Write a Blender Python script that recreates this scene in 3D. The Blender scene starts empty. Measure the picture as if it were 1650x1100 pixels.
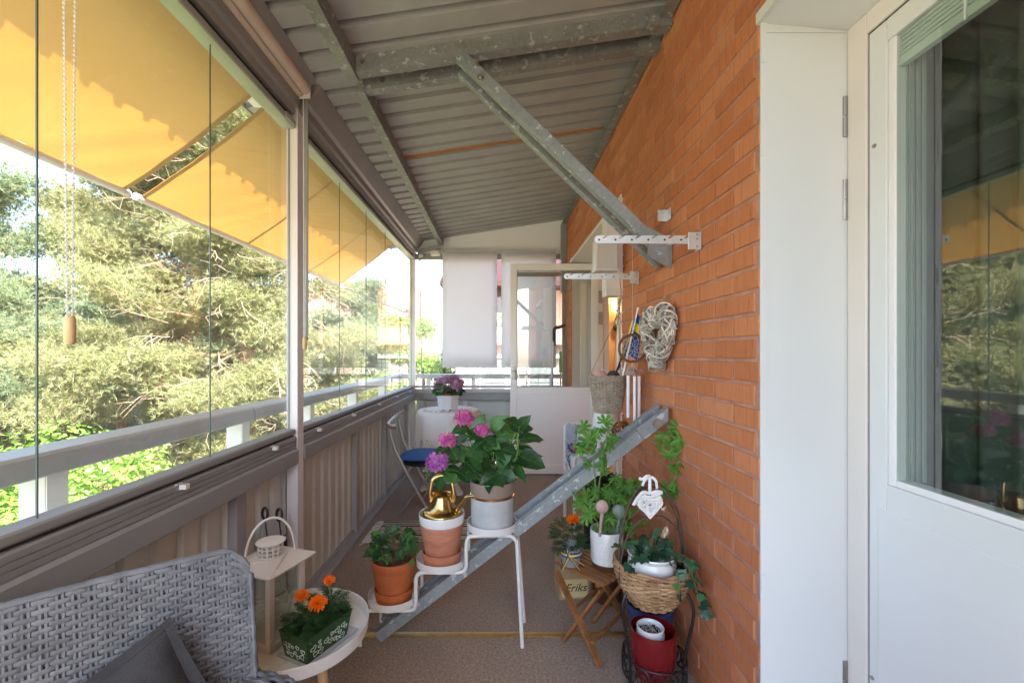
import bpy, math, random
import numpy as np
from mathutils import Vector, Matrix, noise
R = math.radians
PI = math.pi
SC = bpy.context.scene
COL = SC.collection
random.seed(11)
RNG = np.random.default_rng(5)
F, VX, VY, H = 700.0, 805.0, 570.0, 1.36


def at(x, y, d):
    """a point of the photograph (1650 wide) that stands d metres in front of the camera"""
    return Vector(((x - VX) * d / F, d, H - (y - VY) * d / F))


ORG = {}


def origin(o):
    return ORG.get(o.name, Vector((0, 0, 0))) if o else Vector((0, 0, 0))


def frame_for(d):
    d = d.normalized()
    a = Vector((0, 0, 1)) if abs(d.z) < 0.9 else Vector((1, 0, 0))
    s = d.cross(a).normalized()
    return s, s.cross(d).normalized()


class MB:
    def __init__(self):
        self.v, self.f, self.m, self.s = [], [], [], []

    def add(self, vs, fs, mi=0, smooth=False):
        n = len(self.v)
        self.v.extend(Vector(p) for p in vs)
        for f in fs:
            self.f.append([i + n for i in f])
            self.m.append(mi)
            self.s.append(smooth)
        return self

    def bx(self, x0, x1, y0, y1, z0, z1, mi=0, mtx=None):
        vs = [Vector((x, y, z)) for z in (z0, z1) for y in (y0, y1) for x in (x0, x1)]
        if mtx is not None:
            vs = [mtx @ p for p in vs]
        return self.add(vs, [(0, 2, 3, 1), (4, 5, 7, 6), (0, 1, 5, 4), (2, 6, 7, 3), (0, 4, 6, 2), (1, 3, 7, 5)], mi)

    def rbox(self, c, size, rotz=0, mi=0, tilt=None):
        m = Matrix.Translation(Vector(c)) @ Matrix.Rotation(rotz, 4, 'Z')
        if tilt:
            m = m @ Matrix.Rotation(tilt[0], 4, tilt[1])
        a, b, h = size[0] / 2, size[1] / 2, size[2] / 2
        return self.bx(-a, a, -b, b, -h, h, mi, m)

    def bar(self, p, q, w, h, up=(0, 0, 1), mi=0):
        p, q = Vector(p), Vector(q)
        d = (q - p).normalized()
        s = d.cross(Vector(up)).normalized()
        u = s.cross(d).normalized()
        vs = []
        for e in (p, q):
            for a, b in ((-1, -1), (1, -1), (1, 1), (-1, 1)):
                vs.append(e + s * a * w / 2 + u * b * h / 2)
        return self.add(vs, [(3, 2, 1, 0), (4, 5, 6, 7), (0, 1, 5, 4), (1, 2, 6, 5), (2, 3, 7, 6), (3, 0, 4, 7)], mi)

    def prism(self, poly, axis, a0, a1, mi=0):
        """poly: 2-D outline; axis 'x' -> (y,z), 'y' -> (x,z), 'z' -> (x,y)"""
        def mk(p, a):
            return {'x': (a, p[0], p[1]), 'y': (p[0], a, p[1]), 'z': (p[0], p[1], a)}[axis]
        n = len(poly)
        vs = [mk(p, a0) for p in poly] + [mk(p, a1) for p in poly]
        fs = [tuple(range(n))[::-1], tuple(range(n, 2 * n))] + [(i, (i + 1) % n, n + (i + 1) % n, n + i) for i in range(n)]
        return self.add(vs, fs, mi)

    def tube(self, pts, r, seg=8, closed=False, mi=0, flat=None, up=None):
        pts = [Vector(p) for p in pts]
        n = len(pts)
        rs = r if isinstance(r, (list, tuple)) else [r] * n
        vs, fs = [], []
        s = None
        for i in range(n):
            if closed:
                d = pts[(i + 1) % n] - pts[i - 1]
            else:
                d = pts[min(i + 1, n - 1)] - pts[max(i - 1, 0)]
            if d.length < 1e-9:
                d = Vector((0, 0, 1))
            d.normalize()
            if up is not None:
                s = d.cross(Vector(up)).normalized()
            elif s is None:
                s, _ = frame_for(d)
            else:
                s = (s - d * s.dot(d))
                s = s.normalized() if s.length > 1e-6 else frame_for(d)[0]
            u = s.cross(d)
            fl = flat if flat else 1.0
            for k in range(seg):
                a = 2 * PI * k / seg
                vs.append(pts[i] + s * math.cos(a) * rs[i] + u * math.sin(a) * rs[i] * fl)
        m = n if closed else n - 1
        for i in range(m):
            for k in range(seg):
                a, b = i * seg + k, i * seg + (k + 1) % seg
                c, e = ((i + 1) % n) * seg + (k + 1) % seg, ((i + 1) % n) * seg + k
                fs.append((a, b, c, e))
        self.add(vs, fs, mi, True)
        if not closed:
            k0 = len(self.v) - n * seg
            self.f.append([k0 + k for k in range(seg)][::-1]); self.m.append(mi); self.s.append(False)
            self.f.append([k0 + (n - 1) * seg + k for k in range(seg)]); self.m.append(mi); self.s.append(False)
        return self

    def lathe(self, prof, c, seg=36, mi=0, mod=None, mtx=None):
        c = Vector(c)
        vs, fs = [], []
        n = len(prof)
        for i in range(seg):
            a = 2 * PI * i / seg
            k = mod(a) if mod else 1.0
            for r, z in prof:
                p = Vector((r * k * math.cos(a), r * k * math.sin(a), z))
                vs.append(c + (mtx @ p if mtx is not None else p))
        for i in range(seg):
            j = (i + 1) % seg
            for k in range(n - 1):
                fs.append((i * n + k, j * n + k, j * n + k + 1, i * n + k + 1))
        return self.add(vs, fs, mi, True)

    def grid(self, fn, nu, nv, mi=0, smooth=True):
        vs = [fn(i / nu, j / nv) for j in range(nv + 1) for i in range(nu + 1)]
        fs = [(j * (nu + 1) + i, j * (nu + 1) + i + 1, (j + 1) * (nu + 1) + i + 1, (j + 1) * (nu + 1) + i)
              for j in range(nv) for i in range(nu)]
        return self.add(vs, fs, mi, smooth)

    def sphere(self, c, r, seg=14, rings=9, mi=0, sc=(1, 1, 1)):
        c = Vector(c)
        prof = [(r * math.sin(PI * i / rings), -r * math.cos(PI * i / rings)) for i in range(rings + 1)]
        prof[0] = (1e-4, -r); prof[-1] = (1e-4, r)
        return self.lathe(prof, c, seg, mi, None, Matrix.Diagonal(Vector(sc)))

    def build(self, name, mats, parent=None, kind=None, bevel=0, solid=0, sharp=40, loc=None):
        if not isinstance(mats, (list, tuple)):
            mats = [mats]
        me = bpy.data.meshes.new(name)
        if parent is not None:
            o = origin(parent)
        elif loc is not None:
            o = Vector(loc)
        else:
            xs = [p.x for p in self.v]; ys = [p.y for p in self.v]; zs = [p.z for p in self.v]
            o = Vector(((min(xs) + max(xs)) / 2, (min(ys) + max(ys)) / 2, min(zs)))
        me.from_pydata([tuple(p - o) for p in self.v], [], self.f)
        for mt in mats:
            me.materials.append(mt)
        me.polygons.foreach_set('material_index', self.m)
        me.polygons.foreach_set('use_smooth', self.s)
        if any(self.s):
            me.set_sharp_from_angle(angle=R(sharp))
        me.update()
        ob = bpy.data.objects.new(name, me)
        COL.objects.link(ob)
        ORG[ob.name] = o
        if parent is not None:
            ob.parent = parent
        else:
            ob.location = o
        if kind:
            ob['kind'] = kind
        if solid:
            md = ob.modifiers.new('thickness', 'SOLIDIFY'); md.thickness = solid; md.offset = 0
        if bevel:
            md = ob.modifiers.new('bevel', 'BEVEL'); md.width = bevel; md.segments = 2; md.limit_method = 'ANGLE'; md.angle_limit = R(50)
        return ob


def thing(name, label, cat, loc=(0, 0, 0), group=None):
    o = bpy.data.objects.new(name, None)
    COL.objects.link(o)
    o.location = loc
    o.empty_display_size = 0.05
    ORG[o.name] = Vector(loc)
    return tag(o, label, cat, group)


def tag(o, label, cat, group=None, kind=None):
    o['label'] = label
    o['category'] = cat
    if group:
        o['group'] = group
    if kind:
        o['kind'] = kind
    return o


def arc(c, u, v, r, a0, a1, n):
    c, u, v = Vector(c), Vector(u), Vector(v)
    return [c + u * r * math.cos(a0 + (a1 - a0) * i / n) + v * r * math.sin(a0 + (a1 - a0) * i / n) for i in range(n + 1)]


def spline(pts, n=6):
    """Catmull-Rom through pts"""
    pts = [Vector(p) for p in pts]
    if len(pts) < 3:
        return pts
    out = []
    ext = [pts[0] * 2 - pts[1]] + pts + [pts[-1] * 2 - pts[-2]]
    for i in range(1, len(ext) - 2):
        a, b, c, d = ext[i - 1:i + 3]
        for k in range(n):
            t = k / n
            out.append(0.5 * ((2 * b) + (c - a) * t + (2 * a - 5 * b + 4 * c - d) * t * t + (3 * b - a - 3 * c + d) * t ** 3))
    out.append(pts[-1])
    return out


def rv(s=1.0):
    return Vector((random.uniform(-s, s), random.uniform(-s, s), random.uniform(-s, s)))


# ------------------------------------------------------------------ materials
class NT:
    def __init__(self, name):
        self.m = bpy.data.materials.new(name)
        self.m.use_nodes = True
        self.t = self.m.node_tree
        self.t.nodes.clear()
        self.out = self.n('ShaderNodeOutputMaterial')

    def n(self, typ, **kw):
        nd = self.t.nodes.new(typ)
        for k, v in kw.items():
            if k.startswith('i_'):
                nd.inputs[k[2:].replace('_', ' ')].default_value = v
            else:
                setattr(nd, k, v)
        return nd

    def l(self, a, ao, b, bi):
        self.t.links.new(a.outputs[ao], b.inputs[bi])

    def coords(self, scale=(1, 1, 1), rot=(0, 0, 0)):
        tc = self.n('ShaderNodeTexCoord')
        mp = self.n('ShaderNodeMapping')
        mp.inputs['Scale'].default_value = scale
        mp.inputs['Rotation'].default_value = rot
        self.l(tc, 'Object', mp, 'Vector')
        return mp

    def ramp(self, stops, interp='LINEAR'):
        r = self.n('ShaderNodeValToRGB')
        cr = r.color_ramp
        cr.interpolation = interp
        while len(cr.elements) < len(stops):
            cr.elements.new(0.5)
        for e, (p, c) in zip(cr.elements, stops):
            e.position = p
            e.color = (*c, 1) if len(c) == 3 else c
        return r


def sc3(c, k):
    return tuple(min(1, max(0, x * k)) for x in c)


def mat(name, col, rough=0.5, metal=0.0, var=0.08, vs=6.0, col2=None, bump=0.0, bs=80.0, stretch=(1, 1, 1), spec=0.5, coat=0.0, island=0.0, rv_=0.1, detail=4.0, lo=.3, hi=.7):
    t = NT(name)
    b = t.n('ShaderNodeBsdfPrincipled')
    b.inputs['Roughness'].default_value = rough
    b.inputs['Metallic'].default_value = metal
    b.inputs['Specular IOR Level'].default_value = spec
    b.inputs['Coat Weight'].default_value = coat
    mp = t.coords(stretch)
    nz = t.n('ShaderNodeTexNoise', i_Scale=vs, i_Detail=detail, i_Roughness=0.6)
    t.l(mp, 'Vector', nz, 'Vector')
    rp = t.ramp([(lo, sc3(col, 1 - var)), (hi, col2 if col2 else sc3(col, 1 + var))])
    t.l(nz, 'Fac', rp, 'Fac')
    src = rp
    so = 'Color'
    if island:
        g = t.n('ShaderNodeNewGeometry')
        hs = t.n('ShaderNodeHueSaturation')
        mr = t.n('ShaderNodeMapRange')
        mr.inputs['To Min'].default_value = 1 - island
        mr.inputs['To Max'].default_value = 1 + island
        t.l(g, 'Random Per Island', mr, 'Value')
        t.l(mr, 'Result', hs, 'Value')
        t.l(rp, 'Color', hs, 'Color')
        src = hs
    t.l(src, so, b, 'Base Color')
    if rv_:
        mr2 = t.n('ShaderNodeMapRange')
        mr2.inputs['To Min'].default_value = max(0.02, rough - rv_)
        mr2.inputs['To Max'].default_value = min(1, rough + rv_)
        t.l(nz, 'Fac', mr2, 'Value')
        t.l(mr2, 'Result', b, 'Roughness')
    if bump:
        n2 = t.n('ShaderNodeTexNoise', i_Scale=bs, i_Detail=3.0)
        t.l(mp, 'Vector', n2, 'Vector')
        bp = t.n('ShaderNodeBump', i_Strength=bump, i_Distance=0.004)
        t.l(n2, 'Fac', bp, 'Height')
        t.l(bp, 'Normal', b, 'Normal')
    t.l(b, 'BSDF', t.out, 'Surface')
    return t.m


def leaf_mat(name, c1, c2, rough=0.45, trans=0.3, tcol=None, c3=None):
    t = NT(name)
    g = t.n('ShaderNodeNewGeometry')
    stops = [(0.0, c1), (1.0, c2)] if c3 is None else [(0.0, c1), (0.7, c2), (1.0, c3)]
    rp = t.ramp(stops)
    t.l(g, 'Random Per Island', rp, 'Fac')
    b = t.n('ShaderNodeBsdfPrincipled')
    b.inputs['Roughness'].default_value = rough
    b.inputs['Specular IOR Level'].default_value = 0.4
    t.l(rp, 'Color', b, 'Base Color')
    tr = t.n('ShaderNodeBsdfTranslucent')
    hs = t.n('ShaderNodeHueSaturation', i_Saturation=1.15, i_Value=1.5)
    t.l(rp, 'Color', hs, 'Color')
    t.l(hs, 'Color', tr, 'Color')
    mx = t.n('ShaderNodeMixShader', i_Fac=trans)
    t.l(b, 'BSDF', mx, 1)
    t.l(tr, 'BSDF', mx, 2)
    t.l(mx, 'Shader', t.out, 'Surface')
    return t.m


def glass_mat(name, tint=(0.93, 0.97, 0.95), refl=1.0, ior=1.5, veil=0.0):
    t = NT(name)
    tr = t.n('ShaderNodeBsdfTransparent')
    tr.inputs['Color'].default_value = (*tint, 1)
    gl = t.n('ShaderNodeBsdfGlossy', i_Roughness=0.0)
    gl.inputs['Color'].default_value = (refl, refl, refl, 1)
    # two-sided Fresnel (Schlick) so that thin sheets look the same from both sides
    g = t.n('ShaderNodeNewGeometry')
    dt = t.n('ShaderNodeVectorMath', operation='DOT_PRODUCT')
    t.l(g, 'Normal', dt, 0); t.l(g, 'Incoming', dt, 1)
    ab = t.n('ShaderNodeMath', operation='ABSOLUTE')
    t.l(dt, 'Value', ab, 0)
    om = t.n('ShaderNodeMath', operation='SUBTRACT', use_clamp=True); om.inputs[0].default_value = 1.0
    t.l(ab, 0, om, 1)
    pw = t.n('ShaderNodeMath', operation='POWER'); pw.inputs[1].default_value = 5.0
    t.l(om, 0, pw, 0)
    r0 = ((ior - 1) / (ior + 1)) ** 2 * 1.6
    ml = t.n('ShaderNodeMath', operation='MULTIPLY_ADD', use_clamp=True); ml.inputs[1].default_value = 1 - r0; ml.inputs[2].default_value = r0
    t.l(pw, 0, ml, 0)
    mx = t.n('ShaderNodeMixShader')
    t.l(ml, 0, mx, 'Fac')
    if veil:      # translucent film added to imitate veiling glare on the glass
        td = t.n('ShaderNodeBsdfTranslucent')
        td.inputs['Color'].default_value = (0.9, 0.88, 0.84, 1)
        md = t.n('ShaderNodeMixShader')
        dmp = t.coords((1, 1, .45))
        dn = t.n('ShaderNodeTexNoise', i_Scale=5.0, i_Detail=7.0, i_Roughness=.7)
        t.l(dmp, 'Vector', dn, 'Vector')
        dmr = t.n('ShaderNodeMapRange')
        dmr.inputs['From Min'].default_value = .3; dmr.inputs['From Max'].default_value = .75
        dmr.inputs['To Min'].default_value = veil * .35; dmr.inputs['To Max'].default_value = veil * 1.9
        t.l(dn, 'Fac', dmr, 'Value')
        t.l(dmr, 'Result', md, 'Fac')
        t.l(tr, 'BSDF', md, 1)
        t.l(td, 'BSDF', md, 2)
        t.l(md, 'Shader', mx, 1)
    else:
        t.l(tr, 'BSDF', mx, 1)
    t.l(gl, 'BSDF', mx, 2)
    t.l(mx, 'Shader', t.out, 'Surface')
    return t.m


def cloth_mat(name, col, trans=0.4, rough=0.9, var=0.04, vs=3.0, tcol=None, weave=900.0, seam=None):
    t = NT(name)
    mp = t.coords()
    nz = t.n('ShaderNodeTexNoise', i_Scale=vs, i_Detail=5.0)
    t.l(mp, 'Vector', nz, 'Vector')
    rp = t.ramp([(0.3, sc3(col, 1 - var)), (0.7, sc3(col, 1 + var))])
    t.l(nz, 'Fac', rp, 'Fac')
    d = t.n('ShaderNodeBsdfDiffuse')
    t.l(rp, 'Color', d, 'Color')
    tr = t.n('ShaderNodeBsdfTranslucent')
    if tcol:
        tr.inputs['Color'].default_value = (*tcol, 1)
    else:
        t.l(rp, 'Color', tr, 'Color')
    mx = t.n('ShaderNodeMixShader', i_Fac=trans)
    t.l(d, 'BSDF', mx, 1)
    t.l(tr, 'BSDF', mx, 2)
    bp = t.n('ShaderNodeBump', i_Strength=0.15, i_Distance=0.003)
    n2 = t.n('ShaderNodeTexNoise', i_Scale=14.0, i_Detail=3.0)
    t.l(mp, 'Vector', n2, 'Vector')
    t.l(n2, 'Fac', bp, 'Height')
    t.l(bp, 'Normal', d, 'Normal')
    t.l(mx, 'Shader', t.out, 'Surface')
    return t.m


def brick_mat(name, c1, c2, mortar, w=0.26, h=0.075, ms=0.011, axes=('Y', 'Z'), off=(0, 0)):
    t = NT(name)
    g = t.n('ShaderNodeNewGeometry')
    sx = t.n('ShaderNodeSeparateXYZ')
    t.l(g, 'Position', sx, 'Vector')
    cx = t.n('ShaderNodeCombineXYZ')
    a0 = t.n('ShaderNodeMath', operation='ADD'); a0.inputs[1].default_value = off[0]
    a1 = t.n('ShaderNodeMath', operation='ADD'); a1.inputs[1].default_value = off[1]
    t.l(sx, axes[0], a0, 0)
    t.l(sx, axes[1], a1, 0)
    # slightly wavy courses
    wn = t.n('ShaderNodeTexNoise', i_Scale=7.0, i_Detail=2.0)
    t.l(g, 'Position', wn, 'Vector')
    wm = t.n('ShaderNodeMath', operation='MULTIPLY_ADD'); wm.inputs[1].default_value = 0.008; wm.inputs[2].default_value = -0.004
    t.l(wn, 'Fac', wm, 0)
    a2 = t.n('ShaderNodeMath', operation='ADD')
    t.l(a1, 0, a2, 0); t.l(wm, 0, a2, 1)
    t.l(a0, 0, cx, 'X')
    t.l(a2, 0, cx, 'Y')
    br = t.n('ShaderNodeTexBrick', offset=0.5, offset_frequency=2, squash=1.0)
    br.inputs['Color1'].default_value = (*c1, 1)
    br.inputs['Color2'].default_value = (*c2, 1)
    br.inputs['Mortar'].default_value = (*mortar, 1)
    br.inputs['Scale'].default_value = 1.0
    br.inputs['Mortar Size'].default_value = ms / 2
    br.inputs['Mortar Smooth'].default_value = 0.25
    br.inputs['Brick Width'].default_value = w
    br.inputs['Row Height'].default_value = h
    t.l(cx, 'Vector', br, 'Vector')
    # dragged vertical streaks on the face
    mp = t.n('ShaderNodeMapping')
    mp.inputs['Scale'].default_value = (95, 95, 9)
    t.l(g, 'Position', mp, 'Vector')
    st = t.n('ShaderNodeTexNoise', i_Scale=1.0, i_Detail=4.0, i_Roughness=0.65)
    t.l(mp, 'Vector', st, 'Vector')
    rp = t.ramp([(0.22, (0.55, 0.48, 0.42)), (0.46, (0.97, 0.96, 0.95)), (0.8, (1.15, 1.17, 1.18))])
    t.l(st, 'Fac', rp, 'Fac')
    mul = t.n('ShaderNodeMix', data_type='RGBA', blend_type='MULTIPLY')
    mul.inputs[0].default_value = 0.8
    t.l(br, 'Color', mul, 6)
    t.l(rp, 'Color', mul, 7)
    big = t.n('ShaderNodeTexNoise', i_Scale=2.2, i_Detail=3.0)
    t.l(g, 'Position', big, 'Vector')
    rb = t.ramp([(0.3, (0.82, 0.80, 0.78)), (0.7, (1.1, 1.12, 1.14))])
    t.l(big, 'Fac', rb, 'Fac')
    mul2 = t.n('ShaderNodeMix', data_type='RGBA', blend_type='MULTIPLY')
    mul2.inputs[0].default_value = 1.0
    t.l(mul, 2, mul2, 6)
    t.l(rb, 'Color', mul2, 7)
    b = t.n('ShaderNodeBsdfPrincipled', i_Roughness=0.85)
    b.inputs['Specular IOR Level'].default_value = 0.25
    t.l(mul2, 2, b, 'Base Color')
    inv = t.n('ShaderNodeMath', operation='MULTIPLY_ADD'); inv.inputs[1].default_value = -1.0; inv.inputs[2].default_value = 1.0
    t.l(br, 'Fac', inv, 0)
    sm = t.n('ShaderNodeMath', operation='MULTIPLY_ADD'); sm.inputs[1].default_value = 0.18
    t.l(st, 'Fac', sm, 0)
    t.l(inv, 0, sm, 2)
    bp = t.n('ShaderNodeBump', i_Strength=1.0, i_Distance=0.009)
    t.l(sm, 0, bp, 'Height')
    t.l(bp, 'Normal', b, 'Normal')
    t.l(b, 'BSDF', t.out, 'Surface')
    return t.m


def galv_mat(name, base=(0.20, 0.21, 0.21), light=(0.42, 0.44, 0.45), metal=0.55, rough=0.5, blot=(0.55, 0.57, 0.58), bamt=0.64):
    t = NT(name)
    mp = t.coords()
    vo = t.n('ShaderNodeTexVoronoi', i_Scale=85.0)
    t.l(mp, 'Vector', vo, 'Vector')
    sp = t.n('ShaderNodeSeparateColor')
    t.l(vo, 'Color', sp, 'Color')
    nz = t.n('ShaderNodeTexNoise', i_Scale=5.0, i_Detail=6.0, i_Roughness=0.65)
    t.l(mp, 'Vector', nz, 'Vector')
    ad = t.n('ShaderNodeMath', operation='MULTIPLY_ADD'); ad.inputs[1].default_value = 0.17
    t.l(sp, 'Red', ad, 0)
    m2 = t.n('ShaderNodeMath', operation='MULTIPLY'); m2.inputs[1].default_value = 0.9
    t.l(nz, 'Fac', m2, 0)
    t.l(m2, 0, ad, 2)
    rp = t.ramp([(0.3, base), (0.75, light)])
    t.l(ad, 0, rp, 'Fac')
    # pale zinc blooms
    n3 = t.n('ShaderNodeTexNoise', i_Scale=24.0, i_Detail=5.0, i_Roughness=0.62)
    t.l(mp, 'Vector', n3, 'Vector')
    r3 = t.ramp([(bamt, (0, 0, 0)), (bamt + .03, (1, 1, 1))])
    t.l(n3, 'Fac', r3, 'Fac')
    mx = t.n('ShaderNodeMix', data_type='RGBA')
    t.l(r3, 'Color', mx, 0)
    t.l(rp, 'Color', mx, 6)
    mx.inputs[7].default_value = (*blot, 1)
    b = t.n('ShaderNodeBsdfPrincipled', i_Roughness=rough, i_Metallic=metal)
    t.l(mx, 2, b, 'Base Color')
    rr = t.n('ShaderNodeMapRange')
    rr.inputs['To Min'].default_value = rough - .12
    rr.inputs['To Max'].default_value = rough + .18
    t.l(nz, 'Fac', rr, 'Value')
    t.l(rr, 'Result', b, 'Roughness')
    bp = t.n('ShaderNodeBump', i_Strength=0.12, i_Distance=0.002)
    t.l(n3, 'Fac', bp, 'Height')
    t.l(bp, 'Normal', b, 'Normal')
    t.l(b, 'BSDF', t.out, 'Surface')
    return t.m


def carpet_mat(name):
    t = NT(name)
    mp = t.coords()
    n1 = t.n('ShaderNodeTexNoise', i_Scale=330.0, i_Detail=3.0, i_Roughness=0.7)
    n2 = t.n('ShaderNodeTexNoise', i_Scale=2.0, i_Detail=5.0)
    n3 = t.n('ShaderNodeTexNoise', i_Scale=90.0, i_Detail=3.0, i_Roughness=0.7)
    for n in (n1, n2, n3):
        t.l(mp, 'Vector', n, 'Vector')
    rp = t.ramp([(0.28, (0.11, 0.080, 0.062)), (0.5, (0.31, 0.238, 0.188)), (0.72, (0.60, 0.51, 0.43))])
    ad = t.n('ShaderNodeMath', operation='MULTIPLY_ADD'); ad.inputs[1].default_value = 0.45
    ml = t.n('ShaderNodeMath', operation='MULTIPLY'); ml.inputs[1].default_value = 0.55
    t.l(n3, 'Fac', ml, 0)
    t.l(n1, 'Fac', ad, 0)
    t.l(ml, 0, ad, 2)
    t.l(ad, 0, rp, 'Fac')
    r2 = t.ramp([(0.3, (0.84, 0.82, 0.8)), (0.7, (1.1, 1.1, 1.1))])
    t.l(n2, 'Fac', r2, 'Fac')
    mx = t.n('ShaderNodeMix', data_type='RGBA', blend_type='MULTIPLY')
    mx.inputs[0].default_value = 1.0
    t.l(rp, 'Color', mx, 6)
    t.l(r2, 'Color', mx, 7)
    b = t.n('ShaderNodeBsdfPrincipled', i_Roughness=1.0)
    b.inputs['Specular IOR Level'].default_value = 0.1
    b.inputs['Sheen Weight'].default_value = 0.15
    t.l(mx, 2, b, 'Base Color')
    bp = t.n('ShaderNodeBump', i_Strength=0.7, i_Distance=0.006)
    t.l(ad, 0, bp, 'Height')
    t.l(bp, 'Normal', b, 'Normal')
    t.l(b, 'BSDF', t.out, 'Surface')
    return t.m


def wood_mat(name, c1, c2, rough=0.5, axis=(30, 30, 3)):
    return mat(name, c1, rough, 0, 0.1, 1.0, col2=c2, bump=0.15, bs=3.0, stretch=axis, detail=6.0)


def stripe_mat(name, stops, axis, period, rough=0.9, soft=False):
    """stripes along one object axis"""
    t = NT(name)
    tc = t.n('ShaderNodeTexCoord')
    sx = t.n('ShaderNodeSeparateXYZ')
    t.l(tc, 'Object', sx, 'Vector')
    dv = t.n('ShaderNodeMath', operation='DIVIDE'); dv.inputs[1].default_value = period
    t.l(sx, axis, dv, 0)
    fr = t.n('ShaderNodeMath', operation='FRACT')
    t.l(dv, 0, fr, 0)
    rp = t.ramp(stops, 'CONSTANT')
    t.l(fr, 0, rp, 'Fac')
    b = t.n('ShaderNodeBsdfPrincipled', i_Roughness=rough)
    b.inputs['Specular IOR Level'].default_value = 0.2
    t.l(rp, 'Color', b, 'Base Color')
    nz = t.n('ShaderNodeTexNoise', i_Scale=240.0, i_Detail=2.0)
    t.l(tc, 'Object', nz, 'Vector')
    bp = t.n('ShaderNodeBump', i_Strength=0.4, i_Distance=0.003)
    t.l(nz, 'Fac', bp, 'Height')
    t.l(bp, 'Normal', b, 'Normal')
    t.l(b, 'BSDF', t.out, 'Surface')
    return t.m


def check_mat(name, c1, c2, size):
    t = NT(name)
    tc = t.coords((1, 1, 1), (0.3, 0.2, 0.4))
    ch = t.n('ShaderNodeTexChecker', i_Scale=1.0 / size)
    ch.inputs['Color1'].default_value = (*c1, 1)
    ch.inputs['Color2'].default_value = (*c2, 1)
    t.l(tc, 'Vector', ch, 'Vector')
    b = t.n('ShaderNodeBsdfPrincipled', i_Roughness=0.9)
    t.l(ch, 'Color', b, 'Base Color')
    t.l(b, 'BSDF', t.out, 'Surface')
    return t.m


def emit_mat(name, col, k):
    t = NT(name)
    e = t.n('ShaderNodeEmission', i_Strength=k)
    e.inputs['Color'].default_value = (*col, 1)
    t.l(e, 'Emission', t.out, 'Surface')
    return t.m


M = {}
M['brick'] = brick_mat('orange_brick', (0.56, 0.205, 0.080), (0.72, 0.30, 0.118), (0.52, 0.245, 0.185), off=(-1.387, -0.0635))


def brick_face_mat():
    t = NT('brick_faces')
    g = t.n('ShaderNodeNewGeometry')
    rp = t.ramp([(0.0, (0.49, 0.172, 0.076)), (0.35, (0.545, 0.195, 0.087)), (0.75, (0.585, 0.220, 0.100)), (1.0, (0.62, 0.255, 0.128))])
    t.l(g, 'Random Per Island', rp, 'Fac')
    mp = t.n('ShaderNodeMapping')
    mp.inputs['Scale'].default_value = (90, 90, 8)
    t.l(g, 'Position', mp, 'Vector')
    st = t.n('ShaderNodeTexNoise', i_Scale=1.0, i_Detail=5.0, i_Roughness=0.68)
    t.l(mp, 'Vector', st, 'Vector')
    r2 = t.ramp([(0.28, (0.55, 0.46, 0.40)), (0.44, (0.95, 0.93, 0.92)), (0.75, (1.12, 1.14, 1.16))])
    t.l(st, 'Fac', r2, 'Fac')
    m1 = t.n('ShaderNodeMix', data_type='RGBA', blend_type='MULTIPLY')
    m1.inputs[0].default_value = 0.6
    t.l(rp, 'Color', m1, 6); t.l(r2, 'Color', m1, 7)
    # lime bloom and soot in soft patches
    bl = t.n('ShaderNodeTexNoise', i_Scale=9.0, i_Detail=6.0, i_Roughness=0.65)
    t.l(g, 'Position', bl, 'Vector')
    r3 = t.ramp([(0.55, (0, 0, 0)), (0.80, (0.35, 0.35, 0.35))])
    t.l(bl, 'Fac', r3, 'Fac')
    m2 = t.n('ShaderNodeMix', data_type='RGBA')
    t.l(r3, 'Color', m2, 0); t.l(m1, 2, m2, 6)
    m2.inputs[7].default_value = (0.62, 0.36, 0.25, 1)
    b = t.n('ShaderNodeBsdfPrincipled', i_Roughness=0.88)
    b.inputs['Specular IOR Level'].default_value = 0.2
    t.l(m2, 2, b, 'Base Color')
    fn = t.n('ShaderNodeTexNoise', i_Scale=190.0, i_Detail=4.0, i_Roughness=0.7)
    t.l(g, 'Position', fn, 'Vector')
    sm = t.n('ShaderNodeMath', operation='ADD')
    t.l(st, 'Fac', sm, 0); t.l(fn, 'Fac', sm, 1)
    bp = t.n('ShaderNodeBump', i_Strength=0.7, i_Distance=0.005)
    t.l(sm, 0, bp, 'Height')
    t.l(bp, 'Normal', b, 'Normal')
    t.l(b, 'BSDF', t.out, 'Surface')
    return t.m


M['brick_face'] = brick_face_mat()
M['mortar'] = mat('mortar', (0.44, 0.235, 0.18), 0.95, 0, 0.22, 14, bump=.8, bs=160)
M['carpet'] = carpet_mat('brown_carpet')
M['galv'] = galv_mat('galvanised_steel', (0.20, 0.205, 0.20), (0.33, 0.34, 0.33), .4, .5, (0.47, 0.49, 0.49), .59)
M['galv2'] = galv_mat('galvanised_strut', (0.20, 0.225, 0.24), (0.31, 0.345, 0.365), 0.35, 0.45, (0.52, 0.56, 0.58), 0.60)
M['roof'] = mat('roof_sheet', (0.365, 0.36, 0.36), 0.5, 0.0, 0.12, 3.0, bump=0.05, bs=12)
M['rust'] = mat('orange_seal', (0.45, 0.16, 0.03), 0.7)
M['taupe'] = mat('taupe_metal', (0.285, 0.288, 0.282), 0.42, 0.0, 0.05, 4.0)
M['taupe_d'] = mat('taupe_metal_dark', (0.255, 0.257, 0.252), 0.4, 0.0, 0.05, 4.0)
M['panel'] = mat('panel_metal', (0.61, 0.61, 0.555), 0.45, 0.0, 0.06, 3.0)
M['alu'] = mat('painted_aluminium', (0.78, 0.755, 0.76), 0.4, 0.0, 0.04, 3.0)
M['alu_g'] = mat('grey_aluminium', (0.40, 0.395, 0.405), 0.35, 0.2, 0.05, 3.0)
M['track_green'] = mat('track_green_grey', (0.42, 0.46, 0.40), 0.35, 0.3)
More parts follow.
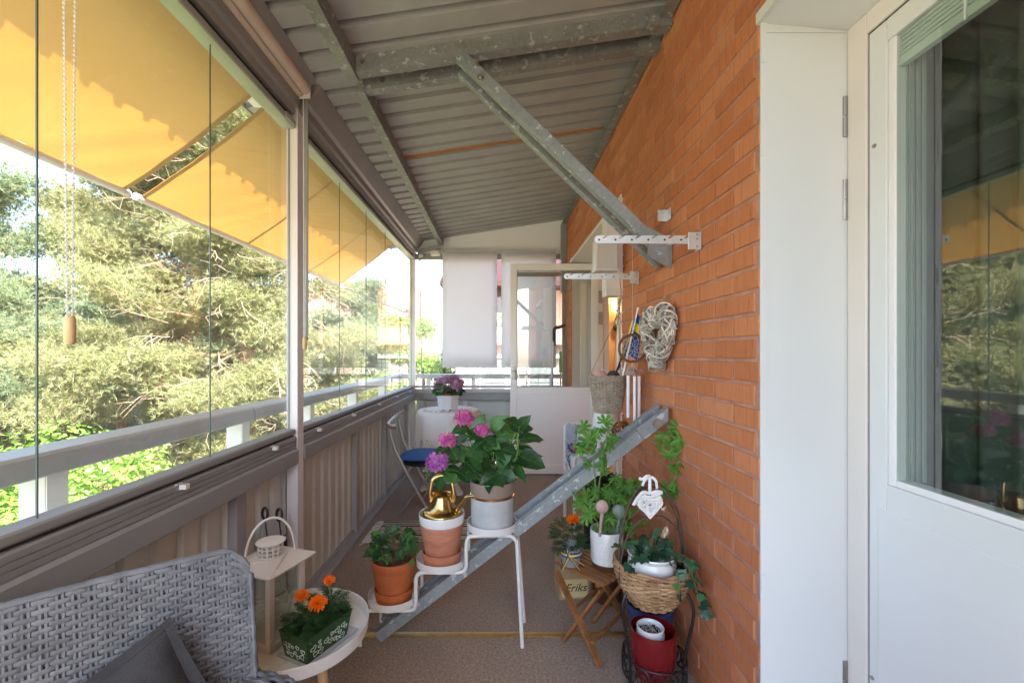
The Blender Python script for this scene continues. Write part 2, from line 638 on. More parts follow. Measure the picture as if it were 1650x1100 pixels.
M['dark'] = mat('dark_gap', (0.025, 0.023, 0.022), 0.8)
M['glass'] = glass_mat('window_glass', veil=0.022)
M['glass_clean'] = glass_mat('end_window_glass', veil=0.01)
M['far_white_lifted'] = mat('far_white_lifted', (0.88, 0.88, 0.885), 0.35, 0, 0.02, 1.3)  # white paint lifted to stand in for daylight at the far end
M['inner_frame'] = mat('inner_frame_grey_green', (0.26, 0.30, 0.285), 0.5)
M['glass_edge'] = mat('glass_edge', (0.10, 0.14, 0.13), 0.2, 0, 0.02)
M['door_glass'] = glass_mat('door_glass', (0.80, 0.90, 0.85), 1.0, 1.95)
M['awning'] = cloth_mat('awning_cloth', (0.80, 0.62, 0.31), 0.30, vs=1.2, var=0.05, tcol=(0.62, 0.255, 0.040))
M['awn_seam'] = mat('awning_seam', (0.55, 0.36, 0.15), 0.9)
M['blind'] = cloth_mat('blind_cloth', (0.84, 0.84, 0.86), 0.6, var=0.01, vs=2)
M['cream_tube'] = mat('cream_tube', (0.66, 0.56, 0.46), 0.5)
M['white'] = mat('white_paint', (0.70, 0.70, 0.705), 0.38, 0, 0.035, 1.3, bump=.04, bs=30, detail=7)
M['white_warm'] = mat('warm_white_paint', (0.74, 0.69, 0.655), 0.42, 0, 0.035, 1.5, bump=.05, bs=30, detail=7)
M['white_cool'] = mat('cool_white_sheet', (0.71, 0.71, 0.705), 0.4, 0, 0.03, 1.2, bump=.03, bs=6, detail=7)
M['plastic_w'] = mat('white_plastic', (0.78, 0.78, 0.77), 0.35, 0, 0.02)
M['steel'] = mat('steel', (0.38, 0.365, 0.34), 0.38, 0.9, 0.15, 20)
M['chrome'] = mat('silver_tube', (0.45, 0.44, 0.43), 0.38, 0.75, 0.02, 3)
M['zinc'] = mat('zinc_bracket', (0.62, 0.64, 0.64), 0.4, 0.6, 0.06, 30)
M['brass'] = mat('brass', (0.56, 0.40, 0.16), 0.2, 1.0, 0.12, 14, rv_=.08)
M['strip'] = mat('brass_strip', (0.50, 0.33, 0.13), 0.35, 0.8, 0.15, 20)
M['copper'] = mat('copper', (0.62, 0.36, 0.22), 0.25, 1.0, 0.05)
M['black'] = mat('black_iron', (0.012, 0.012, 0.013), 0.45, 0.0, 0.1)
M['black_fab'] = mat('black_fabric', (0.010, 0.010, 0.012), 0.9)
M['terra'] = mat('terracotta_new', (0.48, 0.13, 0.040), 0.75, 0, 0.16, 7, bump=0.05, bs=200)
M['terra2'] = mat('terracotta_pale', (0.50, 0.165, 0.078), 0.85, 0, 0.12, 6, col2=(0.62, 0.29, 0.18), bump=0.06, bs=120, stretch=(1, 1, 4))
M['ceramic'] = mat('white_ceramic', (0.78, 0.78, 0.77), 0.2, 0, 0.02, coat=.3)
M['pale_grey_stone'] = mat('marbled_grey', (0.40, 0.42, 0.425), 0.5, 0, 0.0, 3.0, col2=(0.56, 0.575, 0.575), stretch=(2.5, 2.5, 5), detail=8)
M['taupe_pot'] = mat('taupe_plastic', (0.30, 0.235, 0.19), 0.45, 0, 0.04)
M['soil'] = mat('soil', (0.045, 0.030, 0.020), 1.0, 0, 0.4, 60, bump=1.0, bs=90)
M['soil2'] = mat('dry_compost', (0.20, 0.125, 0.06), 1.0, 0, 0.45, 70, bump=1.0, bs=90)
M['rattan'] = mat('grey_rattan', (0.138, 0.145, 0.155), 0.72, 0, 0.22, 25, island=.16, spec=.3)
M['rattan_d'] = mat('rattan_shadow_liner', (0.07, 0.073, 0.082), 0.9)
M['cushion'] = mat('charcoal_cushion', (0.034, 0.034, 0.037), 0.95, 0, 0.18, 30, bump=.5, bs=300)
M['wicker'] = mat('brown_wicker', (0.30, 0.155, 0.065), 0.55, 0, 0.3, 14, col2=(0.50, 0.31, 0.16), island=.25)
M['wicker_g'] = mat('grey_wicker', (0.30, 0.235, 0.175), 0.7, 0, 0.2, 30, col2=(0.42, 0.35, 0.28), island=.15)
M['twig'] = mat('pale_twigs', (0.42, 0.36, 0.31), 0.7, 0, 0.3, 20, col2=(0.74, 0.69, 0.63), island=.45)
M['bark_loop'] = mat('dark_vine', (0.085, 0.055, 0.035), 0.7, 0, 0.3, 60)
M['white_twig'] = mat('white_twigs', (0.80, 0.79, 0.78), 0.6, 0, 0.04, island=.06)
M['ribbon_w'] = mat('white_ribbon', (0.78, 0.78, 0.80), 0.5)
M['acacia'] = wood_mat('acacia_wood', (0.20, 0.075, 0.022), (0.36, 0.155, 0.055), 0.42, (18, 18, 18))
M['pale_wood'] = wood_mat('pale_wood', (0.62, 0.42, 0.19), (0.72, 0.52, 0.26), 0.45, (40, 40, 6))
M['beech'] = wood_mat('beech_leg', (0.50, 0.30, 0.15), (0.60, 0.39, 0.21), 0.5, (40, 40, 6))
M['red_pot'] = mat('red_glaze', (0.165, 0.006, 0.010), 0.18, 0, 0.06, coat=.5)
M['blue_pot'] = mat('blue_glaze', (0.045, 0.09, 0.28), 0.3, 0, 0.06, coat=.3)
M['blue_seat'] = mat('blue_seat_cloth', (0.018, 0.12, 0.40), 0.7, 0, 0.06, 20)
M['tablecloth'] = mat('linen_tablecloth', (0.76, 0.74, 0.715), 0.9, 0, 0.04, 5, bump=.1, bs=300)
M['embroid'] = mat('blue_grey_thread', (0.20, 0.21, 0.26), 0.9)
M['table_w'] = mat('white_tray_paint', (0.72, 0.715, 0.70), 0.3, 0, 0.03)
M['lantern'] = mat('cream_lantern_metal', (0.58, 0.53, 0.46), 0.5, 0, 0.08, 10)
M['lant_glass'] = glass_mat('lantern_glass', (0.90, 0.93, 0.91), 1.0, 1.6, .05)
M['green_tin'] = mat('green_tin', (0.020, 0.065, 0.018), 0.4, 0, 0.12, 8)
M['heart_line'] = mat('white_heart_paint', (0.62, 0.72, 0.60), 0.6)
M['cardboard'] = mat('cardboard', (0.42, 0.30, 0.17), 0.9, 0, 0.06)
M['label_cream'] = mat('cream_label', (0.68, 0.54, 0.27), 0.8, 0, 0.04)
M['ink'] = mat('dark_ink', (0.020, 0.016, 0.014), 0.8)
M['navy'] = mat('flag_blue', (0.012, 0.07, 0.28), 0.7)
M['yellow'] = mat('flag_yellow', (0.80, 0.56, 0.03), 0.7)
M['rope'] = mat('jute_rope', (0.40, 0.25, 0.12), 0.9)
M['pink_glaze'] = mat('pink_glaze', (0.58, 0.27, 0.25), 0.25, coat=.3)
M['dusty_pink'] = mat('dusty_pink_plastic', (0.50, 0.32, 0.30), 0.45)
M['sage'] = mat('sage_plastic', (0.22, 0.29, 0.24), 0.45)
M['choc'] = mat('dark_brown_glaze', (0.060, 0.045, 0.040), 0.25, coat=.3)
M['bronze'] = mat('bronze_foil', (0.42, 0.22, 0.10), 0.3, 0.9, 0.3, 40, island=.4)
M['hoop'] = mat('brown_hoop', (0.15, 0.06, 0.03), 0.7)
M['thread'] = mat('pale_thread', (0.62, 0.58, 0.52), 0.8)
M['tube_w'] = mat('white_chime_tube', (0.80, 0.78, 0.82), 0.5, 0.0)
M['gingham'] = check_mat('gingham', (0.76, 0.76, 0.78), (0.015, 0.02, 0.06), 0.011)
M['purple'] = mat('purple_petals', (0.10, 0.025, 0.26), 0.7, island=.3)
M['peach'] = mat('peach_petals', (0.75, 0.33, 0.14), 0.7)
M['blue_china'] = mat('blue_china', (0.12, 0.18, 0.36), 0.25)
M['brown_pot'] = mat('brown_pot', (0.10, 0.042, 0.022), 0.4)
M['bag_black'] = mat('black_bag', (0.006, 0.006, 0.007), 0.6)
M['cello'] = glass_mat('cellophane', (0.95, 0.95, 0.95), 1.0, 1.55)
M['ribbed_glass'] = mat('ribbed_lamp_glass', (0.66, 0.63, 0.60), 0.12, 0, 0.02)
M['green_plastic'] = mat('green_plastic', (0.06, 0.42, 0.05), 0.4)
M['curtain'] = cloth_mat('sheer_curtain', (0.17, 0.185, 0.165), 0.4)
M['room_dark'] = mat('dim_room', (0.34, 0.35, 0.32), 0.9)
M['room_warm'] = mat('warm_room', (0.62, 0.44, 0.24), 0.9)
M['dark_wood'] = wood_mat('dark_wood', (0.10, 0.05, 0.03), (0.18, 0.09, 0.05))
M['shade'] = mat('pleated_shade', (0.55, 0.58, 0.54), 0.7)
M['ivy'] = leaf_mat('ivy_leaf', (0.016, 0.055, 0.020), (0.040, 0.125, 0.034), 0.35, .15, c3=(0.10, 0.28, 0.055))
M['ivy2'] = leaf_mat('variegated_ivy_leaf', (0.016, 0.060, 0.036), (0.045, 0.12, 0.062), 0.35, .15, c3=(0.07, 0.26, 0.09))
M['hyd_leaf'] = leaf_mat('hydrangea_leaf', (0.020, 0.068, 0.022), (0.040, 0.125, 0.034), 0.32, .18, c3=(0.10, 0.24, 0.05))
M['ger_leaf'] = leaf_mat('geranium_leaf', (0.085, 0.22, 0.035), (0.16, 0.36, 0.065), 0.55, .3)
M['mar_leaf'] = leaf_mat('marigold_leaf', (0.020, 0.055, 0.016), (0.045, 0.115, 0.03), 0.5, .2)
M['stem'] = mat('green_stem', (0.16, 0.27, 0.07), 0.5, 0, 0.2, 40)
M['stem_b'] = mat('brown_stem', (0.20, 0.15, 0.07), 0.7, 0, 0.2, 40)
M['hyd_fl'] = leaf_mat('hydrangea_petal', (0.36, 0.10, 0.42), (0.52, 0.17, 0.44), 0.6, .25, c3=(0.60, 0.26, 0.46))
M['hyd_fl2'] = leaf_mat('hydrangea_petal_pink', (0.52, 0.085, 0.33), (0.60, 0.17, 0.40), 0.6, .25, c3=(0.62, 0.50, 0.22))
M['hyd_fl3'] = leaf_mat('hydrangea_petal_mauve', (0.36, 0.18, 0.32), (0.48, 0.26, 0.40), 0.6, .25, c3=(0.50, 0.44, 0.24))
M['mar_fl'] = leaf_mat('marigold_petal', (0.80, 0.17, 0.006), (0.88, 0.26, 0.010), 0.6, .25)
M['needle'] = leaf_mat('pine_needle', (0.16, 0.185, 0.082), (0.29, 0.29, 0.14), 0.6, .40, c3=(0.42, 0.375, 0.21))
M['needle_b'] = leaf_mat('pine_needle_bluish', (0.135, 0.195, 0.112), (0.24, 0.29, 0.17), 0.6, .40, c3=(0.36, 0.35, 0.21))
M['leaf_tree'] = leaf_mat('broad_leaf', (0.10, 0.20, 0.035), (0.19, 0.31, 0.05), 0.5, .35, c3=(0.27, 0.38, 0.075))
M['bark'] = mat('pine_bark', (0.22, 0.11, 0.065), 0.9, 0, 0.35, 12, col2=(0.48, 0.28, 0.18), bump=.8, bs=25, stretch=(1, 1, .4))
M['twig_dead'] = mat('bare_twigs', (0.27, 0.18, 0.125), 0.9, 0, 0.2, 10, col2=(0.46, 0.33, 0.24))
# ------------------------------------------------------------------ world, sun, camera
SUN_DIR = Vector((0.50, -0.50, 0.74)).normalized()       # towards the sun: over the house, behind the camera
w = bpy.data.worlds.new('World')
SC.world = w
w.use_nodes = True
wt = w.node_tree
wt.nodes.clear()
wo = wt.nodes.new('ShaderNodeOutputWorld')
bg = wt.nodes.new('ShaderNodeBackground')
sky = wt.nodes.new('ShaderNodeTexSky')
sky.sky_type = 'NISHITA'
sky.sun_disc = False
sky.sun_elevation = math.asin(SUN_DIR.z)
sky.sun_rotation = math.atan2(SUN_DIR.x, SUN_DIR.y)
sky.air_density = 1.0
sky.dust_density = 2.2
sky.ozone_density = 0.7
bg.inputs['Strength'].default_value = 0.15
wt.links.new(sky.outputs[0], bg.inputs[0])
wt.links.new(bg.outputs[0], wo.inputs[0])
sl = bpy.data.lights.new('sun', 'SUN')
sl.energy = 4.2
sl.angle = R(0.6)
sl.color = (1.0, 0.955, 0.88)
so = bpy.data.objects.new('sun', sl)
COL.objects.link(so)
so.rotation_euler = (-SUN_DIR).to_track_quat('-Z', 'Y').to_euler()
so.location = (3, -3, 12)

cam = bpy.data.cameras.new('camera')
co = bpy.data.objects.new('camera', cam)
COL.objects.link(co)
co.location = (0, 0, H)
co.rotation_euler = (R(90), 0, 0)
cam.sensor_width = 36.0
cam.lens = 36.0 * F / 1650.0
cam.shift_x = (825 - VX) / 1650.0
cam.shift_y = (VY - 550) / 1650.0
cam.clip_start = 0.05
cam.clip_end = 2000
SC.camera = co
SC.view_settings.view_transform = 'Standard'
SC.view_settings.look = 'None'
SC.view_settings.exposure = 3.0
SC.view_settings.gamma = 1.0
SC.cycles.use_denoising = True
SC.cycles.max_bounces = 14
SC.cycles.transparent_max_bounces = 32
SC.cycles.transmission_bounces = 8
SC.cycles.diffuse_bounces = 6
SC.cycles.sample_clamp_indirect = 6.0

# ------------------------------------------------------------------ house: brick wall with two door openings
XW, XD = 0.815, 1.094
YN0, YN1 = 0.18, 1.368           # near doorway
YF0, YF1 = 2.90, 4.96            # far doorway
ZO = 2.40
XM = XW + .0065                  # mortar lies behind the faces of the bricks
b = MB()
b.bx(XM, XD + .05, -2.6, YN0, 0, ZO)
b.bx(XM, XD + .05, YN1, YF0, 0, ZO)
b.bx(XM, XD + .05, YF1, 5.75, 0, ZO)
b.bx(XM, XD + .05, -2.6, 5.75, ZO, 3.35)
BL, BH, MJ = .26, .075, .0058


def lay_brick(y0, y1, z0, z1):
    xo = XW + random.uniform(0, .0016)
    tilt = random.uniform(-.0012, .0012)
    ch = random.uniform(.0018, .0034)
    ny = max(2, int((y1 - y0) / .05))
    ring = [(y0 + (y1 - y0) * k / ny, z0) for k in range(ny)] + [(y1, z0), (y1, (z0 + z1) / 2)] + \
           [(y1 - (y1 - y0) * k / ny, z1) for k in range(ny)] + [(y0, z1), (y0, (z0 + z1) / 2)]
    yc, zc_ = (y0 + y1) / 2, (z0 + z1) / 2
    n = len(ring)
    vs = []
    for lay, (x, q) in enumerate(((xo, ch), (xo + .0028, 0), (XM + .004, -.0004))):
        for (y, z) in ring:
            ch2 = q + (random.uniform(0, .0016) + (random.random() < .06) * random.uniform(.002, .006) if lay == 0 else random.uniform(-.0007, .0007))
            vs.append((x + tilt * (y - yc) / .13, y + (ch2 if y < yc - .001 else -ch2 if y > yc + .001 else 0) * (1 if abs(y - yc) > (y1 - y0) * .35 else .3),
                       z + (ch2 if z < zc_ - .001 else -ch2 if z > zc_ + .001 else 0)))
    fs = [tuple(range(n))[::-1]]
    for lay in (0, 1):
        fs += [(lay * n + k, lay * n + (k + 1) % n, (lay + 1) * n + (k + 1) % n, (lay + 1) * n + k) for k in range(n)]
    b.add(vs, [f[::-1] for f in fs], 1)


for row in range(-1, 45):
    z0, z1 = .0635 + row * BH, .0635 + (row + 1) * BH
    sh = 1.517 + (BL / 2 if row % 2 else 0)
    for k in range(-11, 18):
        y0, y1 = sh + k * BL, sh + (k + 1) * BL
        segs = [(y0, y1)]
        if z0 < ZO:
            for (a0, a1) in ((YN0, YN1), (YF0, YF1)):
                nxt = []
                for (p, q) in segs:
                    if q <= a0 or p >= a1:
                        nxt.append((p, q))
                    else:
                        if p < a0:
                            nxt.append((p, a0 + MJ))
                        if q > a1:
                            nxt.append((a1 - MJ, q))
                        if z0 > ZO - .03:          # the course over the lintel: cut short above the metal soffit
                            lay_brick(max(p, a0) + (MJ if p >= a0 else 0), min(q, a1) - (MJ if q <= a1 else 0), ZO + .032, z1 - MJ)
                segs = nxt
        for (p, q) in segs:
            if q - p > .03 and p > -2.6 and q < 5.75 and z0 < 3.3:
                lay_brick(p + MJ, q - MJ, max(.001, z0 + MJ + random.uniform(-.001, .001)), z1 - MJ + random.uniform(-.001, .001))
wall = b.build('brick_wall', [M['mortar'], M['brick_face']])
tag(wall, 'orange brick wall running down the right side of the balcony', 'wall')
# sheet metal lining of the near doorway
b = MB()
y = YN1 - .004
b.add([(XW + .012, y, 0), (XD + .0, y, 0), (XD + .0, y - .0, 2.372), (XW + .012, y, 2.404)], [(0, 1, 2, 3)])
b.bx(XW + .004, XW + .024, y - .003, y + .003, 0, 2.404)
for z in (.18, .62, 1.06, 1.32, 1.58, 1.98, 2.27):
    b.bx(XW + .005, XW + .017, y - .0055, y - .003, z, z + .05)
b.build('doorway_side_lining', M['white_cool'], wall)
b = MB()
b.add([(XW - .002, YN0, 2.399), (XD, YN0, 2.372), (XD, y, 2.372), (XW - .002, y, 2.399)], [(3, 2, 1, 0)])
b.bx(XW - .006, XW + .006, YN0, YN1 + .004, 2.396, 2.43)
b.bx(XW + .012, XD, y - .0035, y - .001, 2.366, 2.3715)
b.build('doorway_top_lining', M['white_cool'], wall)
# far doorway lining
b = MB()
b.add([(XW - .002, YF0, 2.399), (XD, YF0, 2.372), (XD, YF1 - .004, 2.372), (XW - .002, YF1 - .004, 2.399)], [(3, 2, 1, 0)])
b.bx(XW - .008, XW + .006, YF0, YF1, 2.396, 2.425)
b.build('doorway_top_lining', M['white_cool'], wall)
b = MB()
b.bx(XW + .012, XD, YF1 - .008, YF1 - .002, 0, 2.372)
b.build('doorway_side_lining', M['white_cool'], wall)

# floor, threshold strip
b = MB()
b.bx(-1.16, XD + .08, -2.6, 5.42, -.2, 0)
fl = b.build('balcony_floor', M['carpet'], kind='structure')
fl['label'] = 'brown speckled carpet covering the balcony floor'
b = MB()
b.prism([(2.085, 0.001), (2.09, .005), (2.105, .007), (2.12, .005), (2.125, .001)], 'x', -.66, XW - .002)
tag(b.build('carpet_strip', M['strip']), 'thin brass strip laid across the brown carpet', 'strip')

# interior rooms seen through the doors
b = MB()
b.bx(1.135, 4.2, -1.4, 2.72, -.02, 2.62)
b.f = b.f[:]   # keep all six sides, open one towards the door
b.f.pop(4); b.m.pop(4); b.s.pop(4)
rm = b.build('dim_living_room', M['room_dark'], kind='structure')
b = MB()
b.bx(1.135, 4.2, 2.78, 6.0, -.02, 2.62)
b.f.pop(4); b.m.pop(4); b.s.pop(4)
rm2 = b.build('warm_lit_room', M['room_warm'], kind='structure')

# ------------------------------------------------------------------ near balcony door
dr = thing('balcony_door', 'white balcony door with dark glass beside the white metal lining on the right', 'door', (XD, YN1, 0))
fx = XD                      # front plane of the frame
b = MB()
b.bx(fx - .004, fx + .06, 1.292, 1.362, .0, 2.372)
b.bx(fx - .004, fx + .06, YN0, 1.292, 2.31, 2.372)
b.build('door_frame', M['white_warm'], dr, bevel=.003)
leaf_y1, leaf_y0 = 1.288, .25
GZ0, GZ1 = 1.01, 2.245       # glass opening
gy1 = 1.205
b = MB()
b.bx(fx + .001, fx + .055, gy1 + .025, leaf_y1, .05, 2.305)
b.bx(fx + .001, fx + .055, leaf_y0, gy1 + .025, GZ1, 2.305)
b.bx(fx + .001, fx + .055, leaf_y0, gy1 + .025, .05, GZ0 - .02)
leaf = b.build('door_leaf', M['white'], dr, bevel=.003)
b = MB()
b.bx(fx + .004, fx + .012, leaf_y0, 1.255, 0.3, .915)
b.v = [Vector((p.x - (.006 if p.x < fx + .006 else 0), p.y, p.z)) for p in b.v]
b.build('lower_panel', M['white'], leaf, bevel=.003)
b = MB()
b.bx(fx + .0045, fx + .05, gy1, gy1 + .025, GZ0 - .02, GZ1)
b.bx(fx + .0045, fx + .05, leaf_y0, gy1, GZ0 - .02, GZ0)
b.build('glazing_bead', M['alu'], leaf, bevel=.004)
b = MB()
b.add([(fx + .008, leaf_y0, GZ0), (fx + .008, gy1, GZ0), (fx + .008, gy1, GZ1), (fx + .008, leaf_y0, GZ1)], [(0, 1, 2, 3)])
b.build('glass_pane', M['door_glass'], leaf)
b = MB()
for k in range(4):
    b.bx(fx + .032 + k * .009, fx + .039 + k * .009, gy1 - .004 - k * .007, gy1 + .002 - k * .007, GZ0, GZ1)
b.build('inner_frame', M['inner_frame'], leaf)
b = MB()
b.bx(fx + .003, fx + .05, 1.2885, 1.2915, .05, 2.309)
b.bx(fx + .003, fx + .05, leaf_y0, 1.2885, 2.3055, 2.3095)
b.build('gap_shade', M['dark'], dr)  # dark strip standing in for the shade in the gap round the leaf
# folded shade at the top of the glass
b = MB()
for k in range(5):
    b.bx(fx + .014, fx + .030, leaf_y0, gy1 - .002, 2.185 + k * .012, 2.194 + k * .012)
b.bx(fx + .012, fx + .031, leaf_y0, gy1 - .002, 2.155, 2.181)
b.tube([(fx + .0105, 1.03, 2.24), (fx + .0105, 1.03, 2.15)], .004, 6)
b.build('folded_shade', M['shade'], leaf, bevel=.002)
for z in (2.103, 1.843, .335):
    b = MB()
    b.tube([(fx - .008, 1.369, z - .0635), (fx - .008, 1.369, z - .002)], .0105, 12)
    b.tube([(fx - .008, 1.369, z + .002), (fx - .008, 1.369, z + .0635)], .0105, 12)
    b.build('hinge', M['steel'], dr)
b = MB()
b.tube([(fx - .003, 1.268, 1.966), (fx + .004, 1.268, 1.966)], .006, 10)
b.tube([(fx - .002, 1.276, .41), (fx + .004, 1.276, .41)], .006, 10)
b.build('screw', M['steel'], dr)
# sheer curtain hung inside the room
b = MB()
b.grid(lambda u, v: Vector((1.33 + .022 * math.sin(u * 92) + .012 * math.sin(u * 41 + 1), 0.1 + u * 1.35, .25 + v * 2.2)), 260, 2)
cu = b.build('sheer_curtain', M['curtain'])
tag(cu, 'grey sheer curtain hanging in folds behind the dark door glass', 'curtain')

# ------------------------------------------------------------------ far balcony door, standing open
fd = thing('balcony_door', 'white half glazed balcony door standing open at the far end', 'door', (1.106, 4.9, 0))
D0, D1, DY = .119, 1.106, 4.90
b = MB()
sw = .075
b.bx(D0, D0 + sw, DY - .02, DY + .035, .012, 2.374)
b.bx(D1 - sw, D1, DY - .02, DY + .035, .012, 2.374)
b.bx(D0 + sw, D1 - sw, DY - .02, DY + .035, 2.374 - sw, 2.374)
b.bx(D0 + sw, D1 - sw, DY - .02, DY + .035, .905, .985)
b.bx(D0 + sw, D1 - sw, DY - .02, DY + .035, .012, .115)
lf = b.build('door_leaf', M['far_white_lifted'], fd, bevel=.004)
b = MB()
b.bx(D0 + sw, D1 - sw, DY - .008, DY + .02, .115, .905)
b.build('lower_panel', M['far_white_lifted'], lf)
b = MB()
b.add([(D0 + sw, DY + .006, .985), (D1 - sw, DY + .006, .985), (D1 - sw, DY + .006, 2.374 - sw), (D0 + sw, DY + .006, 2.374 - sw)], [(0, 1, 2, 3)])
b.build('glass_pane', glass_mat('far_door_glass', (0.84, 0.90, 0.87), 1.0, 2.2), lf)
b = MB()
g = .009
b.bx(D0 + sw, D0 + sw + g, DY - .014, DY + .003, .985, 2.3)
b.bx(D1 - sw - g, D1 - sw, DY - .014, DY + .003, .985, 2.3)
b.bx(D0 + sw + g, D1 - sw - g, DY - .014, DY + .003, .985, .985 + g)
b.bx(D0 + sw + g, D1 - sw - g, DY - .014, DY + .003, 2.3 - g, 2.3)
b.build('glazing_bead', M['dark_wood'] if False else M['alu_g'], lf)
b = MB()
b.bx(D0 + sw + .01, D1 - sw - .01, DY + .012, DY + .03, 2.235, 2.285)
b.build('folded_shade', M['taupe'], lf)
b = MB()
b.bx(D0 + .022, D0 + .052, DY - .03, DY - .021, 1.07, 1.20)
b.tube([(D0 + .037, DY - .03, 1.17), (D0 + .037, DY - .06, 1.17), (D0 + .055, DY - .06, 1.165), (D0 + .06, DY - .06, 1.08)], .010, 8)
b.tube([(D0 + .03, DY - .024, 1.21), (D0 + .03, DY - .045, 1.21)], .016, 10)
b.build('handle', M['chrome'], lf)
b = MB()
for z in (2.0, 1.76, .35):
    b.bx(D1 + .006, D1 + .05, DY - .024, DY - .012, z - .07, z + .07)
b.build('hinge', M['alu_g'], fd)
b = MB()
for x in (.62, .80):
    b.bx(x, x + .05, DY - .01, DY + .02, .0005, .011)
b.build('foot', M['black'], fd)
# door frame posts in the doorway
b = MB()
b.bx(XD + .012, XD + .075, 4.885, 4.952, 0, 2.372)
b.bx(XD + .08, XD + .14, 4.90, 4.952, 0, 2.372)
b.bx(XD + .005, XD + .075, 3.86, 3.94, 0, 2.372)
b.bx(XD + .005, XD + .075, 3.94, 4.885, 2.31, 2.371)
b.build('door_frame', M['alu'], fd, bevel=.004)

# warm wall lamp in the far room
lp = thing('wall_sconce', 'dark wall lamp glowing warmly in the room beyond the far door', 'lamp', (1.60, 5.99, 1.78))
b = MB()
b.sphere((1.60, 5.95, 1.72), .05)
b.tube([(1.60, 5.99, 1.84), (1.60, 5.93, 1.86), (1.60, 5.90, 1.92)], .012, 8)
b.tube([(1.60, 5.95, 1.76), (1.60, 5.95, 1.86)], .012, 8)
b.build('lamp_arm', M['black'], lp)
b = MB()
b.lathe([(.06, 1.93), (.085, 2.06)], (1.6, 5.88, 0), 20)
b.build('lamp_shade', emit_mat('lamp_glow', (1.0, 0.62, 0.22), 1.6), lp)
pl = bpy.data.lights.new('sconce_light', 'POINT')
pl.energy = 5
pl.color = (1.0, .62, .26)
pl.shadow_soft_size = .06
po = bpy.data.objects.new('sconce_light', pl)
COL.objects.link(po)
po.location = (1.65, 5.7, 2.12)

# ------------------------------------------------------------------ balcony roof
SL = 0.15


def zc(x):
    return 2.885 + SL * x


ROOF_X0 = -1.37
rf = thing('balcony_roof', 'grey corrugated metal roof on galvanised steel beams over the balcony', 'roof', (0, 2.2, 2.9))
b = MB()
pit = .145
yy = -1.0
prof = []
while yy < 5.5:
    prof += [(yy, 0), (yy + .098, 0), (yy + .106, .044), (yy + .137, .044)]
    yy += pit
vs, fs = [], []
for x in (ROOF_X0, XW):
    vs += [(x, p, zc(x) + q) for p, q in prof]
n = len(prof)
b.add(vs, [(i, i + 1, n + i + 1, n + i) for i in range(n - 1)])
b.build('corrugated_sheet', M['roof'], rf, solid=.002)
b = MB()
b.add([(-.69, 3.13, zc(-.69) + .004), (.75, 3.13, zc(.75) + .004), (.75, 3.13, zc(.75) - .012), (-.69, 3.13, zc(-.69) - .012),
       (-.69, 3.142, zc(-.69) + .004), (.75, 3.142, zc(.75) + .004), (.75, 3.142, zc(.75) - .012), (-.69, 3.142, zc(-.69) - .012)],
      [(0, 1, 2, 3), (7, 6, 5, 4), (3, 2, 6, 7), (0, 3, 7, 4), (1, 5, 6, 2)])
b.build('seal_strip', M['rust'], rf)


def cprof(x0, x1, z0, z1, t=.006, side=1):
    """C section outline in (x, z): web on the right, flanges to the left"""
    return [(x0, z0), (x1, z0), (x1, z1), (x0, z1), (x0, z1 - t), (x1 - t, z1 - t), (x1 - t, z0 + t), (x0, z0 + t)]


for y0, y1 in ((-1.0, 2.128), (2.215, 5.33)):
    b = MB()
    b.prism(cprof(-.745, -.688, 2.69, 2.772), 'y', y0, y1)
    b.build('long_beam', M['galv'], rf, bevel=.002)
b = MB()
b.prism([(.755, 2.937), (.808, 2.937), (.808, 2.995), (.802, 2.995), (.802, 2.943), (.755, 2.943)], 'y', -1, 5.33)
b.build('wall_angle', M['galv'], rf)


def cross_beam(yf, x0, x1):
    b = MB()
    t = .006
    dep = .056
    hgt = .10
    for (ya, yb, za, zb) in ((yf, yf + t, 0, hgt), (yf + t, yf + dep, 0, t), (yf + t, yf + dep, hgt - t, hgt)):
        vs = []
        for x in (x0, x1):
            zb0 = 2.808 + .152 * x
            for yv in (ya, yb):
                for zv in (za, zb):
                    vs.append((x, yv, zb0 + zv))
        b.add(vs, [(0, 2, 3, 1), (4, 5, 7, 6), (0, 1, 5, 4), (2, 6, 7, 3), (0, 4, 6, 2), (1, 3, 7, 5)])
    return b.build('cross_beam', M['galv'], rf)


cb1 = cross_beam(2.072, -.687, .80)
cb2 = cross_beam(2.215, -.70, .80)
b = MB()
b.tube([(-.655, 2.068, 2.75), (-.655, 2.076, 2.75)], .010, 10)
b.tube([(-.60, 2.211, 2.752), (-.60, 2.218, 2.752)], .012, 10)
b.tube([(.72, 2.064, 2.94), (.72, 2.076, 2.94)], .010, 6)
b.build('bolt', M['steel'], rf)
for y0, z0 in ((2.045, 2.905), (2.19, 2.898)):
    b = MB()
    b.bx(.70, XW - .003, y0, y0 + .006, z0 - .0, z0 + .06)
    b.bx(.70, XW - .003, y0 + .006, y0 + .06, z0, z0 + .006)
    b.build('end_plate', M['galv'], rf)

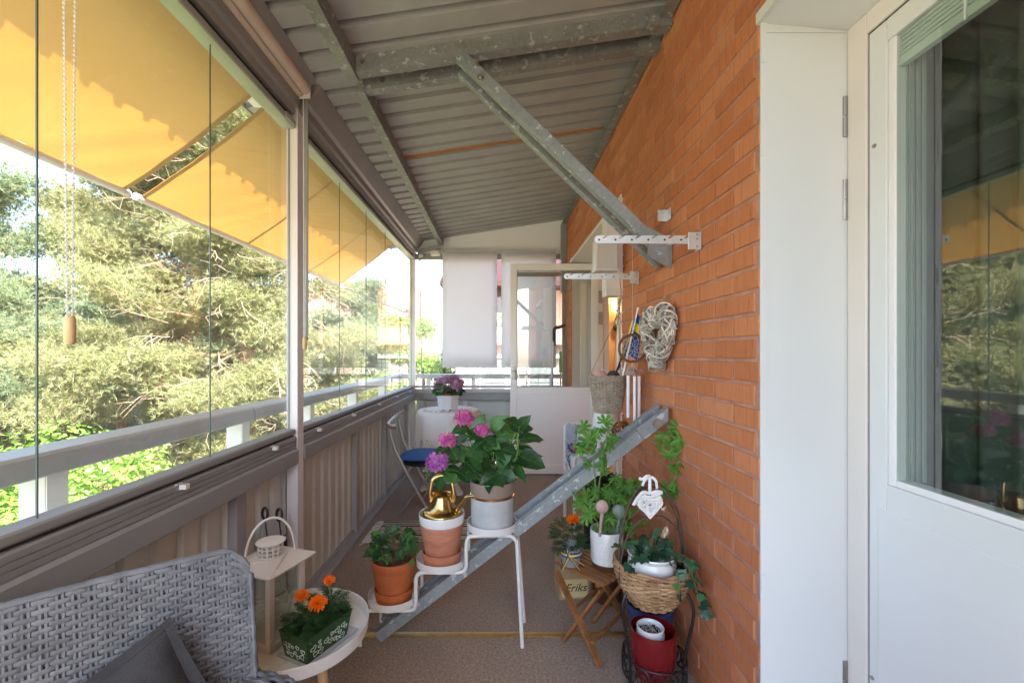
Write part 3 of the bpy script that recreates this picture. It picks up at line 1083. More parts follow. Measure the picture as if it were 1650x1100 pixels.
# boxed header above the windows, fascia of the roof edge
for y0, y1 in ((-1.0, 2.19), (2.235, 5.36)):
    b = MB()
    b.prism([(-1.10, 2.565), (-1.035, 2.565), (-1.030, 2.60), (-1.012, 2.605), (-1.008, 2.645), (-.985, 2.655), (-.925, 2.745), (-.93, 2.752), (-1.0, 2.72), (-1.10, 2.70)], 'y', y0, y1)
    b.build('window_header', M['taupe'], rf, bevel=.002)
b = MB()
b.prism([(-1.372, 2.672), (-1.36, 2.672), (-1.36, 2.70), (-1.372, 2.70)], 'y', -1, 5.5)
b.build('eave_board', M['taupe'], rf)
b = MB()
b.add([(-1.0, 5.33, 2.62), (.80, 5.33, 2.62), (.80, 5.33, zc(.80) + .03), (-1.0, 5.33, zc(-1.0) + .03),
       (-1.0, 5.35, 2.62), (.80, 5.35, 2.62), (.80, 5.35, zc(.80) + .03), (-1.0, 5.35, zc(-1.0) + .03)],
      [(0, 1, 2, 3), (7, 6, 5, 4), (0, 4, 5, 1), (1, 5, 6, 2), (3, 2, 6, 7), (0, 3, 7, 4)])
b.build('gable_panel', M['far_white_lifted'], rf)
b = MB()
b.bx(-1.0, .8, 5.30, 5.36, 2.585, 2.622)
b.build('gable_rail', M['alu'], rf)
b = MB()
b.bx(.745, XW - .004, 5.24, 5.32, 2.1, 2.93)
b.bx(.76, XW - .01, 5.26, 5.32, 0, 2.1)
b.build('corner_trim', M['taupe'], rf)
b = MB()
b.bar((-1.0, 5.31, 2.60), (-.70, 5.30, 2.67), .05, .05)
b.build('corner_beam', M['alu_g'], rf)

# ------------------------------------------------------------------ posts
b = MB()
b.bx(-1.085, -1.03, 2.215, 2.283, 0, 2.62)
b.bx(-1.0845, -1.0805, 2.211, 2.2148, .98, 2.55)
p1 = b.build('window_post', M['alu'], bevel=.004)
tag(p1, 'grey aluminium post between the two long window bays on the left', 'post')
b = MB()
b.bx(-1.095, -1.03, 5.27, 5.335, 0, 2.62)
p2 = b.build('corner_post', M['alu'], bevel=.004)
tag(p2, 'pale aluminium post at the far left corner of the balcony', 'post')

# ------------------------------------------------------------------ side balustrade
bl = thing('balustrade', 'taupe metal balustrade below the long row of windows on the left', 'balustrade', (-1.1, 2, 0))
b = MB()
prof = []
yy = -1.0
while yy < 5.3:
    prof += [(-1.105, yy), (-1.105, yy + .07), (-1.122, yy + .082), (-1.122, yy + .108)]
    yy += .12
vs = [(p[0], p[1], .03) for p in prof] + [(p[0], p[1], .84) for p in prof]
n = len(prof)
b.add(vs, [(i, i + 1, n + i + 1, n + i) for i in range(n - 1)])
b.build('cladding', M['panel'], bl, solid=.002)
b = MB()
for y0, y1 in ((-1.0, 2.21), (2.287, 5.265)):
    b.prism([(-1.125, .80), (-1.03, .80), (-1.022, .806), (-1.022, .872), (-1.030, .882), (-1.125, .882)], 'y', y0, y1)
b.build('cover_board', M['taupe'], bl)
b = MB()
b.bx(-1.14, -1.037, -1, 5.36, .001, .022)
b.bx(-1.104, -1.085, -1, 5.36, .022, .05)
b.build('floor_plank', M['alu_g'], bl, bevel=.002)
for yc in (.35, 1.80, 3.28, 4.12, 5.06):
    b = MB()
    b.bx(-1.104, -1.068, yc - .035, yc + .035, .023, .80)
    b.build('stud', M['alu_g'], bl, bevel=.003)

# end balustrade
eb = thing('balustrade', 'grey panelled balustrade across the far end behind the table', 'balustrade', (0, 5.34, 0))
b = MB()
xx = -1.03
while xx < .74:
    b.bx(xx + .004, xx + .156, 5.345, 5.36, .03, .84)
    xx += .16
b.bx(-1.03, .75, 5.36, 5.37, .03, .84)
b.build('cladding', M['panel'], eb)
b = MB()
b.prism([(5.28, .80), (5.285, .795), (5.365, .795), (5.365, .885), (5.285, .885), (5.28, .88)], 'x', -1.03, .74)
b.build('cover_board', M['taupe'], eb)
for x in (-.42, .36):
    b = MB()
    b.bx(x - .03, x + .03, 5.31, 5.343, .03, .79)
    b.build('stud', M['alu'], eb)


# ------------------------------------------------------------------ frameless sliding windows
def bay_side(name, label, ys, latches):
    t = thing(name, label, 'window', (-1.07, ys[0], .9), 'frameless sliding window bays')
    y0, y1 = ys[0], ys[-1]
    b = MB()
    b.prism([(-1.10, .952), (-1.042, .952), (-1.038, .958), (-1.038, .974), (-1.044, .979), (-1.10, .979)], 'y', y0, y1)
    b.prism([(-1.10, .884), (-1.034, .884), (-1.034, .899), (-1.038, .901), (-1.034, .903), (-1.034, .917), (-1.038, .919), (-1.034, .921),
             (-1.034, .936), (-1.04, .942), (-1.10, .942)], 'y', y0, y1)
    b.build('bottom_track', M['taupe_d'], t)
    b = MB()
    b.bx(-1.099, -1.05, y0, y1, .9425, .9515)
    b.build('track_slot', M['dark'], t)
    b = MB()
    b.prism([(-1.105, 2.505), (-1.045, 2.505), (-1.04, 2.51), (-1.04, 2.535), (-1.05, 2.54), (-1.105, 2.54)], 'y', y0, y1)
    b.build('top_track', M['track_green'], t)
    b = MB()
    b.bx(-1.10, -1.055, y0, y1, 2.5405, 2.5645)
    b.build('track_slot', M['dark'], t)
    for a, c in zip(ys[:-1], ys[1:]):
        b = MB()
        b.add([(-1.072, a + .003, .98), (-1.072, c - .003, .98), (-1.072, c - .003, 2.504), (-1.072, a + .003, 2.504)], [(0, 1, 2, 3)], 0)
        pn = b.build('glass_pane', M['glass'], t)
        b = MB()
        b.bx(-1.074, -1.070, c - .0030, c + .0002, .98, 2.504)
        b.build('glass_edge', M['glass_edge'], pn)
    for y in latches:
        b = MB()
        b.bx(-1.034, -1.012, y - .010, y + .010, .922, .938)
        b.bx(-1.040, -1.030, y - .022, y + .006, .9395, .9425)
        b.build('latch', M['plastic_w'], t, bevel=.002)
    b = MB()
    b.bx(-1.043, -1.034, y1 - .10, y1 - .01, 2.512, 2.538)
    b.build('track_stop', M['zinc'], t)
    return t


bay_side('window_bay', 'near frameless glass window bay left of the tall grey post', [-.75, -.19, .41, 1.008, 1.61, 2.212], [1.41, 1.985])
bay_side('window_bay', 'long frameless glass window bay between the grey post and the far corner', [2.286, 2.91, 3.49, 4.07, 4.64, 5.265], [2.47, 3.06, 3.70, 4.36, 4.98])
t = thing('window_bay', 'frameless glass window bay across the far end behind the roller blinds', 'window', (0, 5.3, .9), 'frameless sliding window bays')
b = MB()
b.bx(-1.03, .74, 5.285, 5.335, .945, .975)
b.bx(-1.03, .74, 5.275, 5.335, .886, .935)
b.build('bottom_track', M['alu_g'], t, bevel=.003)
b = MB()
b.bx(-1.03, .74, 5.285, 5.335, 2.51, 2.58)
b.build('top_track', M['taupe'], t, bevel=.003)
xs = [-1.03, -.70, -.10, .48, .74]
for a, c in zip(xs[:-1], xs[1:]):
    b = MB()
    b.add([(a + .003, 5.31, .976), (c - .003, 5.31, .976), (c - .003, 5.31, 2.51), (a + .003, 5.31, 2.51)], [(0, 1, 2, 3)])
    pn = b.build('glass_pane', M['glass_clean'], t)
    b = MB()
    b.bx(c - .003, c + .001, 5.307, 5.313, .976, 2.51)
    b.build('glass_edge', M['glass_edge'], pn)
for q in ((.30, .42, 5.268, 5.276, .905, .925), (-.98, -.93, 5.262, 5.284, 2.53, 2.57)):
    b = MB()
    b.bx(*q)
    b.build('latch', M['plastic_w'], t, bevel=.002)

# ------------------------------------------------------------------ outer hand rails
hr = thing('handrail', 'grey metal handrail on white posts outside the left windows', 'railing', (-1.3, 2, 0))
b = MB()
for y0, y1 in ((-1.0, 2.205), (2.225, 5.7)):
    b.prism([(-1.376, 1.04), (-1.25, 1.022), (-1.247, 1.027), (-1.247, 1.055), (-1.252, 1.080), (-1.262, 1.088), (-1.36, 1.092), (-1.376, 1.085)], 'y', y0, y1)
b.build('rail', M['alu_g'], hr)
for y in (.28, 1.235, 2.16, 2.93, 3.86, 4.83):
    b = MB()
    b.bx(-1.345, -1.272, y - .02, y + .045, -.1, 1.028)
    b.bx(-1.272, -1.268, y - .018, y + .043, -.1, 1.028, 1)
    b.build('post', [M['white'], M['alu']], hr)
hr2 = thing('handrail', 'grey metal handrail on posts outside the far end windows', 'railing', (0, 5.5, 0))
b = MB()
b.bx(-1.24, .80, 5.46, 5.57, 1.05, 1.105)
b.bx(-1.24, .80, 5.50, 5.52, .99, 1.0)
b.build('rail', M['alu_g'], hr2, bevel=.008)
for x in (-.90, -.33, .20, .66):
    b = MB()
    b.bx(x - .025, x + .025, 5.49, 5.53, -.1, 1.05)
    b.build('post', M['white'], hr2)


# ------------------------------------------------------------------ awnings
def awning(label, y0, y1, seams, arms):
    t = thing('awning', label, 'awning', (-1.2, y0, 2.7), 'yellow cloth awnings over the windows')
    A, B = Vector((-1.205, 0, 2.705)), Vector((-1.894, 0, 2.190))

    def fn(u, v):
        p = A.lerp(B, v)
        yv = y0 + (y1 - y0) * u
        sag = -.020 * math.sin(PI * v) + .005 * noise.noise(Vector((yv * 3.2, v * 2.5, y0))) + .004 * math.sin(yv * 9 + v * 5) * v + .006 * noise.noise(Vector((yv * 9 + v * 6, v * 1.2, 7)))
        return Vector((p.x, yv, p.z + sag))
    b = MB()
    b.grid(fn, 120, 24)
    fb = b.build('cloth', M['awning'], t)
    for s in seams:
        b = MB()
        b.grid(lambda u, v: fn((s - .012 + .024 * u - y0) / (y1 - y0), v) + Vector((.0015, 0, -.0015)), 1, 14)
        b.build('seam', M['awn_seam'], fb)
    for e in (y0 + .001, y1 - .03):
        b = MB()
        b.grid(lambda u, v: fn((e + .028 * u - y0) / (y1 - y0), v) + Vector((.0015, 0, -.0015)), 1, 14)
        b.build('hem', M['awn_seam'], fb)
    b = MB()
    b.tube([(-1.905, y0 - .02, 2.182), (-1.905, y1 + .02, 2.182)], .019, 12)
    b.build('front_bar', M['alu'], t)
    b = MB()
    b.tube([(-1.24, y0 - .03, 2.722), (-1.24, y1 + .03, 2.722)], .035, 12)
    b.build('roller', M['alu'], t)
    for a in arms:
        b = MB()
        q = Vector((-1.12, a, 1.85))
        p = Vector((-1.905, a, 2.175))
        b.tube([p, q], .009, 8)
        b.bx(-1.135, -1.10, a - .015, a + .015, 1.80, 1.89)
        b.bx(-1.925, -1.885, a - .02, a + .02, 2.155, 2.20)
        b.build('arm', M['alu_g'], t)
    return t


awning('yellow cloth awning outside the near windows, left of the gap', -1.4, 2.205, [-.9, .14, 1.16], [])
awning('yellow cloth awning outside the windows beyond the gap, behind the grey post', 2.29, 5.16, [3.27, 4.33], [5.24])
b = MB()
b.bx(-1.30, -1.17, 2.195, 2.30, 2.66, 2.76)
tag(b.build('awning_bracket', M['plastic_w'], bevel=.006), 'white bracket box in the gap between the two yellow awnings', 'bracket')


# ------------------------------------------------------------------ roller blinds
def bead_chain(b, x, y, z0, z1, sep=.02):
    n = int((z1 - z0) / .011)
    for s in (-1, 1):
        for i in range(n):
            k = i / n
            off = s * sep * (0.35 + .65 * k)
            b.sphere((x, y + off, z0 + (z1 - z0) * k), .0031, 6, 4)
        b.tube([(x, y + s * sep * .35, z0), (x, y + s * sep, z1)], .0012, 4)


def pull(b, x, y, z):
    prof = [(.0005, -.033), (.007, -.032), (.0105, -.026), (.011, 0), (.0105, .026), (.007, .032), (.0005, .033)]
    b.lathe(prof, (x, y, z), 14)


rb = thing('roller_blind', 'beige roller blind rolled up under the roof at the upper left', 'blind', (-.98, 2.18, 2.66))
b = MB()
b.tube([(-.975, -1.2, 2.685), (-.975, 2.175, 2.685)], .028, 16)
b.build('cloth_roll', M['cream_tube'], rb)
b = MB()
b.tube([(-1.0, -1.2, 2.655), (-1.0, 2.165, 2.655)], .014, 10)
b.build('bottom_bar', M['cream_tube'], rb)
b = MB()
b.bx(-1.005, -.95, 2.177, 2.184, 2.64, 2.715)
b.build('end_bracket', M['white_warm'], rb)
b = MB()
bead_chain(b, -.985, 2.196, 1.445, 2.67, .017)
b.build('bead_chain', M['plastic_w'], rb)
b = MB()
pull(b, -.985, 2.196, 1.413)
b.build('chain_pull', M['pale_wood'], rb)
b = MB()
b.bx(-.998, -.974, 2.205, 2.213, 1.43, 2.655)
cg = tag(b.build('chain_guide', M['taupe_d']), 'dark strip down the grey post behind the bead chain', 'strip')
nb = thing('roller_blind_chain', 'white bead chain with a pale wooden pull hanging near the left edge', 'chain', (-.96, .97, 1.4))
b = MB()
bead_chain(b, -.96, .97, 1.445, 2.62, .017)
b.build('bead_chain', M['plastic_w'], nb)
b = MB()
pull(b, -.96, .97, 1.413)
b.build('chain_pull', M['pale_wood'], nb)

for x0, x1, lab in ((-.683, -.030, 'white roller blind pulled down behind the table with the hydrangea'), (.022, .676, 'white roller blind pulled down behind the open glazed door')):
    t = thing('roller_blind', lab, 'blind', (x0, 5.2, 2.6), 'white roller blinds at the far end')
    b = MB()
    b.grid(lambda u, v: Vector((x0 + (x1 - x0) * u, 5.20 + .003 * math.sin(u * 5), 1.21 + v * 1.385)), 8, 8)
    b.build('cloth', M['blind'], t, solid=.001)
    b = MB()
    b.tube([(x0, 5.215, 2.595), (x1, 5.215, 2.595)], .020, 14)
    b.build('roll', M['blind'], t)
    b = MB()
    b.tube([(x0, 5.2, 1.205), (x1, 5.2, 1.205)], .010, 10)
    b.build('bottom_bar', M['plastic_w'], t)
    for xa, xb in ((x0 - .012, x0 - .004), (x1 + .004, x1 + .012)):
        b = MB()
        b.bx(xa, xb, 5.185, 5.25, 2.56, 2.63)
        b.build('end_bracket', M['plastic_w'], t)
b = MB()
b.bx(-.83, -.72, 5.22, 5.275, 2.545, 2.585)
b.bx(-.80, -.73, 5.20, 5.22, 2.55, 2.60)
tag(b.build('blind_bracket', M['plastic_w'], bevel=.004), 'empty white blind bracket left of the lowered blinds', 'bracket')
b = MB()
b.tube([(-.965, 5.25, 2.50), (-.955, 5.24, 1.9), (-.94, 5.25, 1.15), (-.90, 5.25, .75), (-.86, 5.25, .62)], .006, 6)
b.sphere((-.965, 5.25, 2.5), .02, 8, 5)
tag(b.build('cord', M['alu_g']), 'grey cord hanging down the glass beside the far corner post', 'cord')


# ------------------------------------------------------------------ diagonal struts
def strut(name, label, p, q, up, bolts, pointed):
    t = thing(name, label, 'strut', (XW, 2.1, 0 if not pointed else 1.8))
    p, q = Vector(p), Vector(q)
    d = (q - p).normalized()
    s = Vector((0, 1, 0))
    u = Vector((-d.z, 0, d.x))
    if u.z < 0:
        u = -u
    k = 1 if up else -1
    for yo, mt in ((2.045, M['galv2']), (2.160, M['galv2'])):
        b = MB()
        h = .0255
        # L section: web towards the camera, flange running back along the edge that shows
        for (ya, yb, ha, hb) in ((0, .006, -h, h), (.006, .050, k * h - k * .006, k * h)):
            ha, hb = min(ha, hb), max(ha, hb)
            vs = []
            for e, sg in ((p, -1), (q, 1)):
                for yv in (ya, yb):
                    for hv in (ha, hb):
                        base = e + u * hv + s * 0
                        if sg == 1 or pointed:
                            # cut vertically where the strut meets the wall
                            base = e + u * hv + (d * (-(u.x * hv) / d.x) if abs(d.x) > .2 and sg == 1 else Vector((0, 0, 0)))
                        vs.append((base.x, yo + yv, base.z))
            b.add(vs, [(0, 2, 3, 1), (4, 5, 7, 6), (0, 1, 5, 4), (2, 6, 7, 3), (0, 4, 6, 2), (1, 3, 7, 5)])
        b.build('angle_bar', mt, t, bevel=.0015)
    for (bx_, bz_, by_) in bolts:
        b = MB()
        b.tube([(bx_, by_ - .012, bz_), (bx_, by_, bz_)], .017, 6)
        b.tube([(bx_, by_ - .018, bz_), (bx_, by_ - .011, bz_)], .011, 10)
        b.build('bolt', M['steel'], t)
    return t


us = strut('steel_strut', 'upper galvanised strut from the brick wall up to the roof beams', (-.19, 2.1, 2.775), (.795, 2.1, 1.825), False,
           [(-.115, 2.725, 2.045), (-.09, 2.66, 2.045)], True)
ls = strut('steel_strut', 'lower galvanised strut rising from the carpet to the brick wall', (-.575, 2.1, .022), (.795, 2.1, 1.075), True,
           [], False)
b = MB()
b.bar((.66, 2.038, .985), (.745, 2.038, 1.05), .008, .062, (-.6, 0, .8))
b.build('end_plate', M['galv2'], ls)
b = MB()
b.tube([(.735, 2.018, 1.035), (.735, 2.036, 1.035)], .020, 12)
b.build('bolt', M['steel'], ls)
b = MB()
b.bx(.70, XW - .002, 2.05, 2.056, 1.76, 1.90)
b.v = [Vector((p.x, p.y, p.z + (.0 if p.x > .75 else .06))) for p in b.v]
b.build('end_plate', M['galv'], us)
# ------------------------------------------------------------------ outside: ground, trees, houses
GZ = -5.6


def fast_mesh(name, V, T, m, parent):
    me = bpy.data.meshes.new(name)
    o = np.array(origin(parent))
    V = (V - o).astype(np.float32)
    k = T.shape[1]
    me.vertices.add(len(V)); me.vertices.foreach_set('co', V.ravel())
    me.loops.add(T.size); me.loops.foreach_set('vertex_index', T.ravel().astype(np.int32))
    me.polygons.add(len(T))
    me.polygons.foreach_set('loop_start', np.arange(0, T.size, k, dtype=np.int32))
    me.materials.append(m)
    me.update(calc_edges=True)
    ob = bpy.data.objects.new(name, me)
    COL.objects.link(ob)
    ORG[ob.name] = Vector(o)
    ob.parent = parent
    return ob


def unit(a):
    return a / np.maximum(np.linalg.norm(a, axis=1, keepdims=True), 1e-9)


def blades(C, D, K, L, W, spread, rng):
    """K narrow triangles at every tuft"""
    n = len(C)
    C = np.repeat(C, K, 0)
    d = unit(np.repeat(D, K, 0) + rng.normal(0, spread, (n * K, 3)))
    s = unit(np.cross(d, rng.normal(0, 1, (n * K, 3))))
    l = (L * rng.uniform(.6, 1.2, (n * K, 1)))
    V = np.empty((n * K, 3, 3))
    V[:, 0] = C - s * W
    V[:, 1] = C + s * W
    V[:, 2] = C + d * l
    T = np.arange(n * K * 3).reshape(-1, 3)
    return V.reshape(-1, 3), T


def leaf_quads(C, N, L, W, rng):
    n = len(C)
    a = unit(np.cross(N, rng.normal(0, 1, (n, 3))))
    c = np.cross(N, a)
    l = L * rng.uniform(.6, 1.25, (n, 1))
    wd = W * rng.uniform(.7, 1.2, (n, 1))
    V = np.empty((n, 4, 3))
    V[:, 0] = C - a * l
    V[:, 1] = C + c * wd - a * l * .1
    V[:, 2] = C + a * l
    V[:, 3] = C - c * wd - a * l * .1
    T = np.arange(n * 4).reshape(-1, 4)
    return V.reshape(-1, 3), T


def pine(label, base, top, z_lo, reach, limbs, tufts, seed, mname='needle', lean=(0, 0), L=.105, W=.0055, K=12, bare=160, r0=.19, opened=False, group='pine trees beyond the balcony'):
    rng = np.random.default_rng(seed)
    rnd = random.Random(seed)
    t = thing('pine_tree', label, 'tree', base, group)
    base = Vector(base)
    h = top - base.z
    tp = []
    for i in range(13):
        k = i / 12
        tp.append(base + Vector((lean[0] * k + .12 * math.sin(k * 7 + seed), lean[1] * k + .12 * math.cos(k * 6 + seed), h * k)))
    b = MB()
    b.tube(tp, [r0 * (1 - .85 * i / 12) for i in range(13)], 9)

    def trunk(z):
        k = max(0, min(1, (z - base.z) / h)) * 12
        i = min(11, int(k))
        return tp[i].lerp(tp[i + 1], k - i)
    Cs, Ds = [], []
    bt = MB()
    for i in range(limbs):
        k = (i + rnd.random()) / limbs
        z = z_lo + (top - z_lo) * k
        az = i * 2.399 + rnd.uniform(-.4, .4)
        prof = reach * (1.0 - .62 * max(0, k - .35) / .65) * rnd.uniform(.55, 1.05)
        toward = -(math.cos(az) * base.x + math.sin(az) * base.y) / math.hypot(base.x, base.y)
        if opened and toward > .55 and k < .62:
            prof *= .42      # bare side: the trunk shows
        p0 = trunk(z)
        up = rnd.uniform(-.25, .30) + .5 * k
        pts = [p0]
        d = Vector((math.cos(az), math.sin(az), up)).normalized()
        seg = prof / 5
        for j in range(5):
            d = (d + Vector((rnd.uniform(-.3, .3), rnd.uniform(-.3, .3), rnd.uniform(-.22, .24)))).normalized()
            pts.append(pts[-1] + d * seg)
        rr = .012 + .030 * prof / reach
        b.tube(pts, [rr * 1.2 * (1 - .8 * j / 5) for j in range(6)], 6)
        # side shoots carry plates of needles
        for j in range(1, 6):
            for q in range(rnd.choice((3, 4, 5))):
                o = pts[j] if j == 5 else pts[j].lerp(pts[min(5, j + 1)], rnd.random())
                dd = (d * .6 + Vector((rnd.uniform(-1, 1), rnd.uniform(-1, 1), rnd.uniform(-.25, .5)))).normalized()
                ln = rnd.uniform(.3, .75) * (.6 + .4 * prof / reach)
                e = o + dd * ln
                mid = o.lerp(e, .5) + Vector((0, 0, rnd.uniform(-.06, .04)))
                b.tube([o, mid, e], [.010, .007, .004], 4)
                m = int(tufts * 2.1)
                cc = np.array(o)[None] + (np.array(e - o)[None]) * rng.beta(2.2, 1.0, (m, 1)) * 1.05
                cc = cc + rng.normal(0, 1, (m, 3)) * np.array([.22, .22, .13])[None]
                Cs.append(cc)
                Ds.append(np.repeat(np.array(dd + Vector((0, 0, .45)))[None], m, 0))
    for i in range(bare):
        z = z_lo + (top - z_lo) * rnd.random() * .75
        az = rnd.uniform(0, 2 * PI)
        p0 = trunk(z) + Vector((math.cos(az), math.sin(az), 0)) * rnd.uniform(0, reach * .55)
        d = Vector((math.cos(az), math.sin(az), rnd.uniform(-.6, .2))).normalized()
        pts = [p0]
        for j in range(4):
            d = (d + Vector((rnd.uniform(-.5, .5), rnd.uniform(-.5, .5), rnd.uniform(-.35, .3)))).normalized()
            pts.append(pts[-1] + d * rnd.uniform(.12, .34))
        bt.tube(pts, [.0065, .0055, .005, .004, .0025], 4)
        for j in range(1, 4):
            e = pts[j] + (d + rv(.9)).normalized() * rnd.uniform(.15, .4)
            bt.tube([pts[j], e], [.0045, .0025], 3)
            bt.tube([e, e + (d + rv(1.0)).normalized() * rnd.uniform(.1, .3) + Vector((0, 0, -.06))], [.003, .002], 3)
    b.build('trunk', M['bark'], t)
    if bare:
        bt.build('bare_twigs', M['twig_dead'], t)
    C = np.concatenate(Cs)
    D = unit(np.concatenate(Ds))
    V, T = blades(C, D, K, L, W, .75, rng)
    fast_mesh('crown', V, T, M[mname], t)
    return t


def broadleaf(label, base, top, rad, n, seed, z_lo=None, leaf=.075, group='broad leaved trees below the balcony', clumps=70):
    rng = np.random.default_rng(seed)
    rnd = random.Random(seed)
    t = thing('broadleaf_tree', label, 'tree', base, group)
    base = Vector(base)
    z_lo = z_lo if z_lo is not None else base.z + .4
    b = MB()
    b.tube([base, base + Vector((.1, .05, (top - base.z) * .5)), base + Vector((0, .1, (top - base.z) * .85))], [.11, .075, .02], 8)
    cz = (z_lo + top) / 2
    hz = (top - z_lo) / 2
    per = n // clumps
    Cs, Ns = [], []
    for i in range(clumps):
        v = rv()
        while v.length > 1 or v.length < .25:
            v = rv()
        c = Vector((base.x + v.x * rad, base.y + v.y * rad, cz + v.z * hz))
        if i % 3 == 0:
            b.tube([base + Vector((0, 0, (c.z - base.z) * .55)), c], [.03, .008], 5)
        sz = rnd.uniform(.22, .46) * rad * .75
        p = rng.normal(0, 1, (per, 3))
        p = unit(p) * (rng.uniform(0, 1, (per, 1)) ** .4) * sz * np.array([1, 1, .7])
        Cs.append(np.array(c)[None] + p)
        Ns.append(unit(unit(p) * .5 + rng.normal(0, .45, (per, 3)) + np.array([0, 0, .7])))
    b.build('trunk', M['bark'], t)
    V, T = leaf_quads(np.concatenate(Cs), np.concatenate(Ns), leaf, leaf * .55, rng)
    fast_mesh('crown', V, T, M['leaf_tree'], t)
    return t


gm = mat('lawn', (0.15, 0.15, 0.08), 1.0, 0, .3, .4, col2=(0.24, 0.21, 0.13), bump=.5, bs=8)
b = MB()
b.grid(lambda u, v: Vector((-420 + 840 * u, -300 + 800 * v, GZ)), 4, 4)
g = b.build('lawn', gm, kind='structure')
b = MB()
b.add([(-14, 3, GZ + .004), (-8.6, 3, GZ + .004), (-6.5, 40, GZ + .004), (-30, 46, GZ + .004)], [(0, 1, 2, 3)])
b.build('courtyard_paving', brick_mat('red_paving', (0.36, 0.20, 0.16), (0.44, 0.26, 0.21), (0.32, 0.26, 0.23), .6, .3, .02, ('X', 'Y')), kind='structure')

# pines: the big one stands left of centre
pine('tall spreading pine with the thick reddish trunk straight beyond the left windows', (-5.3, 9.9, GZ), 8.6, -3.4, 3.5, 74, 40, 3, lean=(-.9, -.3), bare=300, r0=.27, opened=True)
pine('bushy pine with bluish needles at the left edge beyond the chain', (-11.2, 8.5, GZ), 4.5, -3.8, 3.1, 58, 38, 8, 'needle_b', lean=(.1, .2), bare=120)
pine('younger pine rising right of the thick trunk, nearer the far corner', (-5.7, 16.2, GZ), 3.6, -3.5, 2.9, 40, 30, 21, 'needle_b', lean=(.3, 0), bare=70)
pine('leaning pine filling the gap between the bluish pine and the thick trunk', (-9.4, 10.6, GZ), 5.7, -4.0, 3.4, 62, 34, 33, 'needle', lean=(.5, .3), bare=150)
pine('dark distant pine in front of the peach apartment house', (-7.6, 24, GZ), 2.6, -4.5, 2.2, 26, 30, 40, 'needle_b', bare=0, L=.2, W=.016)



def twin(src, loc, rot, scl, label, group):
    r = src.copy()
    COL.objects.link(r)
    r.location = loc
    r.rotation_euler = (0, 0, rot)
    r.scale = (scl,) * 3
    r['label'] = label
    r['group'] = group
    for c in src.children:
        d = c.copy()
        COL.objects.link(d)
        d.parent = r
    return r


far_src = pine('grey green pine standing in the wood behind the nearest pines', (-15.5, 18.0, GZ), 3.4, -4.9, 3.0, 40, 26, 52, 'needle_b', bare=0, L=.2, W=.017, group='pines in the wood behind')
for x, y, k, s_ in ((-19.5, 15.5, 1, 1.05), (-13.0, 21.5, 2, 1.0), (-22.0, 20.0, 3, 1.1), (-17.5, 25, 4, 1.0), (-10.5, 21, 5, .85), (-25, 14, 6, 1.1), (-14.2, 14.6, 7.3, .8), (-18, 11.5, 8.1, .85)):
    twin(far_src, (x, y, GZ), k * 1.3, s_, 'grey green pine standing in the wood behind the nearest pines', 'pines in the wood behind')

broadleaf('bright green broad leaved tree just below the near handrail', (-6.0, 5.7, GZ), .15, 2.2, 48000, 4, z_lo=-3.6, leaf=.048)
broadleaf('low green tree under the bluish pine at the left edge', (-7.6, 4.4, GZ), .0, 1.8, 26000, 5, z_lo=-3.8, leaf=.052)
broadleaf('sunlit green tree behind the far corner post', (-2.35, 13.2, GZ), 2.75, 1.65, 15000, 6, z_lo=-3.0, clumps=60)
broadleaf('green tree left of the far corner post, below the peach house', (-4.4, 15.5, GZ), .9, 1.7, 12000, 7, z_lo=-4.0)

# peach apartment house far behind the pines
hw = mat('peach_render', (0.60, 0.42, 0.32), .9, 0, .05, 2)
rt = brick_mat('roof_tiles', (0.42, 0.20, 0.17), (0.48, 0.24, 0.20), (0.30, 0.15, 0.13), .3, .34, .03, ('X', 'Z'))
wm = mat('window_dark', (0.16, 0.17, 0.18), .1)
hs = thing('apartment_house', 'peach apartment house with a reddish roof and white balconies far behind the pines', 'house', (-15, 40, GZ))
b = MB()
X0, X1, Y0, Y1, ZT = -23.5, -8.9, 36, 52, 4.1
b.bx(X0, X1, Y0, Y1, GZ, ZT)
b.build('wall', hw, hs)
b = MB()
b.prism([(Y0 - .8, ZT + .003), (Y0 - .8, ZT + .25), ((Y0 + Y1) / 2, ZT + 4.2), (Y1 + .8, ZT + .25), (Y1 + .8, ZT + .003)], 'x', X0 - .8, X1 + .8)
b.build('roof', rt, hs)
b = MB()
b.bx(X0 - .8, X1 + .85, Y0 - .9, Y0 - .805, ZT - .02, ZT + .28)
b.build('gutter', M['white'], hs)
for zz in (-4.4, -1.6, 1.2):
    for xx in (-21.5, -18.5, -14.6, -11.9):
        b = MB()
        b.bx(xx, xx + 1.5, Y0 - .05, Y0 - .004, zz, zz + 1.5)
        wf = b.build('window', M['white'], hs)
        b = MB()
        b.bx(xx + .09, xx + .71, Y0 - .06, Y0 - .052, zz + .09, zz + 1.41)
        b.bx(xx + .79, xx + 1.41, Y0 - .06, Y0 - .052, zz + .09, zz + 1.41)
        b.build('pane', wm, wf)
for zz in (-2.2, .6):
    b = MB()
    b.bx(-12.6, -9.4, Y0 - 1.5, Y0 - .06, zz - .12, zz)
    b.bx(-12.6, -9.4, Y0 - 1.5, Y0 - 1.44, zz + .1, zz + 1.0)
    b.bx(-12.6, -12.54, Y0 - 1.44, Y0 - .06, zz + .1, zz + 1.0)
    b.bx(-9.46, -9.4, Y0 - 1.44, Y0 - .06, zz + .1, zz + 1.0)
    for xx in (-12.55, -11, -9.5):
        b.bx(xx - .05, xx + .05, Y0 - 1.42, Y0 - 1.36, zz, zz + 2.7)
    b.build('balcony', M['white'], hs)

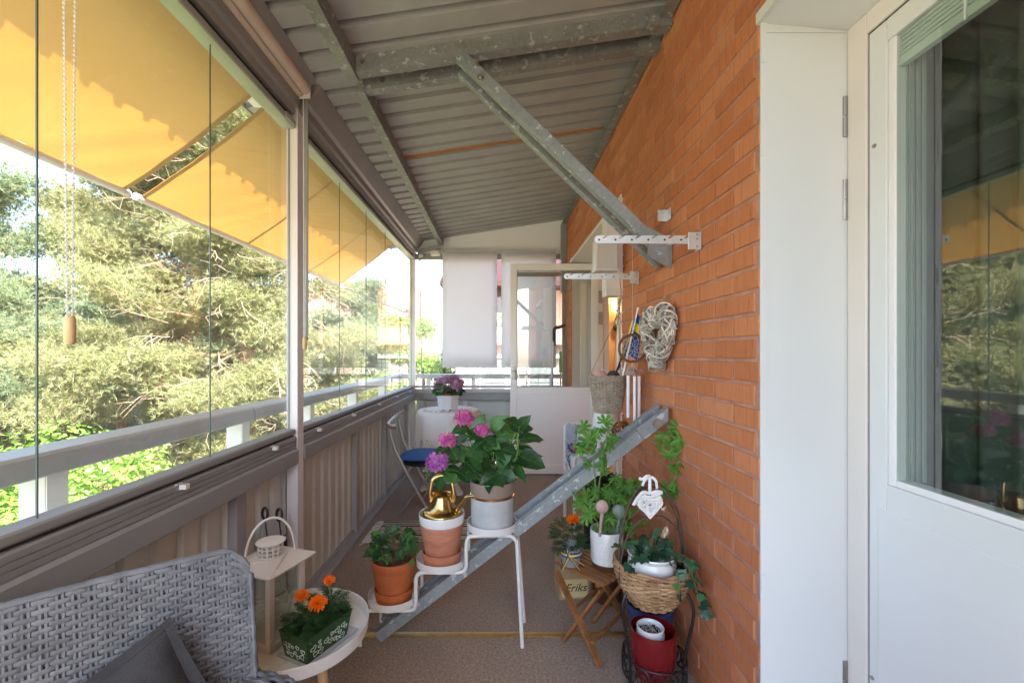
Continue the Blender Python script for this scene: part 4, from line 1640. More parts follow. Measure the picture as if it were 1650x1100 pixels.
# neighbouring pink house across the end of the balcony
pw = mat('pink_panels', (0.50, 0.36, 0.32), .85, 0, .04, 2)
dr_ = mat('dark_red_boards', (0.045, 0.007, 0.006), .6, 0, .1, 4)
nh = thing('row_house', 'pink panelled neighbour house with tiled roofs behind the roller blinds', 'house', (1.2, 12, GZ))
b = MB()
b.bx(-1.15, 7.5, 11.6, 20, GZ, 1.62)
b.build('wall', pw, nh)
b = MB()
b.add([(-1.35, 11.25, 1.66), (7.7, 11.25, 1.66), (7.7, 13.6, 2.25), (-1.35, 13.6, 2.25), (-1.35, 11.25, 1.60), (7.7, 11.25, 1.60), (7.7, 13.6, 2.19), (-1.35, 13.6, 2.19)],
      [(0, 1, 2, 3), (7, 6, 5, 4), (0, 4, 5, 1), (1, 5, 6, 2), (3, 2, 6, 7), (0, 3, 7, 4)])
b.build('lower_roof', brick_mat('pink_tiles', (0.46, 0.27, 0.23), (0.50, 0.32, 0.27), (0.34, 0.20, 0.17), .2, .2, .03, ('X', 'Y')), nh)
b = MB()
b.bx(-.9, 7.5, 13.605, 20, 1.63, 3.35)
b.build('upper_wall', hw, nh)
b = MB()
b.prism([(12.7, 3.36), (12.7, 3.5), (16.8, 5.3), (20.8, 3.5), (20.8, 3.36)], 'x', -1.75, 8)
b.build('roof', dr_, nh)
b = MB()
b.bx(-.2, .9, 13.3, 13.6, 2.62, 3.35)
b.build('red_gable_boards', dr_, nh)
b = MB()
b.bx(-.25, .95, 13.2, 13.29, 2.52, 2.60)
b.bar((-.2, 13.25, 2.5), (.8, 13.25, 1.95), .06, .06)
b.build('balcony_frame', M['alu_g'], nh)
b = MB()
for x in np.arange(-1.1, 7.4, .24):
    b.bx(x, x + .012, 11.585, 11.599, GZ, 1.59)
b.build('panel_joint', M['taupe'], nh)
for x0 in (-.55, .75, 2.2):
    b = MB()
    b.bx(x0, x0 + .75, 11.55, 11.584, .2, 1.2)
    wf = b.build('window', M['white'], nh)
    b = MB()
    b.bx(x0 + .06, x0 + .69, 11.54, 11.549, .26, 1.14)
    b.build('pane', wm, wf)
b = MB()
b.bx(-1.2, 7.5, 11.45, 11.583, 1.25, 1.36)
b.build('white_band', M['white'], nh)
# ------------------------------------------------------------------ plant helpers
UP = Vector((0, 0, 1))


def leafshape(b, base, d, up, L, W, us, vsx, fold=.18, droop=.25, wav=0.0, veins=None):
    d = d.normalized()
    s = d.cross(up)
    if s.length < 1e-3:
        s = d.cross(Vector((1, .3, .2)))
    s.normalize()
    u = s.cross(d).normalized()
    vs, fs = [], []
    for i, (a, v) in enumerate(zip(us, vsx)):
        c = base + d * L * a - u * droop * L * a * a
        wv = wav * math.sin(i * 2.1) * W
        vs += [c + s * W * v + u * (fold * W * v + wv), c, c - s * W * v + u * (fold * W * v - wv)]
    for i in range(len(us) - 1):
        k = i * 3
        fs += [(k, k + 1, k + 4, k + 3), (k + 1, k + 2, k + 5, k + 4)]
    b.add(vs, fs, 0, True)
    if veins is not None:
        off = u * .0006
        veins.tube([vs[3 * i + 1] + off for i in range(len(us))], [.0011 * (1 - .7 * a) for a in us], 4)
        for i in range(1, len(us) - 2):
            for q in (0, 2):
                veins.tube([vs[3 * i + 1] + off, vs[3 * (i + 1) + 1].lerp(vs[3 * (i + 1) + q], .86) + off], [.0006, .0003], 3)


OVATE = ([0, .06, .2, .4, .6, .78, .92, 1.0], [.02, .18, .40, .50, .44, .28, .11, 0.005])
SLIM = ([0, .3, .7, 1.0], [.03, .5, .38, .01])


def fan(b, base, d, up, outline, L, center=(.3, 0), cup=.12):
    """flat lobed leaf: outline in (along, across), drawn as a fan from its middle"""
    d = d.normalized()
    s = d.cross(up)
    if s.length < 1e-3:
        s = d.cross(Vector((1, .3, .2)))
    s.normalize()
    u = s.cross(d).normalized()

    def mk(p):
        r2 = (p[0] - center[0]) ** 2 + p[1] ** 2
        return base + d * L * p[0] + s * L * p[1] - u * L * cup * r2 + u * L * .05 * math.sin(p[1] * 9)
    vs = [mk(center)] + [mk(p) for p in outline]
    n = len(outline)
    b.add(vs, [(0, 1 + i, 1 + (i + 1) % n) for i in range(n)], 0, True)


_iv = [(0, .0), (-.10, .20), (.0, .36), (.16, .46), (.26, .34), (.46, .44), (.60, .30), (.68, .17), (1.0, 0)]
IVY = _iv + [(a, -c) for a, c in _iv[::-1][1:-1]]
GER = []
for k in range(7):
    a = R(-135 + 45 * k)
    for da, r in ((-22, .30), (-15, .62), (-10, .86), (-5, .74), (0, 1.0), (5, .76), (10, .88), (15, .62)):
        aa = a + R(da)
        rr = r * (1 - .12 * abs(k - 3) / 3)
        GER.append((rr * math.cos(aa), rr * math.sin(aa)))


def floret(b, c, n, r):
    s, u = frame_for(n)
    a0 = random.uniform(0, PI)
    vs = [c - n * r * .25]
    for k in range(4):
        a = a0 + k * PI / 2
        for da, rr, hh in ((-.62, .78, .0), (0, 1.05, .12), (.62, .78, 0)):
            vs.append(c + (s * math.cos(a + da) + u * math.sin(a + da)) * r * rr + n * r * (hh + random.uniform(-.1, .15)))
    fs = []
    for k in range(4):
        i = 1 + k * 3
        fs += [(0, i, i + 1), (0, i + 1, i + 2)]
    b.add(vs, fs, 0, False)


def mophead(name, c, r, m, parent, n=70, squash=.85):
    b = MB()
    c = Vector(c)
    for i in range(n):
        z = 1 - 1.75 * (i + .5) / n
        a = i * 2.39996
        q = math.sqrt(max(0, 1 - z * z))
        nrm = Vector((q * math.cos(a), q * math.sin(a), z))
        p = c + Vector((nrm.x * r, nrm.y * r, nrm.z * r * squash)) * random.uniform(.80, 1.06)
        floret(b, p, (nrm + rv(.4)).normalized(), r * random.uniform(.30, .40))
    return b.build(name, m, parent)


def pompon(name, c, r, parent, m=None, n=170):
    """marigold flower: frilled petals in a half ball"""
    b = MB()
    c = Vector(c)
    for i in range(n):
        z = 1 - 1.25 * (i + .5) / n
        a = i * 2.39996
        q = math.sqrt(max(0, 1 - z * z))
        nrm = Vector((q * math.cos(a), q * math.sin(a), z * .8 + .1)).normalized()
        p0 = c + nrm * r * .45
        p1 = c + (nrm + rv(.28)).normalized() * r * random.uniform(.8, 1.2)
        s, u = frame_for(nrm)
        s = (s + u * random.uniform(-.8, .8)).normalized()
        w_ = r * .17
        e = s * w_
        b.add([p0 - e * .4, p0 + e * .4, p1 + e + u * w_ * .5, p1 + nrm * w_ * .4 - u * w_ * .5, p1 - e + u * w_ * .4], [(0, 1, 2, 3), (0, 3, 4)], 0, False)
    return b.build(name, m or M['mar_fl'], parent)


def ivy_plant(b, stems, c, r, n, L=.05, zt=.10, drop=0.0):
    """ivy leaves spilling from a pot mouth at c"""
    c = Vector(c)
    for i in range(n):
        a = random.uniform(0, 2 * PI)
        q = r * math.sqrt(random.uniform(.05, 1.25))
        p = c + Vector((q * math.cos(a), q * math.sin(a), random.uniform(0, zt) * (1.15 - q / r * .6)))
        d = Vector((math.cos(a), math.sin(a), random.uniform(-.6, .35))) + rv(.5)
        up = (UP + rv(.5) + Vector((0, -.5, 0))).normalized()
        fan(b, p, d, up, IVY, L * random.uniform(.6, 1.15))
        if i % 3 == 0:
            stems.tube(spline([c + rv(.3 * r), c.lerp(p, .6) + Vector((0, 0, .02)), p], 3), .0012, 4)


def shoot(b, stems, pts, n, L, r=.0016):
    sp = spline(pts, 8)
    stems.tube(sp, r, 5)
    for i in range(n):
        p = sp[min(len(sp) - 1, int((i + .6) / n * len(sp)))]
        d = rv(1) + Vector((0, -.4, .1))
        fan(b, p, d, (UP + Vector((0, -.8, 0)) + rv(.4)).normalized(), IVY, L * random.uniform(.7, 1.1))


def pot(name, c, prof, m, parent=None, seg=40, mod=None):
    b = MB()
    b.lathe(prof, c, seg, 0, mod)
    return b.build(name, m, parent, sharp=38)


def cup(r0, r1, z0, z1, t=.005, lip=.0, depth=None):
    """closed profile of an open vessel: outside up, over the rim, inside down"""
    return [(.0005, z0), (r0 * .93, z0), (r0, z0 + .004), (r1, z1 - .003), (r1 - t * .3, z1), (r1 - t * .8, z1), (r1 - t, z1 - .003), (r0 - t, z0 + .008), (.0005, z0 + .008)]


def soil(name, c, r, z, m, parent):
    b = MB()
    c = Vector(c)
    b.grid(lambda u, v: Vector((c.x + r * v * math.cos(u * 2 * PI), c.y + r * v * math.sin(u * 2 * PI),
                                z + .012 * noise.noise(Vector((math.cos(u * 2 * PI) * v * 5, math.sin(u * 2 * PI) * v * 5, c.x * 9))) + .006 * (1 - v))), 24, 6)
    return b.build(name, m, parent)


def wickerwork(name, c, rz, rows, stakes, sr, amp, m, parent=None, squash=.8, mtx=None, stake_r=None):
    """basket weave: rows of strands that pass in and out of upright stakes. rz(t) -> (radius, z)"""
    b = MB()
    c = Vector(c)
    seg = stakes * 4
    for j in range(rows):
        t = j / (rows - 1)
        r, z = rz(t)
        pts = []
        for i in range(seg):
            a = 2 * PI * i / seg
            k = r + amp * math.cos(stakes * a / 2 * 1.0 + j * PI + (0 if stakes % 2 == 0 else a / 2)) + random.uniform(-1, 1) * sr * .25
            p = Vector((k * math.cos(a), k * math.sin(a), z + random.uniform(-1, 1) * sr * .3))
            pts.append(c + (mtx @ p if mtx is not None else p))
        b.tube(pts, [sr * random.uniform(.8, 1.15) for _ in pts], 5, True)
    for i in range(stakes):
        a = 2 * PI * (i + .5) / stakes
        pts = []
        for j in range(9):
            r, z = rz(j / 8)
            p = Vector((r * math.cos(a), r * math.sin(a), z))
            pts.append(c + (mtx @ p if mtx is not None else p))
        b.tube(pts, stake_r or sr * .9, 5)
    # dark floor and lining so that light does not pass
    return b.build(name, m, parent)


# ------------------------------------------------------------------ stepped plant stand and what stands on it
TR = [Vector((-.510, 2.10, .176)), Vector((-.279, 2.10, .352)), Vector((-.036, 2.10, .522))]
ps = thing('plant_stand', 'white metal stepped stand holding three round trays over the strut', 'plant stand', (-.25, 2.1, 0))
for c in TR:
    b = MB()
    r = .121
    b.lathe([(.0005, 0), (r - .006, 0), (r, .004), (r + .001, .036), (r - .001, .037), (r - .003, .036), (r - .004, .006), (.0005, .005)], c, 48)
    b.build('tray', M['table_w'], ps)
wr = .0095
b = MB()
for yo in (-.075, .075):
    y = 2.10 + yo
    if yo < 0:
        pth = [(-.65, y - .0, .001), (-.655, y, .10), (-.645, y, .145), (-.61, y, .164), (-.53, y, .166), (-.42, y, .166), (-.395, y, .18), (-.39, y, .21), (-.39, y, .30), (-.38, y, .334), (-.35, y, .343),
               (-.28, y, .343), (-.185, y, .343), (-.16, y, .36), (-.155, y, .39), (-.155, y, .47), (-.145, y, .503), (-.12, y, .512), (-.03, y, .512), (.05, y, .512), (.075, y, .49), (.082, y, .45), (.105, y - .01, .001)]
    else:
        pth = [(-.60, y + .03, .001), (-.60, y + .02, .10), (-.595, y, .15), (-.57, y, .166), (-.50, y, .166), (-.42, y, .166), (-.395, y, .18), (-.39, y, .21), (-.39, y, .30), (-.38, y, .334), (-.35, y, .343),
               (-.28, y, .343), (-.185, y, .343), (-.16, y, .36), (-.155, y, .39), (-.155, y, .47), (-.145, y, .503), (-.12, y, .512), (-.03, y, .512), (.055, y, .512), (.08, y, .49), (.09, y, .45), (.125, y + .03, .001)]
    b = MB()
    b.tube(spline(pth, 3), wr, 10)
    b.build('frame', M['table_w'], ps)

# lowest tray: small ivy in a terracotta pot
c = TR[0]
iv = thing('potted_ivy', 'small ivy wrapped in cellophane in an orange terracotta pot on the lowest tray', 'potted plant', (c.x, c.y, c.z + .006))
z0 = .006
pot('saucer', c, [(.0005, z0), (.078, z0), (.084, z0 + .004), (.094, z0 + .056), (.092, z0 + .058), (.088, z0 + .056), (.078, z0 + .008), (.0005, z0 + .008)], M['terra'], iv)
pot('pot', c, [(.0005, z0 + .009), (.072, z0 + .009), (.076, z0 + .014), (.101, z0 + .152), (.101, z0 + .154), (.104, z0 + .158), (.108, z0 + .196), (.106, z0 + .2), (.102, z0 + .2), (.100, z0 + .196), (.094, z0 + .15), (.0005, z0 + .15)], M['terra'], iv)
soil('soil', c, .094, c.z + .17, M['soil2'], iv)
st = MB(); b = MB()
ivy_plant(b, st, c + Vector((0, .0, .235)), .088, 70, .058, .12)
shoot(b, st, [c + Vector((-.02, -.02, .22)), c + Vector((0, -.03, .32)), c + Vector((.02, -.04, .38))], 4, .045)
shoot(b, st, [c + Vector((.05, 0, .23)), c + Vector((.10, -.04, .28)), c + Vector((.105, -.06, .20))], 5, .05)
b.build('foliage', M['ivy'], iv)
st.build('stems', M['stem_b'], iv)


def cellophane(c, r, z0, z1, parent, seed):
    b = MB()
    b.grid(lambda u, v: Vector((c.x + (r + .02 * v + .018 * noise.noise(Vector((u * 9, v * 3, seed)))) * math.cos(u * 2 * PI),
                                c.y + (r + .02 * v + .018 * noise.noise(Vector((u * 9, v * 3, seed)))) * math.sin(u * 2 * PI),
                                z0 + (z1 - z0) * v + .02 * v * noise.noise(Vector((u * 11, 3, seed))))), 46, 6)
    return b.build('cellophane', M['cello'], parent)


cellophane(c, .09, c.z + .19, c.z + .275, iv, 2.0)

# middle tray: pale terracotta pot with a white inner pot and the brass watering can
c = TR[1]
tp_ = thing('terracotta_pot', 'pale terracotta pot with saucer and a white inner pot on the middle tray', 'flower pot', (c.x, c.y, c.z + .006))
pot('saucer', c, [(.0005, z0), (.082, z0), (.088, z0 + .004), (.096, z0 + .058), (.095, z0 + .06), (.090, z0 + .058), (.08, z0 + .008), (.0005, z0 + .008)], M['terra2'], tp_)
pot('pot', c, [(.0005, z0 + .009), (.070, z0 + .009), (.074, z0 + .014), (.104, z0 + .185), (.104, z0 + .19), (.099, z0 + .19), (.09, z0 + .15), (.0005, z0 + .15)], M['terra2'], tp_)
pot('inner_pot', c, [(.085, z0 + .151), (.101, z0 + .1905), (.1065, z0 + .195), (.110, z0 + .236), (.1085, z0 + .239), (.1055, z0 + .237), (.098, z0 + .19), (.0005, z0 + .188)], M['ceramic'], tp_)
kz = c.z + z0 + .206
ket = thing('watering_can', 'brass kettle shaped watering can sitting in the white rimmed terracotta pot', 'watering can', (c.x, c.y, kz))
pot('body', (c.x, c.y, kz), [(.0005, 0), (.080, 0), (.090, .005), (.094, .014), (.094, .030), (.091, .037), (.083, .042), (.079, .043), (.070, .052), (.060, .070), (.052, .090), (.046, .106), (.044, .112), (.048, .117), (.050, .121), (.046, .123), (.041, .118), (.040, .10), (.0005, .09)], M['brass'], ket, 48)
b = MB()
hc = Vector((c.x, c.y, kz + .140))
hp = spline([hc + Vector((-.055, -.008, -.055)), hc + Vector((-.057, -.006, -.01)), hc + Vector((-.044, 0, .045)), hc + Vector((0, .002, .068)), hc + Vector((.042, 0, .045)), hc + Vector((.056, -.006, -.01)), hc + Vector((.058, -.008, -.055))], 6)
b.tube(hp, .0105, 12, flat=.75, up=(0, 1, 0))
b.build('handle', M['brass'], ket)
b = MB()
sp = spline([(c.x + .075, c.y - .02, kz + .052), (c.x + .105, c.y - .03, kz + .085), (c.x + .118, c.y - .034, kz + .112), (c.x + .14, c.y - .04, kz + .122), (c.x + .168, c.y - .045, kz + .128)], 5)
b.tube(sp, [.012 - .006 * i / (len(sp) - 1) for i in range(len(sp))], 10)
b.build('spout', M['brass'], ket)

# top tray: big hydrangea
c = TR[2]
hy = thing('potted_hydrangea', 'big pink and purple hydrangea in a grey marbled pot on the highest tray', 'potted plant', (c.x, c.y, c.z + .006))
pot('pot', c, [(.0005, z0), (.098, z0), (.101, z0 + .003), (.1035, z0 + .150), (.1035, z0 + .1505), (.095, z0 + .1505), (.095, z0 + .14), (.0005, z0 + .14)], M['pale_grey_stone'], hy)
pot('copper_band', c, [(.1036, z0 + .1505), (.107, z0 + .152), (.107, z0 + .160), (.1036, z0 + .162), (.100, z0 + .162)], M['copper'], hy)
pot('inner_pot', c, [(.094, z0 + .15), (.101, z0 + .1625), (.1045, z0 + .17), (.108, z0 + .222), (.107, z0 + .226), (.103, z0 + .226), (.100, z0 + .22), (.095, z0 + .16)], M['taupe_pot'], hy)
soil('soil', c, .102, c.z + .203, M['soil2'], hy)
s0 = Vector((c.x, c.y, c.z + .20))


def hp_(px, py, dy=0.0):
    return at(px, py, 2.1 + dy)


st = MB(); lv = MB()
heads = [((748, 674), -.02, .046, 'hyd_fl2'), ((705, 745), -.10, .050, 'hyd_fl'), ((721, 709), -.06, .040, 'hyd_fl2'), ((776, 693), -.05, .036, 'hyd_fl2'),
         ((806, 690), .06, .042, 'hyd_fl2'), ((801, 700), .10, .028, 'hyd_fl'), ((836, 757), .02, .016, 'hyd_fl2')]
for (px, dy, r, mm) in heads:
    p = hp_(px[0], px[1], dy)
    mophead('flower_head', p, r, M[mm], hy, 74 if r > .035 else 36)
    e = p - Vector((0, 0, r * .5))
    mid = s0.lerp(e, .55) + Vector(((e.x - s0.x) * .18, 0, .03 if p.z > s0.z + .06 else .07))
    sp = spline([s0 + rv(.03), mid, e], 8)
    st.tube(sp, [.0045 - .0018 * i / (len(sp) - 1) for i in range(len(sp))], 6)
    for k in (.45, .7, .92):
        q = sp[int(k * (len(sp) - 1))]
        for sgn in (1, -1):
            d = Vector((sgn * random.uniform(.5, 1), random.uniform(-.9, .3), random.uniform(-.5, .3)))
            leafshape(lv, q, d, (UP + Vector((0, -.6, 0)) + rv(.3)).normalized(), random.uniform(.065, .105), random.uniform(.052, .075), *OVATE, fold=.2, droop=random.uniform(.15, .5), wav=.05, veins=st)
# the tall leafy shoot on the right
sp = spline([s0 + Vector((.05, -.02, 0)), hp_(832, 735, -.04), hp_(834, 705, -.04), hp_(836, 686, -.05)], 8)
st.tube(sp, [.0055 - .002 * i / (len(sp) - 1) for i in range(len(sp))], 6)
big = [((834, 708), (872, 704), (0, -.5, .9), .075), ((834, 704), (795, 690), (0, -.7, .8), .080), ((833, 732), (873, 752), (.2, -.8, .5), .105), ((832, 735), (842, 775), (-.9, -.4, .2), .06),
       ((830, 738), (792, 712), (0, -.8, .6), .085), ((836, 690), (850, 676), (.1, -.8, .5), .05), ((836, 690), (822, 680), (0, -.8, .5), .05), ((836, 692), (858, 690), (.2, -.6, .7), .06), ((834, 690), (840, 700), (0, -1, .1), .05),
       ((800, 758), (825, 772), (0, -.9, .4), .085), ((790, 752), (760, 735), (0, -.8, .5), .10), ((785, 745), (770, 775), (-.3, -.8, .2), .075), ((800, 745), (822, 735), (.1, -.8, .5), .09), ((770, 740), (735, 728), (0, -.7, .6), .085),
       ((760, 735), (745, 752), (-.3, -.7, .5), .075), ((752, 722), (722, 735), (-.2, -.8, .5), .075), ((735, 712), (708, 725), (-.5, -.6, .5), .06), ((715, 760), (735, 775), (.4, -.8, .2), .075), ((712, 765), (706, 790), (-.4, -.9, .1), .055),
       ((778, 705), (755, 700), (0, -.5, .8), .06), ((780, 712), (802, 722), (0, -.6, .8), .07), ((796, 720), (826, 728), (.2, -.6, .8), .08), ((765, 705), (742, 690), (0, -.4, .9), .055), ((790, 690), (812, 676), (.3, -.7, .5), .065),
       ((760, 700), (780, 672), (.3, -.6, .6), .05), ((748, 690), (766, 680), (.1, -.6, .7), .05), ((806, 760), (780, 778), (0, -.9, .3), .06), ((815, 745), (842, 730), (.3, -.8, .4), .075), ((818, 712), (800, 700), (0, -.8, .5), .08)]
for (a_, e_, up, wd) in big:
    dy = random.uniform(-.10, .0)
    p, q = hp_(a_[0], a_[1], dy * .5), hp_(e_[0], e_[1], dy + random.uniform(-.04, .03))
    L = (q - p).length * 1.12
    leafshape(lv, p, q - p + Vector((0, 0, .012)), Vector(up).normalized(), L, max(wd, L * .66), *OVATE, fold=random.uniform(.15, .32), droop=random.uniform(.1, .4), wav=.06, veins=st)
    sp = spline([s0 + rv(.03), s0.lerp(p, .6) + Vector((0, -.01, .02)), p], 5)
    st.tube(sp, .0022, 5)
for k in range(34):
    a = random.uniform(0, 2 * PI)
    q = s0 + Vector((math.cos(a) * random.uniform(.02, .16), math.sin(a) * random.uniform(.0, .11), random.uniform(.03, .24)))
    leafshape(lv, q, Vector((math.cos(a), math.sin(a), random.uniform(-.3, .4))), (UP + Vector((0, -.4, 0)) + rv(.4)).normalized(), random.uniform(.07, .12), random.uniform(.05, .08), *OVATE, fold=.2, droop=.3, wav=.03)
    st.tube(spline([s0 + rv(.02), s0.lerp(q, .5) + Vector((0, 0, .02)), q], 4), .002, 4)
lv.build('foliage', M['hyd_leaf'], hy)
st.build('stems', M['stem'], hy)

# ------------------------------------------------------------------ table with cloth and hydrangea at the far end
tc_ = Vector((-.52, 4.42, 0))
tz = .795
tb = thing('round_table', 'small round garden table with white feet under the linen cloth', 'table', tc_)
b = MB()
b.lathe([(.0005, tz - .03), (.30, tz - .03), (.305, tz - .025), (.305, tz - .008), (.0005, tz - .008)], tc_, 40)
b.build('table_top', M['white'], tb)
b = MB()
b.lathe([(.03, .05), (.028, tz - .031)], tc_, 16)
b.build('column', M['white'], tb)
for k in range(4):
    a = .5 + k * PI / 2
    b = MB()
    d = Vector((math.cos(a), math.sin(a), 0))
    b.bar(tc_ + Vector((0, 0, .12)) + d * .03, tc_ + Vector((0, 0, .02)) + d * .30, .06, .035)
    b.build('foot', M['white'], tb, bevel=.006)
b = MB()


def clothf(u, v):
    a = u * 2 * PI
    if v < .4:
        r = .315 * v / .4
        return Vector((tc_.x + r * math.cos(a), tc_.y + r * math.sin(a), tz))
    k = (v - .4) / .6
    sq = 1 + .30 * (max(abs(math.cos(a)), abs(math.sin(a))) ** -1 - 1) * k      # a square cloth: longer at its corners
    drop = (.33 + .16 * (1.0 - max(abs(math.cos(a + .4)), abs(math.sin(a + .4)))) / .29) * k
    r = .315 + .012 * min(1, k * 5) + k * (.025 + .020 * math.sin(a * 9 + 1) + .012 * math.sin(a * 16))
    return Vector((tc_.x + r * math.cos(a), tc_.y + r * math.sin(a), tz - .012 * min(1, k * 4) - drop + .0))


b.grid(clothf, 120, 26)
tcl = b.build('tablecloth', M['tablecloth'], solid=.0015)
tag(tcl, 'pale linen cloth with stitched flowers draped over the round table', 'tablecloth')
b = MB()
for i in range(9):
    a = R(200 + i * 20)
    pts = []
    for j in range(10):
        u = (a + .035 * j) / (2 * PI)
        p = clothf(u % 1, .86 + .055 * math.sin(j * 1.9 + i))
        n_ = Vector((p.x - tc_.x, p.y - tc_.y, 0)).normalized()
        pts.append(p + n_ * .003)
    b.tube(pts, .0009, 4)
    for j in (2, 6):
        for q in range(5):
            e = pts[j] + Vector((random.uniform(-.02, .02), 0, random.uniform(-.02, .02)))
            b.tube([pts[j], e], .0008, 3)
for i in range(10):
    a = R(195 + i * 16)
    p = Vector((tc_.x + .235 * math.cos(a), tc_.y + .235 * math.sin(a), tz + .002))
    for q in range(5):
        b.tube([p, p + Vector((random.uniform(-.03, .03), random.uniform(-.03, .03), 0))], .0016, 3)
b.build('embroidery', M['embroid'], tcl)
pc = Vector((-.515, 4.36, tz + .003))
th = thing('potted_hydrangea', 'mauve hydrangea in a white octagonal pot on the table cloth', 'potted plant', pc)
oct_ = lambda a: 1.0 / math.cos(((a + PI / 8) % (PI / 4)) - PI / 8) * .96
pot('pot', pc, [(.0005, .012), (.09, .012), (.095, .02), (.108, .125), (.116, .13), (.117, .15), (.113, .152), (.108, .148), (.1, .13), (.0005, .12)], M['white'], th, 48, oct_)
b = MB()
for k in range(8):
    a = k * PI / 4
    b.rbox(pc + Vector((.088 * math.cos(a), .088 * math.sin(a), .006)), (.02, .03, .012), a)
b.build('pot_feet', M['white'], th)
pot('inner_pot', pc, [(.06, .121), (.072, .17), (.068, .171), (.06, .15), (.0005, .15)], M['terra'], th)
lv = MB(); st = MB()
for k in range(70):
    a = random.uniform(0, 2 * PI)
    q = pc + Vector((math.cos(a) * random.uniform(.01, .12), math.sin(a) * random.uniform(.01, .12), random.uniform(.16, .26)))
    leafshape(lv, q, Vector((math.cos(a), math.sin(a), random.uniform(-.3, .4))), (UP + Vector((0, -.4, 0)) + rv(.4)).normalized(), random.uniform(.06, .09), .05, *OVATE)
for (px, py, r) in ((708, 622, .055), (722, 612, .058), (736, 621, .055), (728, 625, .045), (717, 626, .045), (733, 610, .045), (709, 614, .045), (742, 616, .04)):
    p = at(px, py, 4.36 + random.uniform(-.09, .09))
    mophead('flower_head', p, r, M['hyd_fl3'], th, 60)
    st.tube([pc + Vector((0, 0, .15)), p], .004, 5)
lv.build('foliage', M['hyd_leaf'], th)
st.build('stems', M['stem'], th)

# ------------------------------------------------------------------ folding chair with blue seat, rag rug
ch = thing('folding_chair', 'silver tubular folding chair with a blue padded seat by the table', 'chair', (-.68, 3.7, 0))
ya, yb = 3.60, 3.93
for y in (ya, yb):
    b = MB()
    b.tube(spline([(-.915, y, .775), (-.875, y, .60), (-.80, y, .44), (-.70, y, .25), (-.56, y, .01)], 6), .013, 10)
    b.build('side_tube', M['chrome'], ch)
    b = MB()
    b.tube([(-.50, y + .03, .47), (-.66, y + .03, .25), (-.845, y + .03, .008)], .009, 8)
    b.build('leg', M['chrome'], ch)
b = MB()
ym = (ya + yb) / 2
b.tube(spline([(-.845, ya - .045, .765), (-.90, ya - .03, .765), (-.935, ya + .04, .768), (-.95, ym, .772), (-.94, yb - .03, .79), (-.905, yb + .05, .815), (-.88, yb + .07, .83)], 6), .019, 12)
b.build('back_rest', M['chrome'], ch)
b = MB()
b.tube([(-.78, ya, .41), (-.78, yb, .41)], .008, 8)
b.tube([(-.64, ya, .15), (-.64, yb, .15)], .008, 8)
b.build('stretcher', M['chrome'], ch)
b = MB()
b.grid(lambda u, v: Vector((-.66, 3.765, .485)) + Vector(((u - .5) * .40 * (1 - .18 * abs(2 * v - 1) ** 3), (v - .5) * .38 * (1 - .18 * abs(2 * u - 1) ** 3), .045 * (1 - abs(2 * u - 1) ** 3) * (1 - abs(2 * v - 1) ** 3))), 20, 20)
b.grid(lambda u, v: Vector((-.66, 3.765, .485)) + Vector(((u - .5) * .40 * (1 - .18 * abs(2 * v - 1) ** 3), (.5 - v) * .38 * (1 - .18 * abs(2 * u - 1) ** 3), -.035 * (1 - abs(2 * u - 1) ** 4) * (1 - abs(2 * v - 1) ** 4))), 20, 20)
b.build('seat_pad', M['blue_seat'], ch)
b = MB()
b.lathe([(.0005, .42), (.15, .42), (.17, .425), (.17, .455), (.0005, .455)], (-.66, 3.765, 0), 28)
b.build('seat_base', M['black_fab'], ch)
rug_m = stripe_mat('rag_rug_stripes', [(0, (0.52, 0.49, 0.43)), (.30, (0.03, 0.035, 0.05)), (.42, (0.55, 0.52, 0.46)), (.55, (0.035, 0.06, 0.14)), (.62, (0.55, 0.52, 0.46)), (.80, (0.09, 0.09, 0.10)), (.88, (0.5, 0.48, 0.43))], 'Y', .165)
b = MB()
b.grid(lambda u, v: Vector((-.93 + u * .80, 3.10 + v * .40 + u * .10, .006 + .003 * noise.noise(Vector((u * 7, v * 5, 1))))), 24, 16)
rg = b.build('rag_rug', rug_m, solid=.006)
tag(rg, 'cream and navy striped rag rug on the carpet under the folding chair', 'rug')
b = MB()
for i in range(46):
    y = 3.10 + .40 * i / 45
    p = Vector((-.93, y, .008))
    b.tube(spline([p, p + Vector((-.03, random.uniform(-.015, .015), .004)), p + Vector((-.065, random.uniform(-.03, .03), -.003))], 3), .003, 4)
b.build('fringe', M['thread'], rg)

# ------------------------------------------------------------------ white armchair used as a plant shelf
ac = thing('metal_armchair', 'white tubular armchair against the brick wall, stacked with pots', 'chair', (.62, 3.3, 0))


def chp(x, y, z):
    return Vector((x, y, z))


b = MB()
b.tube(spline([(.555, 3.20, .006), (.552, 3.20, .45), (.553, 3.20, .585), (.565, 3.20, .605), (.60, 3.20, .612), (.70, 3.20, .612), (.765, 3.20, .61), (.78, 3.20, .59), (.783, 3.20, .45), (.785, 3.20, .006)], 4), .0125, 10)
b.build('arm_frame', M['plastic_w'], ac)
b = MB()
b.tube(spline([(.545, 3.62, .006), (.545, 3.62, .5), (.545, 3.62, .73), (.555, 3.62, .765), (.60, 3.62, .775), (.74, 3.62, .775), (.785, 3.62, .76), (.79, 3.62, .73), (.79, 3.62, .006)], 4), .0125, 10)
b.build('back_frame', M['plastic_w'], ac)
b = MB()
b.tube([(.545, 3.62, .50), (.553, 3.20, .42)], .008, 8)
b.tube([(.545, 3.62, .42), (.553, 3.20, .33)], .008, 8)
b.build('side_rail', M['plastic_w'], ac)
b = MB()
b.bx(.555, .785, 3.21, 3.62, .437, .452)
b.build('seat', M['black_fab'], ac, bevel=.004)
b = MB()
